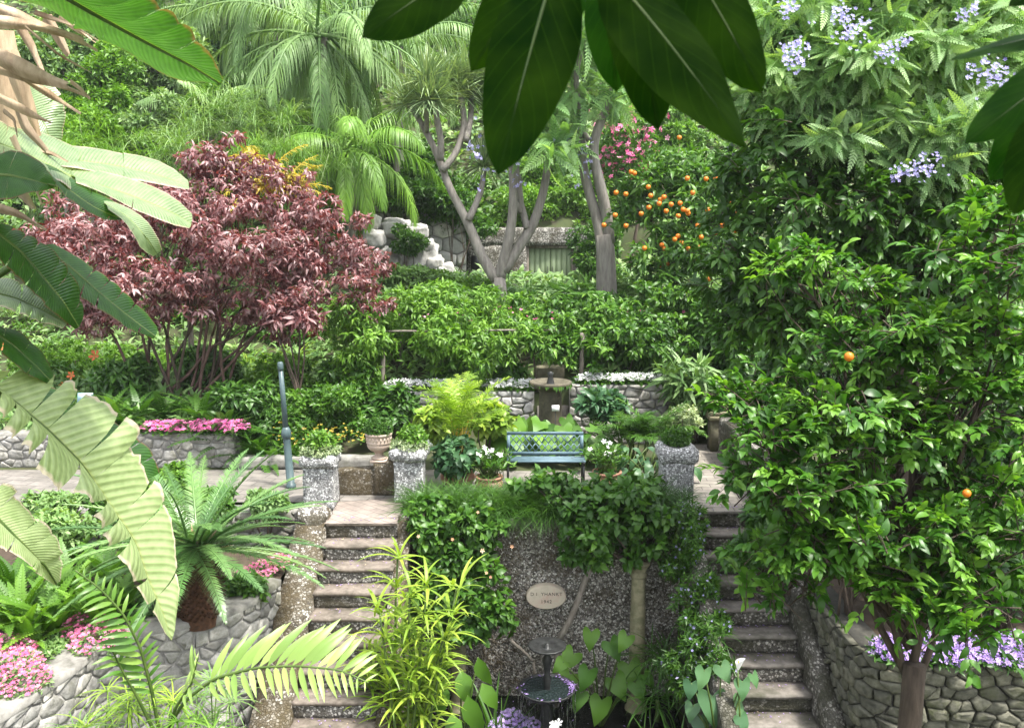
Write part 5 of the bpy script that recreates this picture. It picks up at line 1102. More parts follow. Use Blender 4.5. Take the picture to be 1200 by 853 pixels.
carpet('flower_bed', 'coral pink flowers along the curved planter wall', [(-5.15 + .12 * k - .35 * (k % 3), 7.4 + .30 * k, -.44, .3, .3) for k in range(8)], 2600, .036, F_CORAL, G_PALE, hgt=.26)
carpet('flower_bed', 'pink flowers behind the cycad trunk', [(-3.35 + .1 * k, 10.9 + .2 * k, -.42, .22, .2) for k in range(4)], 420, .036, F_CORAL, G_LIGHT, hgt=.2)
carpet('flower_bed', 'lilac pansies spilling over the dry stone wall', [(4.15 + .27 * k, 9.3 - .015 * k + .12 * (k % 2), -.62, .26, .26) for k in range(16)], 3000, .068, F_LILAC, G_DARK, hgt=.26, lean=(0, -.7, .6))
carpet('flower_bed', 'pale lilac flowers at the pond edge by the fountain', [(*gp(600, 846, -2.3)[:2], -2.5, .26, .3), (*gp(622, 851, -2.3)[:2], -2.55, .2, .3), (*gp(585, 852, -2.3)[:2], -2.55, .2, .3)], 1500, .04, F_LILAC, G_MID, hgt=.34, lean=(0, -.4, .8), tone=(.75, .2))
carpet('flower_bed', 'small yellow flecked greenery along the path kerb', strip(310, 400, 15.3, .2, 6, .3, .2), 130, .05, L_YEL, G_MID, hgt=.5)
carpet('flower_bed', 'silvery white tufts on the parapet and pillar head', [(uc[0] + .35, 13.6, .5, .16, .2), (uc[0] + .5, 13.9, .5, .25, .25)], 700, .06, F_WHITE, G_GREY, hgt=.3)

# ================================================================ arbour with climbing vine
t = thing('arbour', 'rustic wooden arbour frame under the climbing vine', 'arbour', (pt(600, 400, 17.8)[0], 17.8, 0))
for (px, Y) in ((447, 17.2), (470, 18.8), (681, 17.0), (790, 18.0)):
    x = pt(px, 400, Y)[0]; zb = gz(x, Y); m = MB(); limb(m, (x, Y, zb - .05), (x + .02, Y, 2.05), .045, .04, 6, .01, k=7); m.build('post', WOOD_G, t, smooth=True)
for (a, b_, Y, z) in ((435, 660, 17.2, 2.05), (440, 700, 18.8, 2.12), (660, 850, 18.8, 2.1)):
    m = MB(); limb(m, (pt(a, 0, Y)[0], Y, z), (pt(b_, 0, Y)[0], Y, z + .03), .02, .02, 8, .008, k=6); m.build('rail', WOOD_G, t, smooth=True)
VN = thing('climbing_vine', 'bright green vine covering the arbour', 'vine', (pt(447, 400, 17.2)[0], 17.2, gz(pt(447, 400, 17.2)[0], 17.2)))
bs = [bl(440, 365, 18.4, 50, 30), bl(510, 362, 18.6, 50, 26), bl(585, 372, 18.6, 46, 22), bl(660, 376, 18.6, 46, 22), bl(740, 374, 18.6, 50, 22), bl(810, 376, 18.4, 46, 26), bl(425, 395, 17.4, 36, 48), bl(470, 375, 17.8, 44, 36), bl(520, 378, 17.6, 44, 34), bl(560, 392, 17.2, 36, 34), bl(600, 385, 18.0, 40, 22), bl(640, 392, 17.2, 36, 26), bl(690, 392, 17.3, 36, 24), bl(735, 385, 17.8, 44, 22), bl(780, 388, 17.5, 40, 22), bl(570, 425, 17.0, 22, 26), bl(665, 412, 17.0, 18, 16), bl(420, 430, 17.2, 26, 30), bl(500, 405, 17.3, 36, 24)]
bs += [bl(432, 372, 17.0, 34, 34), bl(468, 352, 17.6, 34, 22), bl(525, 395, 16.8, 26, 30), bl(548, 356, 18.2, 36, 22), bl(610, 362, 18.6, 34, 20), bl(585, 408, 16.8, 18, 26), bl(625, 398, 16.9, 22, 22), bl(715, 372, 18.4, 34, 24), bl(770, 362, 18.2, 36, 26), bl(700, 405, 16.9, 20, 22), bl(760, 400, 17.0, 26, 24), bl(415, 445, 16.9, 26, 26)]
m = MB(); P, O = blob_pts(subblobs(bs, 9, .38, .5, .8, .65, (.55, 1.25)), 6600, .5); rr_ = P[:, 0] + rng.normal(size=len(P)) * .5 > pt(640, 0, 17.5)[0]
leaves(m, P[~rr_], O[~rr_], 6, TON, .16, 75, .55, .7, 0, (.62, .28)); m.build('foliage', G_LIGHT, VN); m = MB(); leaves(m, P[rr_], O[rr_], 6, TO, .15, 75, .55, .7, 0, (.55, .34)); m.build('foliage', G_MID, VN)
for k in range(16): m = MB(); b = bs[k % len(bs)]; limb(m, (b[0] + rng.normal() * .3, b[1], gz(b[0], b[1])), np.array(b[:3]) + rng.normal(size=3) * .2, .018, .01, 6, .05, k=5); m.build('stem', BARK_BROWN, VN)
carpet('fallen_blossom', 'scattered pale blossom among the vine leaves', [(b[0], b[1] - b[4] * .8, b[2], b[3] * .8, .1) for b in bs[:9]], 90, .06, F_CORAL, G_LIGHT, hgt=.3)

# ================================================================ plants of the bench terrace
def big_leaf_plant(name, label, cat, c, n, L, mt, tmpl=TH, h=(.35, .8), tones=(.5, .2), group=None, spread=.22, face=(0, -.75, .25), wid=1.0):
    """broad leaves held out on long stalks"""
    t = thing(name, label, cat, c, group); c = np.asarray(c, float); st, lf = MB(), MB()
    for k in range(n):
        a = k * 2.39996 + rng.uniform(-.4, .4); r = spread * math.sqrt((k + .5) / n) * 2.2; hh = rng.uniform(*h) * (1.15 - .4 * r / (spread * 2.2))
        p = c + [r * math.cos(a), r * math.sin(a) * .75, hh]; P = np.array([c + rng.normal(size=3) * [.03, .03, 0], c + (p - c) * .5 + [0, 0, hh * .15], p]); st.tube(P, [.014, .011, .008], 5)
        A = np.array([math.cos(a) * .6, math.sin(a) * .5, -.45]) + np.array(face) * [1, .5, 0] + rng.normal(size=3) * .18
        N = np.array([math.cos(a) * .25, -.55, .8]) + rng.normal(size=3) * .15; s = L * rng.uniform(.65, 1.15)
        lf.inst(tmpl, p[None], A[None], N[None], np.array([[s, s * wid, s]]), float(np.clip(rng.normal(*tones), 0, 1)))
    st.build('stalks', STEM_G, t); lf.build('leaves', mt, t, smooth=True); return t
for k, (px, Y, n, L, mt, lab) in enumerate(((600, 15.2, 16, .34, G_LIGHT, 'broad leaved arum just behind the bench corner by the palm pot'), (632, 15.3, 18, .36, G_LIGHT, 'broad leaved arum behind the middle of the bench'), (662, 15.2, 18, .36, G_MID, 'broad leaved arum below the white plant sign'), (692, 15.0, 16, .34, G_MID, 'broad leaved arum behind the bench corner near the grassy palm'), (616, 16.0, 12, .26, G_MID, 'small arum in front of the stone basin'))):
    big_leaf_plant('arum_plant', lab, 'plant', (pt(px, 0, Y)[0], Y, .0), n, L, mt, h=(.40, .75) if L > .3 else (.2, .5), group='arums behind the bench', tones=(.6, .2))
for (px, py, Y, w, h, L, mt, tn, lab) in ((518, 492, 14.9, 26, 26, .2, G_LIME, .55, 'yellow green broad leaved bush beside the feathery golden palm'), (567, 490, 15.0, 26, 22, .2, G_LIME, .5, 'yellow green bush between the palm and the bench')):
    b = bl(px, py, Y, w, h); shrub('hydrangea', lab, 'shrub', [b], mt, TOW, L, 260, 5, (b[0], Y, 0), None, sub=5, tone=(tn, .22))
# palm in the tall pot
t = thing('areca_palm', 'feathery golden stemmed palm rising from the leaf covered pot', 'palm', (PC[0], PC[1], .28)); c = np.array([PC[0], PC[1], .28])
m = MB(); tops = []
for k in range(16):
    q = c + [rng.normal() * .12, rng.normal() * .1, rng.uniform(.5, .85)]; limb(m, c + rng.normal(size=3) * [.06, .06, 0], q, .022, .012, 5, .04, k=5); tops.append(q)
m.build('canes', L_YEL, t, smooth=True); m = MB()
for q in tops: fronds(m, q, 2, .85, .22, .022, 20, (45, 85), 45, .4, .25, .15, (.55, .25), .02, azs=rng.random(2) * 6.28)
m.build('fronds', G_LIME, t)
t = thing('pot_creeper', 'round leaved creeper hiding the tall pot', 'creeper', (PC[0], PC[1] - .3, .02)); m = MB(); P, O = blob_pts([bl(534, 534, 13.5, 27, 22, .35)], 200); leaves(m, P, O, 3, TOW, .15, 60, .4, .3); m.build('foliage', G_BLUE, t); m = MB(); [limb(m, np.array(t.location), q, .01, .004) for q in P[:12]]; m.build('stem', STEM_G, t)
# grassy palm
c = np.array([pt(742, 500, 15.0)[0], 15.0, .05]); t = thing('grass_palm', 'dark green grassy palm with arching fine leaves above the terracotta bowl', 'palm', c); m = MB()
for k in range(14): limb(m, c + rng.normal(size=3) * [.1, .1, 0], c + [rng.normal() * .2, rng.normal() * .15, .55], .02, .012, 4, .03, k=5)
m.build('canes', STEM_G, t); m = MB()
for k in range(26): fronds(m, c + [rng.normal() * .22, rng.normal() * .18, .45], 2, .8, .2, .016, 22, (25, 85), 60, .5, .3, .12, (.5, .22), .02, azs=rng.random(2) * 6.28)
m.build('fronds', G_MID, t)
big_leaf_plant('blue_leaf_plant', 'blue green broad leaved plant beside the grassy palm and dark capped pillar', 'plant', (pt(760, 540, 13.9)[0], 13.9, 0), 26, .26, G_BLUE, TOW, (.25, .6), (.7, .2), spread=.36)
big_leaf_plant('blue_leaf_plant', 'small blue green leaves crowding beside the bench end', 'plant', (pt(735, 540, 14.1)[0], 14.1, 0), 16, .22, G_BLUE, TOW, (.3, .65), (.6, .2), spread=.22)
# potted white flowers
for (c, r, lab) in ((PA, .2, 'white flowering green stems growing in the terracotta bowl by the palm pot'), (PB, .22, 'white flowering green stems growing in the terracotta bowl by the blue leaves')):
    c = np.array(c) + [0, 0, r]; t = thing('potted_flower', lab, 'flower', c); m = MB(); P = c + np.stack([rng.normal(size=60) * .15, rng.normal(size=60) * .12, rng.uniform(.2, .42, 60)], 1)
    for q in P: limb(m, c + rng.normal(size=3) * [.07, .07, 0], q, .007, .004, 4, .05, k=4)
    m.build('stems', STEM_G, t); m = MB(); leaves(m, P, np.tile([0, -.2, 1.0], (60, 1)), 6, TDN, .13, 60, .2, .4); m.build('foliage', G_MID, t)
    m = MB(); q = c + np.stack([rng.normal(size=11) * .14, rng.normal(size=11) * .1, rng.uniform(.3, .5, 11)], 1); flowers(m, q, np.tile([0, -.6, .7], (11, 1)), .075); m.build('blossom', F_WHITE, t)
# plants on pillars and in the urn
def mound(name, label, c, r, mt, tm_, L, n, cat='plant'):
    t = thing(name, label, cat, c); m = MB(); P, O = blob_pts([(*(np.array(c) + [0, 0, r[2] * .5]), *r)], n, .5, .7); leaves(m, P, O, 5, tm_, L, 70, .2, .6, 0, (.6, .22)); m.build('foliage', mt, t)
    m = MB(); [limb(m, np.array(c) - [0, 0, .02], q, .008, .004, 4, k=4) for q in P[:8]]; m.build('stem', STEM_G, t); return t
q1, q2, q3 = (P1[0], P1[1] + .2), (P2[0], P2[1] + .2), (P3[0], P3[1] + .2)
mound('rosette_plant', 'bright green rosettes on top of the lichen pillar', (*q1, .86), (.2, .18, .16), G_LIGHT, TO, .10, 160)
mound('lichen_mound', 'pale lichen covered mound under the bright rosettes', (*q1, .76), (.29, .27, .13), G_GREY, TD, .05, 700)
mound('rosette_plant', 'green leafy plant trailing over the pillar beside the urn', (q2[0] + .04, q2[1], .86), (.2, .18, .17), G_LIGHT, TO, .10, 160)
mound('lichen_mound', 'grey green trailing mat over the pillar beside the urn', (*q2, .76), (.29, .28, .13), G_GREY, TD, .05, 600)
mound('rosette_plant', 'fine green cushion plant on the dark capped pillar', (*q3, .92), (.2, .2, .15), G_MID, TDN, .08, 300)
mound('clipped_ball', 'clipped dark boxwood ball in the pale urn', (uc[0], uc[1], .93), (.21, .21, .17), G_DARK, TD, .045, 900)
# low grassy hedge along the coping
t = thing('edging_hedge', 'dark grassy edging hedge along the top of the grotto wall', 'hedge', (.3, 12.55, .02)); m = MB()
for k in range(330): x = rng.uniform(-1.35, 1.95); tuft(m, (x, rng.uniform(12.22, 12.85), .0), 26, .60, TS, (20, 88), 0, (.4, .2), .22, jit=.05)
m.build('foliage', G_MID, t); m = MB(); [limb(m, (x, 12.55, .0), (x, 12.55, .15), .015, .01, 4) for x in np.linspace(-1.2, 1.9, 14)]; m.build('stem', STEM_G, t)
t = thing('hanging_tuft', 'dark grassy tuft hanging over the wall end by the dark capped pillar', 'grass', (pt(768, 560, 12.4)[0], 12.5, .0)); m = MB()
for k in range(26): tuft(m, np.array(t.location) + [rng.normal() * .22, rng.normal() * .12 - .1, .12 + rng.normal() * .1], 26, .45, TS, (-10, 85), 0, (.35, .2), .34)
m.build('foliage', G_DARK, t); m = MB(); limb(m, np.array(t.location), np.array(t.location) + [0, 0, .15], .03, .02); m.build('stem', STEM_G, t)

# shrubs overhanging the grotto
F_PEACH = leaf_mat('petal_peach', (.62, .3, .16), (.72, .42, .26), (.8, .6, .4), rough=.6, trans=.2, tint=(1.1, .9, .7))
def hib(t, sb): 
    m = MB(); P = np.array([pt(*q, 11.35) for q in ((570, 671), (575, 676), (530, 632), (565, 645), (490, 628), (560, 600), (600, 640))]); flowers(m, P, np.tile([0, -1, .2], (len(P), 1)), .055); m.build('blossom', F_PEACH, t)
shrub('flowering_shrub', 'glossy green shrub with a few peach flowers hanging beside the sunlit stairs', 'shrub', [bl(535, 640, 11.9, 48, 50), bl(575, 690, 11.9, 32, 40), bl(500, 615, 12.1, 32, 40), bl(560, 610, 12.2, 40, 24), bl(545, 710, 11.8, 42, 28), bl(520, 675, 11.8, 36, 36), bl(505, 700, 11.7, 26, 34), bl(590, 725, 11.8, 20, 20), bl(540, 735, 11.7, 40, 16)], G_MID, TOW, .135, 1500, 4, (pt(537, 740, 11.95)[0], 12.0, -.62), None, sub=8, tone=(.5, .22), extra=hib, spread=65)
shrub('flowering_shrub', 'dense dark leaved shrub overhanging the mossy column', 'shrub', [bl(715, 600, 11.95, 58, 42), bl(680, 620, 11.9, 34, 32), bl(755, 630, 11.9, 34, 30), bl(700, 650, 11.8, 30, 18), bl(720, 572, 12.4, 50, 24), bl(665, 590, 12.2, 26, 26), bl(640, 565, 12.5, 34, 16)], G_MID, TOW, .14, 1400, 4, (pt(747, 655, 11.95)[0], 11.95, -.52), None, sub=8, tone=(.4, .2), spread=65)
m = MB(); a, b_ = pt(694, 655, 11.9), pt(654, 752, 11.95); c = b_ + [-.02, 0, -.95]
limb(m, a, b_, .04, .045, 8, .015, k=7); limb(m, b_, c, .045, .05, 5, .01); tag(m.build('leaning_branch', WOOD_G, None, a, smooth=True), 'bare leaning branch propped against the grotto wall behind the fountain', 'branch')
m = MB(); limb(m, pt(596, 748, 11.95), pt(625, 775, 12.0), .03, .02, 8, .03); limb(m, pt(625, 775, 12.0), pt(632, 860, 12.1), .02, .02, 5, .02); tag(m.build('bare_vine', WOOD_G, None, pt(610, 762, 11.95)), 'thin bare vine crossing the wall below the peach flowered shrub', 'vine')
# creeping plants on the wall at the shaded stairs
for (px, py, Y, L, n, lab) in ((725, 0, 0, 0, 0, ''),):
    pass
CR = [(812, 632, 11.6, 18, 20), (826, 690, 11.2, 18, 24), (834, 735, 10.8, 18, 24), (842, 775, 10.3, 18, 22), (800, 605, 11.9, 22, 26), (790, 660, 11.8, 24, 26), (812, 700, 11.2, 26, 34), (815, 745, 10.7, 26, 30), (800, 780, 10.6, 30, 30)]
for (px, py, Y, w, h), lab in zip(CR, ('small creeper spilling over the top shaded steps', 'small creeper spilling over the fourth shaded step', 'small creeper spilling over the middle shaded steps', 'small creeper spilling over the shaded steps above the calla lily', 'creeping plant at the top of the shaded stair wall', 'creeping plant with fine stems beside the mossy column', 'leafy creeper with tiny lilac flowers halfway down the shaded stair wall', 'leafy creeper low on the shaded stair wall', 'leafy creeper just above the blue green arum')):
    b = bl(px, py, Y, w, h, .22); t = thing('wall_creeper', lab, 'creeper', (b[0], Y, b[2] - b[5]), 'creepers on the shaded stair wall'); m = MB(); P, O = blob_pts(subblobs([b], 5, .45), 240); leaves(m, P, O, 5, TDN, .09, 75, .5, .3, 0, (.5, .25)); m.build('foliage', G_MID, t)
    m = MB(); flowers(m, P[:30] + [0, -.04, 0], O[:30], .035); m.build('blossom', F_BLUE, t); m = MB(); [limb(m, np.array(t.location), q, .008, .003) for q in P[:14]]; m.build('stem', STEM_G, t)
for (px, py, Y, L, n, lab) in ((700, 0, 11.7, .0, 0, ''), (775, 770, 11.6, .55, 90, 'dark strappy tuft at the pond edge beside the column foot'), (800, 800, 11.0, .5, 90, 'dark strappy tuft below the creepers of the shaded stairs'), (770, 820, 11.3, .5, 70, 'dark strappy tuft close to the black water'), (795, 620, 11.9, .35, 50, 'small strappy tuft rooted high in the grotto wall end'), (818, 668, 11.5, .32, 60, 'strappy tuft leaning over the upper shaded stair wall'), (838, 745, 10.6, .35, 60, 'strappy tuft leaning over the lower shaded stair wall')):
    if not n: continue
    c = pt(px, py, Y); t = thing('strap_tuft', lab, 'grass', c, 'strappy tufts of the grotto'); m = MB(); tuft(m, c, n, L, TS, (-5, 80), 0, (.4, .2), .5, jit=.12); m.build('foliage', G_MID, t); m = MB(); limb(m, c - [0, 0, .3], c, .04, .03, 4); m.build('stem', STEM_G, t)

# pond side broad leaves
HL = [(672, 765, 30), (693, 740, 26), (715, 752, 28), (737, 778, 34), (690, 785, 30), (720, 795, 32), (745, 800, 26), (668, 790, 30), (705, 820, 34), (735, 745, 24), (680, 812, 26), (660, 775, 20), (755, 790, 22)]
def traced_leaf_plant(name, label, c, spec, Y, mt, tmpl=TH, lean=.9, extra=None, sc=1.0, tones=(.55, .2)):
    t = thing(name, label, 'plant', c); c = np.asarray(c, float); lf, st = MB(), MB()
    for (px, py, L) in spec:
        p = pt(px, py, Y + rng.uniform(-.25, .25)); L = L * m_per_px(Y, py) * 1.35 * sc; dx = (p[0] - c[0])
        A = np.array([dx * lean + rng.normal() * .25, -.35, -.75]); N = np.array([rng.normal() * .25, -.85, .55]); P = np.array([c, c + (p - c) * .55 + [0, .05, .12], p]); st.tube(P, [.014, .012, .008], 5)
        lf.inst(tmpl, p[None], A[None], N[None], np.array([L]), float(np.clip(rng.normal(*tones), 0, 1)))
    st.build('stalks', STEM_G, t); lf.build('leaves', mt, t, smooth=True)
    if extra: extra(t)
    return t
traced_leaf_plant('heart_leaf_plant', 'plant with large heart shaped green leaves beside the fountain', (pt(705, 840, 11.4)[0], 11.5, -2.72), HL, 11.4, G_MID, sc=.68, tones=(.7, .2))
HL2 = [(560, 770, 26), (540, 785, 30), (520, 800, 28), (548, 815, 34), (530, 835, 30), (512, 775, 22), (565, 800, 26), (505, 825, 26), (555, 845, 26)]
traced_leaf_plant('heart_leaf_plant', 'glossy broad leaved plant between the lime striped clump and the lilac flowers', (pt(540, 853, 10.6)[0], 10.6, -2.72), HL2, 10.5, G_LIGHT, TOW, sc=1.0, tones=(.3, .2))
def calla(t):
    p = pt(865, 777, 9.9); m = MB(); V = []; k = 12
    for a in range(k):
        th = 2 * math.pi * a / k; V += [p + np.array([.012 * math.cos(th), .012 * math.sin(th), -.08]), p + np.array([(.055 + .03 * math.cos(th)) * math.cos(th), .045 * math.sin(th), .03 + .03 * math.cos(th)])]
    F = [[2 * a, 2 * ((a + 1) % k), 2 * ((a + 1) % k) + 1, 2 * a + 1] for a in range(k)]; m.add(V, F, 0, .6); m.tube([p + [0, 0, -.05], p + [.005, 0, .03]], .008, 5, 1); m.build('blossom', [F_WHITE, L_YEL], t)
    m = MB(); limb(m, np.array(t.location), p - [0, 0, .07], .012, .009, 6); m.build('flower_stalk', STEM_G, t)
traced_leaf_plant('calla_lily', 'blue green arrow leaved calla lily with one white bloom before the shaded stairs', (pt(845, 870, 9.9)[0], 9.9, -2.3), [(825, 785, 26), (845, 780, 24), (870, 798, 24), (835, 815, 40), (810, 800, 22), (858, 822, 30), (882, 790, 18), (820, 840, 28), (850, 845, 24), (812, 826, 22), (868, 840, 22)], 9.9, G_BLUE, extra=calla, tones=(.75, .2), sc=.72)
t = thing('white_bloom', 'single white bloom floating in front of the fountain', 'flower', pt(651, 851, 10.3)); m = MB(); c = np.array(t.location); flowers(m, c + rng.normal(size=(7, 3)) * [.03, .03, .02], np.tile([0, -.4, .9], (7, 1)), .09); m.build('blossom', F_WHITE, t); m = MB(); limb(m, [c[0], c[1], -2.72], c, .008, .006); m.build('stem', STEM_G, t)
for (px, Y, n, lab) in ((795, 10.2, 16, 'upright green blades at the pond edge beside the calla lily'), (583, 10.9, 14, 'upright green blades at the pond edge beside the lilac flowers')):
    c = np.array([pt(px, 853, Y)[0], Y, -2.72]); t = thing('iris_clump', lab, 'plant', c); m = MB(); tuft(m, c, n, .95, T_strap(.07, 7, .15), (62, 88), 0, (.5, .2), .6, jit=.06); m.build('blades', G_MID, t); m = MB(); limb(m, c - [0, 0, .05], c + [0, 0, .08], .05, .03, 4); m.build('stem', STEM_G, t)

# lime striped strap leaved clump between stairs and grotto
t = thing('striped_dracaena', 'tall lime striped strap leaved clump beside the sunlit stairs', 'plant', (pt(478, 853, 9.9)[0], 9.9, -2.75)); c0 = np.array(t.location)
LST = T_strap(.085, 9, .45, .25)
for (px, py) in ((466, 655), (500, 690), (445, 720), (520, 745), (470, 740), (430, 790), (500, 790), (455, 800), (535, 690), (480, 700), (440, 765), (512, 765)):
    top_ = pt(px, py, 9.9 + rng.uniform(-.35, .3)); m = MB(); Q = limb(m, c0 + rng.normal(size=3) * [.18, .12, 0], top_, .02, .012, 8, .02, k=5); m.build('stem', STEM_G, t)
    m = MB()
    for k in range(5): q = Q[-1] - (Q[-1] - Q[2]) * k * .16; tuft(m, q, 10, .48, LST, (22, 84), 0, (.72, .25), 1.0, jit=.03)
    m.build('leaves', G_LIME, t)

# ================================================================ cycad in the bed
cb = np.array([pt(234, 715, 9.95)[0], 9.95, -.42]); ch = pt(232, 642, 9.95)[2]; ct = np.array([cb[0], cb[1], ch])
t = thing('cycad', 'sago cycad with a stout dark trunk and stiff blue green fronds', 'cycad', cb); m = MB(); hh = ch - cb[2]
m.lathe([(.20, -.1), (.235, .1), (.245, hh * .5), (.22, hh * .85), (.12, hh)], cb, 20); n = 420; a = np.arange(n) * 2.39996; z = (np.arange(n) + .5) / n * hh * .96; rr = np.interp(z, [0, .1, hh * .5, hh * .85, hh], [.21, .235, .245, .22, .13])
P = cb + np.stack([rr * np.cos(a), rr * np.sin(a), z], 1); A = np.stack([np.cos(a), np.sin(a), np.full(n, .75)], 1); m.inst(T_diamond(.6, .25, -.1), P, A, np.stack([-np.cos(a), -np.sin(a), np.full(n, 1.2)], 1), rng.uniform(.06, .09, n), rng.random(n)); m.build('trunk', FIBRE, t)
m = MB()
CYB = leaf_mat('leaf_cycad', (.035, .09, .03), (.085, .17, .062), (.18, .27, .12), rough=.32, trans=.2, spec=.7)
fronds(m, ct, 56, 1.6, .20, .013, 78, (-4, 58), 36, .25, .10, .06, (.5, .22), .05, rise=.9, seg=3, fwd=.6)
m.build('fronds', CYB, t)
m = MB(); tuft(m, ct - [0, 0, .05], 26, .35, T_diamond(.12, .05), (-10, 60), 0, (.5, .3)); m.build('dead_leaf_bases', DRY, t)
# bed plants
for (px, py, Y, n, L, mt, lab) in ((60, 690, 9.5, 26, .85, G_LIGHT, 'light green fern in the planter bed behind the coral flowers'), (20, 660, 9.6, 26, .95, G_LIGHT, 'light green fern at the edge of the planter bed under the white edged leaf'), (110, 660, 9.6, 24, .75, G_LIGHT, 'light green fern in the bed beside the cycad trunk'), (30, 700, 9.2, 20, .6, G_LIGHT, 'low light green fern behind the coral flowers'), (150, 675, 10.0, 20, .65, G_MID, 'green fern just behind the paddle leaf tip'), (75, 650, 10.2, 24, .8, G_LIGHT, 'light green fern deep in the bed behind the white edged leaf'), (125, 640, 10.9, 24, .8, G_MID, 'green fern between the cycad and the path'), (10, 635, 10.4, 24, .8, G_MID, 'green fern against the path terrace wall'), (185, 665, 10.6, 20, .6, G_LIGHT, 'light fern tucked behind the cycad trunk'), (80, 625, 11.5, 24, .8, G_LIGHT, 'light fern below the path edge')):
    c = np.array([pt(px, py, Y)[0], Y, -.42]); t = thing('bed_fern', lab, 'fern', c, 'ferns in the planter bed'); m = MB(); tuft(m, c, n, L, T_frond(20, .055, .16, .4, .3, 78, .1, .4, .06), (35, 82), 0, (.6, .22)); m.build('fronds', mt, t); m = MB(); limb(m, c - [0, 0, .05], c + [0, 0, .08], .06, .04, 4); m.build('stem', FIBRE, t)
for (px, py, Y, w, h, mt, tn, lab) in ((190, 575, 12.0, 30, 30, G_LIGHT, .6, 'light leafy bush behind the cycad fronds'), (70, 615, 11.3, 50, 16, G_PALE, .6, 'low grey green cover behind the great paddle leaf'), (280, 690, 10.7, 30, 22, G_MID, .6, 'low leafy plant behind the wall between cycad and stairs'), (160, 600, 11.6, 24, 30, G_MID, .6, 'green bush between the paddle leaf and the cycad'), (205, 568, 12.2, 26, 22, G_LIGHT, .5, 'leafy plant hiding the path edge below the magenta bed'), (255, 590, 12.2, 26, 14, G_MID, .6, 'low leafy plant along the path edge behind the cycad crown'), (310, 590, 12.25, 24, 14, G_PALE, .5, 'pale low plant along the path edge near the lichen pillar'), (130, 585, 12.2, 34, 20, G_MID, .5, 'leafy plant along the path edge behind the great paddle leaf'), (60, 590, 12.2, 40, 16, G_PALE, .6, 'pale plant along the far end of the path edge')):
    b = bl(px, py, Y, w, h); shrub('bed_shrub', lab, 'shrub', [b], mt, TO, .11, 500, 5, (b[0], Y, -.44), 'shrubs in the planter bed', sub=7, tone=(tn, .2))
t = thing('trailing_plant', 'low trailing ground cover along the rim of the planter wall', 'plant', (-4.9, 9.0, -.44)); m = MB(); n = 900; u = rng.random(n) * (len(LW) - 2.2); i = u.astype(int); q = np.array(LW); P2_ = q[i] + (q[i + 1] - q[i]) * (u - i)[:, None]
P = np.c_[P2_ + rng.normal(size=(n, 2)) * .07 + np.array([-.42, .22]), np.full(n, -.42) + rng.random(n) * .08]; leaves(m, P, np.tile([.3, -.3, .9], (n, 1)), 4, TD, .07, 75, .2, .6, 0, (.4, .25)); tag(m.build('foliage', G_PALE, t))
m = MB(); m.tube([(x - .4, y + .2, -.43) for x, y in LW[2:9]], .008, 5); m.build('stem', STEM_G, t)

# ================================================================ the trees of the shaded side
# feathery lilac flowered tree, high on the shaded side
Yj = 10.6
bs = [bl(930, 110, Yj, 60, 60), bl(1000, 70, Yj - .4, 75, 60), bl(1090, 60, Yj, 80, 70), bl(1170, 90, Yj + .3, 70, 70), bl(1020, 150, Yj - .2, 80, 50), bl(1110, 160, Yj - .6, 60, 50), bl(940, 30, Yj + .4, 60, 50), bl(1060, -30, Yj, 120, 50), bl(1190, 170, Yj - .3, 50, 40), bl(905, 60, Yj + .6, 40, 50)]
def jac_fl(t, sb):
    m = MB(); spots = ((925, 8, 14), (988, 15, 22), (1000, 36, 22), (932, 58, 18), (927, 74, 14), (1040, 62, 16), (1060, 50, 8), (1155, 82, 20), (1170, 93, 16), (1055, 203, 12), (1085, 192, 20), (1135, 12, 12))
    P = np.concatenate([pt(x, y, 9.35) + rng.normal(size=(int(s * 2.4), 3)) * [s * .0038, .08, s * .0032] for x, y, s in spots]); flowers(m, P, np.tile([0, -.8, .3], (len(P), 1)), .040); m.build('blossom', F_BLUE, t)
base = np.array([pt(1060, 400, 11.2)[0], 11.2, -.4])
t = thing('jacaranda', 'feathery leaved tree with lilac blossom clusters high above the citrus tree', 'tree', base); m = MB()
f = base + np.array([0, 0, 3.6]); limb(m, base - [0, 0, .2], f, .16, .12, 8, .02, k=9)
for b in bs: limb(m, f, np.array(b[:3]), .07, .02, 8, .07)
m.build('trunk', BARK_BROWN, t, smooth=True); m = MB(); P, O = blob_pts(subblobs(bs, 14, .36, .4, .5, .7, (.5, 1.2)), 7000, .5, .4); leaves(m, P, O + [0, -.2, 0], 3, TJAC, .37, 85, .6, .45, 0, (.65, .22), back=.3); m.build('crown', G_JAC, t); jac_fl(t, None)
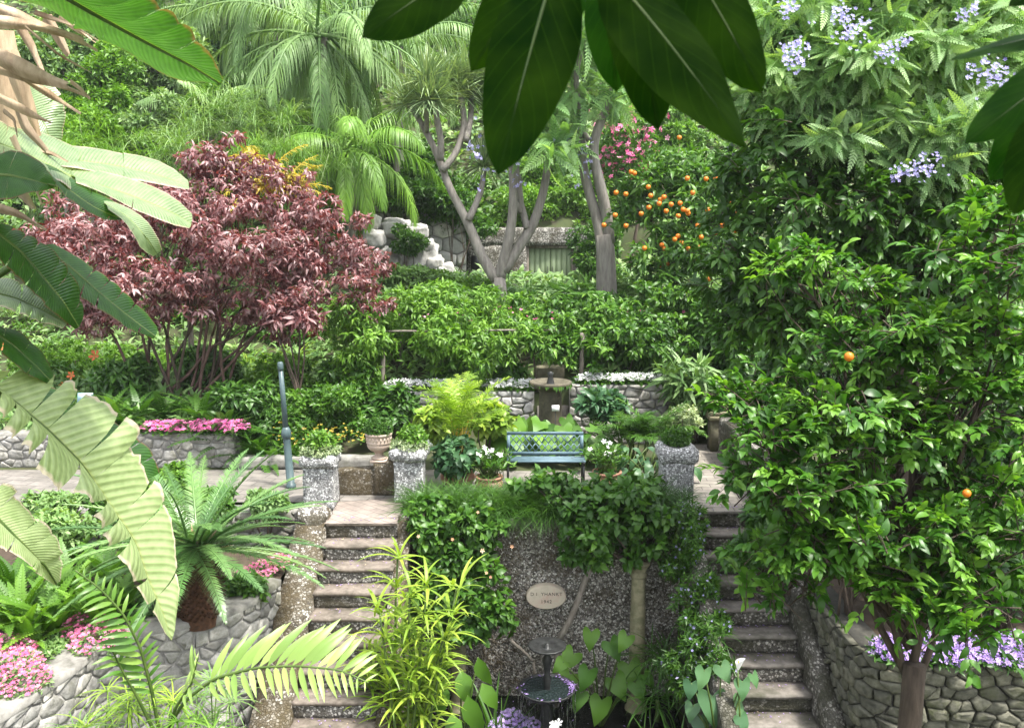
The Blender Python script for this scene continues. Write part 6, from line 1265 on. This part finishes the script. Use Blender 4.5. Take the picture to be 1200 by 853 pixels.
# tall dark broadleaf between
bs = [bl(930, 200, 10.4, 70, 60), bl(1000, 250, 10.2, 80, 60), bl(1080, 230, 10.4, 80, 60), bl(900, 290, 10.8, 60, 60), bl(960, 340, 10.4, 70, 55), bl(1150, 270, 10.3, 70, 70), bl(1050, 330, 10.2, 70, 50), bl(890, 380, 11.0, 50, 50), bl(930, 150, 10.9, 60, 40), bl(1120, 370, 10.4, 70, 60), bl(870, 230, 11.3, 40, 60), bl(850, 330, 11.6, 36, 50), bl(1060, 150, 10.6, 80, 50)]
t = thing('bay_tree', 'tall dark leaved tree below the feathery canopy and above the citrus tree', 'tree', np.array([pt(1000, 500, 11.6)[0], 11.6, .0])); base = np.array(t.location)
m = MB(); f = base + np.array([0, -.4, 2.2]); limb(m, base - [0, 0, .1], f, .14, .1, 8, .02, k=9); wd = MB()
for b in bs:
    Q = limb(m, f + [0, 0, rng.uniform(-.5, .6)], np.array(b[:3]), .05, .015, 8, .07)
    for d in sph(5): limb(m, Q[rng.integers(3, 7)], np.array(b[:3]) + d * np.array(b[3:6]) * .85, .014, .004, 5, .08, k=5)
P, O = blob_pts(subblobs(bs, 9, .4, .4, .7, .7, (.5, 1.2)), 900, .5, .35); lf = MB(); sprays(lf, m, P, O, .55, 22, .17, TO, .3, (.42, .22), droop=.3); P, O = blob_pts(bs, 900, .25, .4); leaves(lf, P, O, 6, TO, .17, 80, .5, .5, 0, (.2, .15))
m.build('trunk', BARK_BROWN, t, smooth=True); lf.build('crown', G_MID, t)
# citrus
TOM = T_oval(.46, 6, .10, .16)
Yc = 6.9; cbx = pt(1077, 800, 6.6)[0]
bs = [bl(960, 480, Yc, 60, 34), bl(890, 500, Yc, 50, 30), bl(950, 560, Yc - .2, 75, 40), bl(1060, 510, Yc - .1, 70, 46), bl(1060, 610, Yc - .3, 90, 45), bl(950, 640, Yc - .1, 66, 34), bl(1150, 480, Yc - .2, 70, 60), bl(1160, 590, Yc - .3, 70, 50), bl(1060, 690, Yc - .4, 80, 34), bl(1160, 680, Yc - .4, 70, 38), bl(930, 690, Yc, 50, 20), bl(875, 560, Yc + .1, 40, 26), bl(1000, 410, Yc + .3, 60, 34), bl(1100, 400, Yc + .2, 70, 46), bl(1170, 310, Yc, 60, 50), bl(1010, 330, Yc + .9, 50, 30), bl(1200, 420, Yc, 60, 60), bl(1195, 250, Yc + .3, 44, 36), bl(930, 320, Yc + 1.6, 44, 30), bl(870, 470, Yc + .4, 40, 24)]
t = thing('citrus_tree', 'glossy leaved citrus tree leaning over the shaded stairs and lilac bed', 'tree', (cbx, 6.6, -2.75)); base = np.array(t.location)
m = MB(); f = np.array([cbx + .03, 6.75, .6]); limb(m, base - [0, 0, .05], f, .105, .085, 10, .012, k=10)
for b in bs:
    Q = limb(m, f + [0, .1, rng.uniform(-.4, .9)], np.array(b[:3]) + [0, .25, 0], .035, .012, 8, .07)
    for d in sph(5): limb(m, Q[rng.integers(3, 7)], np.array(b[:3]) + d * np.array(b[3:6]) * .85, .010, .004, 5, .08, k=5)
lf = MB(); P, O = blob_pts(subblobs(bs, 10, .34, .5, .6, .7, (.5, 1.4)), 1900, .55, .35, .5); tn = rng.random(len(P)) < .22
sprays(lf, m, P[tn], O[tn], .36, 15, .128, TOM, .05, (.78, .16), droop=.0); sprays(lf, m, P[~tn], O[~tn], .40, 16, .13, TOM, .14, (.42, .2), droop=.12)
m.build('trunk', BARK_BROWN, t, smooth=True); lf.build('crown', G_CITRUS, t)
for (px, py, Y, r) in ((995, 418, 6.3, .034), (1133, 578, 6.15, .03)):
    m = MB(); q = pt(px, py, Y); m.lathe([(0, -1), (.5, -.86), (.86, -.5), (1, 0), (.86, .5), (.5, .86), (0, 1)] * np.array([r, r]), q, 16); m.build('orange', FRUIT, t, smooth=True)
# understory on the shaded bank
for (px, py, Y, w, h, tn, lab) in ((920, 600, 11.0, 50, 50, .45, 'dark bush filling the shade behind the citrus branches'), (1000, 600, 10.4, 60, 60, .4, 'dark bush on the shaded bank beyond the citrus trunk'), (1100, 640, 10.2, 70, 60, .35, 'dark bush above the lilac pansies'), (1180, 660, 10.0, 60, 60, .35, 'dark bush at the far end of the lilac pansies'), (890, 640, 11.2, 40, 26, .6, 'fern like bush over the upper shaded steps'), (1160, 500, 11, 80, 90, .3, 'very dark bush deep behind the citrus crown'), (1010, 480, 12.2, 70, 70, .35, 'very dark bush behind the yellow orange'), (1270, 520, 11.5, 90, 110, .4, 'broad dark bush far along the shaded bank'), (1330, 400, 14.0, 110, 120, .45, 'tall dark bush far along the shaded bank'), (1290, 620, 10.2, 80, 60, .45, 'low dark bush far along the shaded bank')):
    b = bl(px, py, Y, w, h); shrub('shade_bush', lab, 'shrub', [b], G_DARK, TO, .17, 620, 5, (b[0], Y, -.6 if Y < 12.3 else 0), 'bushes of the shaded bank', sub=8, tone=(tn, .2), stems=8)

# ================================================================ great paddle leaved plant
BL_G = blade_mat('paddle_green', (.025, .085, .012), (.045, .13, .02), (.16, .10, .05), rough=.36, trans=.42, veins=42, ledge=.93)
BL_P = blade_mat('paddle_pale', (.15, .22, .10), (.24, .33, .16), (.50, .42, .30), rough=.34, trans=.25, veins=36, ledge=.92, spec=.6)
BL_Y = blade_mat('paddle_yellow_green', (.24, .32, .13), (.34, .42, .20), (.58, .50, .38), rough=.4, trans=.3, veins=40, ledge=.9, mid=(.33, .38, .14))
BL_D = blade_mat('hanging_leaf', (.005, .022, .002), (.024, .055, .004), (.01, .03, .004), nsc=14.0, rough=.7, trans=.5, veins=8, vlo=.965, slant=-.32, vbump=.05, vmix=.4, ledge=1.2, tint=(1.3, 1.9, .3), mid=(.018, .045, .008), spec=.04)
def rs(P, n):
    P = np.asarray(P, float); d = np.concatenate([[0], np.cumsum(np.linalg.norm(np.diff(P[:, :2], axis=0), axis=1))]); s = np.linspace(0, d[-1], n); k = P.shape[1]
    Q = np.stack([np.interp(s, d, P[:, q]) for q in range(k)], 1)
    for _ in range(max(1, n // 12)): Q[1:-1] = (Q[:-2] + 2 * Q[1:-1] + Q[2:]) / 4
    return Q
def blade(left, mid, right, mat, parent, name='leaf', strips=14, tear=.35, jag=.08, belly=.06, ns=4, nv=5, rib=.012, rag=.0):
    """a great leaf from its two margins and midrib, each a run of (px, py, distance); torn into strips between the veins"""
    n = strips * ns + 1; L, M, Rr = [np.array([pt(*q) for q in rs(P, n)]) for P in (left, mid, right)]; m = MB(); t = np.linspace(0, 1, n)
    T = nrm(np.gradient(M, axis=0)); W = np.cross(T, Rr - L); W = nrm(W); W = W * np.where(W[:, 2:] < 0, -1, 1)
    for side, E in ((-1, L), (1, Rr)):
        k = 0
        while k < strips:
            g = 1 if rng.random() < .6 else int(rng.integers(2, 4)); g = min(g, strips - k); a, b = k * ns, (k + g) * ns; k += g
            i = np.arange(a, b + 1); f = (i - a) / max(1, b - a); sh = rng.uniform(0, tear) * .5; sl = 1 + rng.uniform(-jag, jag * .3); dz = rng.normal() * belly * .35
            V, UV = [], []
            for q in range(nv):
                v = q / (nv - 1); ii = np.clip(a + (b - a) * (f * (1 - sh * v ** 1.5) + sh * .5 * v ** 1.5), 0, n - 1)
                Mi = np.stack([np.interp(ii, np.arange(n), M[:, c]) for c in range(3)], 1); Ei = np.stack([np.interp(ii, np.arange(n), E[:, c]) for c in range(3)], 1); Wi = np.stack([np.interp(ii, np.arange(n), W[:, c]) for c in range(3)], 1)
                ll = (sl + (rng.normal(size=len(i)) * rag if q == nv - 1 else 0)); wd = np.linalg.norm(Ei - Mi, axis=1)[:, None]
                V.append(Mi + (Ei - Mi) * (v * (ll if np.isscalar(ll) else ll[:, None])) + Wi * (math.sin(v * 2.6) * belly * wd * 1.6 + dz * v ** 2 * wd + .05 * wd * v * np.sin(f * math.pi)[:, None])); UV.append(np.stack([ii / (n - 1), np.full(len(i), side * v)], 1))
            c = len(i); V = np.concatenate(V); UV = np.concatenate(UV); q, r = np.meshgrid(np.arange(nv - 1), np.arange(c - 1), indexing='ij'); q, r = q.ravel(), r.ravel()
            m.add(V, np.stack([q * c + r, q * c + r + 1, (q + 1) * c + r + 1, (q + 1) * c + r], 1), 0, .5, UV)
    o = m.build(name, mat, parent, smooth=True)
    mr = MB(); mr.tube(M - W * .004, np.linspace(rib, rib * .25, n), 6); mr.build('midrib', STEM_G, o, smooth=True); return M
tx = np.array([-2.75, 3.5, -2.75]); t = thing('paddle_leaf_plant', 'great paddle leaved plant with torn leaves and hanging dry brown leaves', 'plant', tx)
m = MB(); limb(m, tx, tx + [.1, .1, 6.2], .17, .13, 12, .01, k=12); limb(m, tx + [.1, .1, 6.0], pt(-20, 40, 3.7), .13, .06, 8, .03, k=10); m.build('trunk', BARK_BROWN, t, smooth=True)
hub = tx + [.1, .1, 5.9]
def pet(M, mt=STEM_G):
    mm = MB(); a = M[0]; P = np.array([hub + rng.normal(size=3) * .05 + [0, 0, min(0, a[2] - hub[2]) * .6], (hub + a) / 2 + [-.1, 0, (a[2] - hub[2]) * .1], a]); s = np.linspace(0, 1, 3); u = np.linspace(0, 1, 9); Q = np.stack([np.interp(u, s, P[:, c]) for c in range(3)], 1); Q[1:-1] = (Q[:-2] + 2 * Q[1:-1] + Q[2:]) / 4; mm.tube(Q, np.linspace(.03, .014, 9), 7); mm.build('stalk', mt, t, smooth=True)
LV = [
 # left margin, midrib, right margin, material, options
 ([(-10, 436, 3.25), (30, 428, 3.6), (66, 440, 3.75), (110, 478, 3.85), (148, 498, 3.9), (166, 535, 3.95), (186, 572, 3.95), (198, 605, 3.95), (205, 650, 3.9), (212, 690, 3.85), (205, 720, 3.8)],
  [(-30, 440, 3.3), (0, 458, 3.4), (53, 501, 3.5), (96, 543, 3.6), (127, 591, 3.7), (159, 634, 3.75), (172, 676, 3.75), (190, 715, 3.75), (201, 750, 3.75)],
  [(-40, 470, 3.0), (0, 515, 3.1), (30, 552, 3.2), (58, 580, 3.3), (84, 578, 3.35), (112, 610, 3.4), (122, 640, 3.45), (143, 668, 3.5), (160, 692, 3.6), (184, 730, 3.7), (199, 752, 3.75)], BL_Y, dict(strips=15, tear=.95, jag=.22, rag=.025, belly=.09)),
 ([(30, 440, 4.2), (70, 460, 4.25), (110, 478, 4.3), (150, 505, 4.3), (178, 530, 4.3), (188, 555, 4.3)], [(20, 450, 4.1), (60, 480, 4.1), (100, 505, 4.15), (140, 535, 4.15), (172, 562, 4.2)], [(10, 465, 4.1), (50, 500, 4.1), (90, 530, 4.1), (130, 555, 4.1), (165, 575, 4.2)], BL_G, dict(strips=9, tear=.3, jag=.12)),
 ([(-20, 560, 3.1), (10, 573, 3.2), (35, 600, 3.25), (62, 630, 3.3), (76, 660, 3.3), (70, 682, 3.3)], [(-40, 580, 3.0), (-5, 605, 3.05), (25, 635, 3.1), (50, 660, 3.2), (66, 684, 3.3)], [(-50, 610, 2.95), (-10, 635, 3.0), (20, 655, 3.05), (45, 672, 3.15), (64, 686, 3.3)], BL_Y, dict(strips=8, tear=.15, jag=.12, rag=.02)),
 ([(-20, 140, 3.5), (30, 158, 3.8), (65, 172, 3.9), (90, 178, 3.95)], [(-25, 160, 3.4), (25, 178, 3.5), (60, 196, 3.55), (84, 208, 3.6)], [(-25, 178, 3.3), (20, 196, 3.3), (55, 214, 3.35), (80, 226, 3.4)], BL_P, dict(strips=4, tear=.1, jag=.05)),
 ([(60, 172, 3.9), (110, 176, 3.95), (160, 184, 4.0), (200, 196, 4.0), (220, 213, 4.0)], [(66, 186, 3.8), (110, 190, 3.85), (160, 198, 3.9), (200, 210, 3.9), (221, 218, 3.95)], [(70, 198, 3.6), (110, 206, 3.7), (160, 216, 3.75), (200, 223, 3.8), (221, 223, 3.9)], BL_P, dict(strips=2, tear=.05, jag=.02, rib=.003, free=True)),
 ([(80, 196, 3.7), (120, 204, 3.72), (165, 216, 3.75), (205, 232, 3.8), (225, 252, 3.85)], [(84, 206, 3.6), (120, 218, 3.62), (165, 233, 3.66), (205, 250, 3.72), (224, 262, 3.8)], [(88, 216, 3.45), (120, 230, 3.5), (160, 248, 3.55), (200, 266, 3.62), (222, 268, 3.75)], BL_P, dict(strips=2, tear=.05, jag=.02, rib=.003, free=True)),
 ([(118, 232, 3.5), (150, 243, 3.5), (172, 258, 3.5), (188, 280, 3.52), (190, 293, 3.55)], [(122, 238, 3.45), (148, 252, 3.45), (165, 270, 3.46), (178, 288, 3.5), (184, 298, 3.55)], [(126, 245, 3.4), (148, 262, 3.4), (158, 280, 3.42), (168, 295, 3.46), (180, 301, 3.54)], BL_P, dict(strips=2, tear=.05, jag=.02, rib=.003, free=True)),
 ([(50, 192, 3.5), (80, 208, 3.5), (110, 226, 3.5), (150, 246, 3.52), (166, 254, 3.55)], [(52, 200, 3.4), (80, 222, 3.4), (108, 242, 3.4), (135, 255, 3.45), (160, 256, 3.54)], [(56, 212, 3.3), (80, 236, 3.3), (104, 252, 3.32), (126, 260, 3.38), (152, 258, 3.5)], BL_G, dict(strips=4, tear=.1, jag=.06, rib=.004, free=True)),
 ([(-20, 185, 3.1), (20, 178, 3.2), (50, 195, 3.25), (66, 214, 3.3)], [(-30, 205, 3.05), (10, 205, 3.1), (40, 212, 3.15), (64, 218, 3.3)], [(-30, 235, 3.0), (10, 236, 3.05), (40, 226, 3.1), (62, 221, 3.3)], BL_G, dict(strips=5, tear=.1, jag=.05)),
 ([(0, 262, 3.5), (40, 280, 3.7), (70, 305, 3.75), (85, 335, 3.8), (96, 366, 3.8)], [(-10, 268, 3.45), (25, 295, 3.5), (50, 325, 3.55), (75, 355, 3.6), (92, 383, 3.7)], [(-15, 290, 3.35), (10, 320, 3.4), (35, 345, 3.45), (60, 368, 3.5), (88, 386, 3.7)], BL_G, dict(strips=9, tear=.3, jag=.12)),
 ([(62, 285, 4.0), (100, 308, 4.1), (135, 335, 4.15), (160, 360, 4.2), (184, 385, 4.2)], [(50, 288, 3.95), (88, 318, 4.0), (122, 348, 4.0), (152, 372, 4.05), (182, 394, 4.1)], [(55, 305, 3.85), (88, 348, 3.9), (118, 366, 3.9), (150, 388, 3.95), (180, 398, 4.1)], BL_G, dict(strips=8, tear=.25, jag=.1)),
 ([(-20, 325, 3.6), (20, 332, 3.7), (50, 345, 3.75), (76, 362, 3.8)], [(-20, 340, 3.5), (20, 350, 3.55), (50, 364, 3.6), (78, 380, 3.7)], [(-20, 360, 3.4), (15, 368, 3.4), (45, 380, 3.45), (72, 386, 3.6)], BL_P, dict(strips=7, tear=.4, jag=.12)),
 ([(-10, 380, 3.5), (20, 390, 3.6), (45, 410, 3.65), (62, 440, 3.7)], [(-10, 388, 3.45), (15, 404, 3.5), (38, 425, 3.55), (58, 445, 3.6)], [(-10, 405, 3.35), (8, 424, 3.4), (32, 442, 3.45), (55, 450, 3.6)], BL_G, dict(strips=6, tear=.2, jag=.1)),
 ([(90, -40, 2.7), (150, -20, 2.75), (195, 8, 2.8), (225, 35, 2.85), (248, 65, 2.9), (262, 92, 2.95)], [(0, -50, 2.9), (50, -20, 2.95), (110, 15, 3.0), (170, 48, 3.05), (220, 74, 3.05), (258, 97, 3.0)], [(-10, -20, 3.2), (30, 2, 3.25), (75, 22, 3.3), (130, 48, 3.3), (185, 85, 3.3), (222, 96, 3.2), (255, 98, 3.05)], BL_G, dict(strips=8, tear=.08, jag=.04, belly=-.05)),
 ([(20, 90, 4.6), (60, 100, 4.7), (78, 120, 4.7), (70, 170, 4.7)], [(0, 100, 4.6), (35, 120, 4.6), (55, 150, 4.6), (60, 178, 4.6)], [(-10, 130, 4.5), (10, 150, 4.5), (30, 170, 4.5), (50, 182, 4.6)], BL_P, dict(strips=6, tear=.3, jag=.1)),
]
for (l_, mi, r_, mt, kw) in LV:
    free = kw.pop('free', False); M_ = blade(l_, mi, r_, mt, t, **kw)
    if not free: pet(M_)
# dry hanging leaves and split stalks
def dry(P, w, twist=0.0):
    Q = np.array([pt(*q) for q in rs(P, 14)]); T = nrm(np.gradient(Q, axis=0)); up = nrm(np.cross(T, [.2, 1, .15])); f = np.linspace(0, 1, 14); m = MB(); V = []
    ww = np.interp(f, np.linspace(0, 1, len(w)), w) * .62
    for s in (-1, -.5, 0, .5, 1): V.append(Q + up * (ww * s)[:, None] + np.array([0, -1, 0]) * (ww * (1 - abs(s)) * .7)[:, None] + vnoise(Q, 9, s) * .004)
    V = np.concatenate(V); q, r = np.meshgrid(np.arange(4), np.arange(13), indexing='ij'); q, r = q.ravel(), r.ravel(); m.add(V, np.stack([q * 14 + r, q * 14 + r + 1, (q + 1) * 14 + r + 1, (q + 1) * 14 + r], 1), 0, rng.uniform(.25, .9)); m.build('dry_leaf', DRY, t, smooth=True)
for P, w in (([(-20, 5, 3.4), (30, 25, 3.35), (70, 38, 3.3), (98, 47, 3.3)], (.05, .045, .025, .008)), ([(-10, 25, 3.35), (40, 30, 3.3), (80, 42, 3.3), (114, 60, 3.3)], (.035, .03, .02, .005)), ([(-20, 58, 3.3), (30, 82, 3.25), (60, 95, 3.25), (80, 100, 3.2)], (.05, .05, .04, .02)), ([(-20, 75, 3.35), (30, 90, 3.3), (70, 100, 3.3), (104, 113, 3.3)], (.035, .03, .02, .006)), ([(-10, 110, 3.4), (20, 125, 3.35), (45, 138, 3.35), (60, 144, 3.3)], (.03, .03, .02, .01)), ([(10, 60, 3.6), (25, 100, 3.6), (38, 140, 3.6), (45, 160, 3.6)], (.06, .07, .05, .02)), ([(-5, 40, 3.7), (5, 100, 3.7), (12, 170, 3.7), (20, 230, 3.7)], (.14, .13, .10, .05)), ([(22, 30, 3.55), (40, 60, 3.55), (50, 85, 3.5)], (.03, .035, .01)), ([(55, 20, 3.6), (70, 45, 3.6), (80, 65, 3.6)], (.04, .035, .015)),
             ([(25, 90, 3.4), (60, 112, 3.4), (94, 134, 3.35)], (.025, .02, .005)), ([(20, 125, 3.5), (30, 150, 3.5), (55, 178, 3.5)], (.03, .03, .01)), ([(28, 30, 3.3), (70, 65, 3.3), (108, 86, 3.3)], (.012, .01, .003)), ([(70, 20, 3.5), (95, 38, 3.5), (112, 50, 3.5)], (.012, .01, .003)), ([(0, 200, 3.6), (25, 225, 3.6), (40, 245, 3.6)], (.06, .05, .02)), ([(30, 175, 3.6), (60, 180, 3.6), (80, 190, 3.6)], (.02, .015, .005)), ([(15, 160, 3.45), (40, 215, 3.45), (50, 240, 3.45)], (.02, .02, .01)), ([(5, 130, 3.3), (18, 140, 3.3), (20, 160, 3.3)], (.01, .01, .003)), ([(-15, 240, 3.3), (20, 250, 3.3), (55, 270, 3.3)], (.03, .02, .005)), ([(82, 95, 3.3), (95, 105, 3.3), (105, 116, 3.3)], (.012, .01, .004)), ([(40, 15, 3.4), (85, 30, 3.4), (115, 48, 3.4)], (.01, .01, .003))):
    dry(P, w)

# young palm below, with long pale leaflets
t = thing('young_palm', 'young palm with pale arching fronds in front of the planter wall', 'palm', (pt(200, 853, 5.6)[0], 5.6, -2.75)); c0 = np.array(t.location); PB0 = pt(190, 870, 5.6)
PFR = leaf_mat('leaf_young_palm', (.14, .22, .07), (.22, .31, .11), (.34, .42, .19), rough=.4, trans=.35); PFD = leaf_mat('leaf_young_palm_dark', (.05, .13, .02), (.09, .19, .03), (.2, .3, .07), rough=.4, trans=.35)
m = MB(); limb(m, c0, PB0, .06, .045, 8, .02); m.build('trunk', FIBRE, t)
LF = T_oval(.24, 7, .12, .25)
def frond(path, up, dn, mat, n, w=1.0, t0=.1, flip=1, upv=(-.35, -1), dnv=(.1, 1), lean=.75):
    Q = np.array([pt(*q) for q in rs(path, 40)]); T = nrm(np.gradient(Q, axis=0)); m = MB(); m.tube(Q, np.linspace(.014, .004, 40), 6); o = m.build('frond', STEM_G, t, smooth=True); m = MB()
    right = np.array([1, 0, 0]); upw = np.array([0, .35, 1.0])
    for k in range(n):
        f = t0 + (1 - t0) * (k + .5) / n; i = f * 39; p = np.array([np.interp(i, np.arange(40), Q[:, c]) for c in range(3)]); d = T[int(i)]
        env = math.sin(math.pi * min(1, .22 + .78 * (f - t0) / (1 - t0))) ** .5
        side = nrm(np.cross(d, [0, -.45, .9]))
        if side[2] < 0: side = -side
        for s, L in ((1, up), (-1, dn)):
            if L <= 0: continue
            A = d * lean * (1 - .2 * f) + s * side * (1.0 if s > 0 else .9) + np.array([0, -.15, 0.12 if s > 0 else -.1]) + rng.normal(size=3) * .06; N = np.array([0, -.8, .6]) + rng.normal(size=3) * .15
            l = L * env * rng.uniform(.9, 1.1); m.inst(LF, p[None], A[None], N[None], np.array([[l, l * .62 * w, l * .6]]), float(np.clip(rng.normal(.5, .25), 0, 1)))
    m.build('leaflets', mat, o, smooth=True)
frond([(190, 865, 5.6), (215, 822, 5.55), (250, 795, 5.5), (300, 782, 5.4), (350, 780, 5.3), (400, 785, 5.25), (432, 800, 5.2)], .40, .26, PFR, 20, 1.0, .30)
frond([(188, 865, 5.6), (178, 810, 5.55), (165, 760, 5.5), (145, 720, 5.45), (118, 690, 5.4), (88, 668, 5.35)], .14, .22, PFD, 20, 1.3, .22)
frond([(185, 865, 5.6), (160, 815, 5.5), (140, 780, 5.45), (128, 755, 5.4)], .16, .16, PFD, 4, 1.2, .68)
frond([(195, 865, 5.6), (205, 830, 5.5), (225, 800, 5.4), (232, 770, 5.35)], .2, .2, PFR, 5, .8, .5)
for (px, py, Y, lab, mt) in ((130, 830, 5.9, 'spidery pale leaved tuft below the curved planter wall', G_LIME), (255, 815, 5.9, 'spidery pale tuft beside the young palm', G_PALE), (175, 835, 5.7, 'spidery lime tuft at the foot of the young palm', G_LIME), (100, 850, 5.8, 'low spidery tuft in front of the planter wall', G_PALE), (215, 845, 5.4, 'upright spidery tuft before the young palm', G_LIGHT)):
    c = pt(px, py, Y); tt = thing('umbrella_sedge', lab, 'sedge', (c[0], Y, -2.75), 'spidery tufts round the young palm'); ms, mf = MB(), MB()
    for k in range(5):
        q = c + rng.normal(size=3) * [.11, .1, .1]; limb(ms, (c[0] + rng.normal() * .04, Y + rng.normal() * .04, -2.75), q, .008, .005, 5, .02, k=5); tuft(mf, q, 18, .3, T_strap(.06, 6, .4), (0, 50), 0, (.6, .2), .6, jit=.005)
    ms.build('stems', STEM_G, tt); mf.build('leaves', mt, tt)

# ================================================================ magnolia branches overhead
def mag_leaf(base, tip, w, parent, nrm_hint, curl=.12, mat=BL_D, name='leaf', acum=1.0):
    a, b = pt(*base), pt(*tip); L = np.linalg.norm(b - a); T = (b - a) / L; N = np.asarray(nrm_hint, float); N = nrm(N - N.dot(T) * T); B = np.cross(T, N); w = w * 1.14 * m_per_px((base[2] + tip[2]) / 2, 80)
    n, k = 25, 9; m = MB(); V, UV = [], []; u = np.linspace(0, 1, n); prof = np.sin(math.pi * np.clip(u, 0, 1) ** .85) ** .62 * (1 - .12 * u); prof = np.where(u > .9, prof * (1 - ((u - .9) / .1) ** 2 * .55), prof); ph = rng.uniform(0, 6); tw_ = rng.uniform(-.45, .45)
    for i in range(n):
        for j in range(k):
            v = -1 + 2 * j / (k - 1); h = prof[i] * w / 2; V.append(a + T * (u[i] * L) + B * (v * h) + N * (-curl * L * (u[i] ** 2 - u[i]) * 1.2 - abs(v) * h * .22 + .022 * w * math.sin(u[i] * 13 + ph + v * 1.7) * abs(v) + tw_ * v * h * (u[i] - .3))); UV.append((u[i], v))
    i, j = np.meshgrid(np.arange(n - 1), np.arange(k - 1), indexing='ij'); i, j = i.ravel(), j.ravel(); m.add(V, np.stack([i * k + j, i * k + j + 1, (i + 1) * k + j + 1, (i + 1) * k + j], 1), 0, .5, UV); V_ = np.array(m.v[0]); o = m.build(name, mat, parent, smooth=True)
    mr = MB(); Q = a + T * (u * L)[:, None] + N * (-curl * L * (u ** 2 - u) * 1.2 - .001)[:, None]; mr.tube(Q, np.linspace(.0022, .0006, n), 5); mr.build('midrib', STEM_G, o, smooth=True); return a
t = thing('magnolia_tree', 'tree overhead with large dark glossy leaves hanging into the top of the view', 'tree', (1.6, -1.2, -2.75)); m = MB(); b0 = np.array(t.location)
limb(m, b0, b0 + [0, 0, 9.1], .16, .11, 10, .01, k=10); top_ = b0 + [0, 0, 9.0]; j1 = pt(680, -170, 1.15); j2 = pt(1330, -120, 1.25); limb(m, top_, j1, .05, .014, 10, .04); limb(m, top_, j2, .05, .014, 10, .04)
m.build('trunk', BARK_BROWN, t, smooth=True)
m = MB(); P, O = blob_pts(subblobs([(1.6, -.2, 6.6, 1.7, 1.6, .8), (.6, -1.2, 7.2, 1.6, 1.5, .8), (3.2, .4, 6.9, 1.5, 1.5, .8)], 8, .45), 900, .3, 1, 1); leaves(m, P, O, 6, TO, .26, 80, .4, .8, 0, (.4, .2)); m.build('crown', G_DARK, t)  # crown out of view, added to keep the sun off the hanging leaves
MG = [((545, -35, 1.2), (424, 45, 1.15), 72, (.1, -.8, .6)), ((640, -60, 1.2), (552, 84, 1.18), 62, (.3, -.8, .4)), ((652, -45, 1.05), (584, 206, 1.0), 100, (-.1, -.9, .35)), ((672, -40, 1.3), (664, 36, 1.28), 40, (0, -.8, .5)), ((712, -40, 1.22), (722, 108, 1.2), 58, (-.2, -.9, .3)), ((735, -50, 1.15), (771, 152, 1.12), 72, (.1, -.9, .3)), ((712, -35, 1.02), (873, 173, .98), 98, (.1, -.85, .4)), ((790, -70, 1.1), (893, 108, 1.08), 84, (.1, -.85, .4)),
      ((1275, 35, 1.25), (1115, 70, 1.2), 36, (.0, -.6, .8)), ((1280, 60, 1.15), (1131, 168, 1.12), 62, (-.1, -.85, .5)), ((1250, 90, 1.2), (1160, 213, 1.18), 56, (-.3, -.85, .3)), ((1240, 120, 1.05), (1188, 252, 1.02), 60, (-.3, -.85, .3)), ((1250, -30, 1.2), (1182, 8, 1.2), 30, (0, -.8, .5))]
BL_D2 = blade_mat('hanging_leaf_lit', (.010, .045, .003), (.022, .07, .005), (.01, .04, .004), rough=.5, trans=.55, veins=8, vlo=.965, slant=-.32, vbump=.05, vmix=.4, ledge=1.2, tint=(1.3, 1.8, .25), mid=(.03, .08, .01), spec=.06)  # lit copy of the hanging leaf, with light put into its colour
tw = MB()
for k, (b, tp, w, nh) in enumerate(MG):
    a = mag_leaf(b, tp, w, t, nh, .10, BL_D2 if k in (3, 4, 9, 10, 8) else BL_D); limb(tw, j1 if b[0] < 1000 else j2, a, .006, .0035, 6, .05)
tw.build('twig', BARK_BROWN, t)

# ================================================================ thin haze added over the whole valley to wash out the far slope
hm, nt, out = new_mat('haze_air'); pv = node(nt, 'ShaderNodeVolumePrincipled'); pv.inputs['Color'].default_value = (.95, .97, 1.0, 1); pv.inputs['Density'].default_value = .0006; pv.inputs['Anisotropy'].default_value = .3
nt.links.new(pv.outputs[0], out.inputs['Volume'])
m = MB(); m.box((-170, -65, -4), (170, 205, 75)); o = m.build('haze', hm); tag(o, kind='stuff')
cy.volume_bounces = 0; cy.volume_step_rate = 4
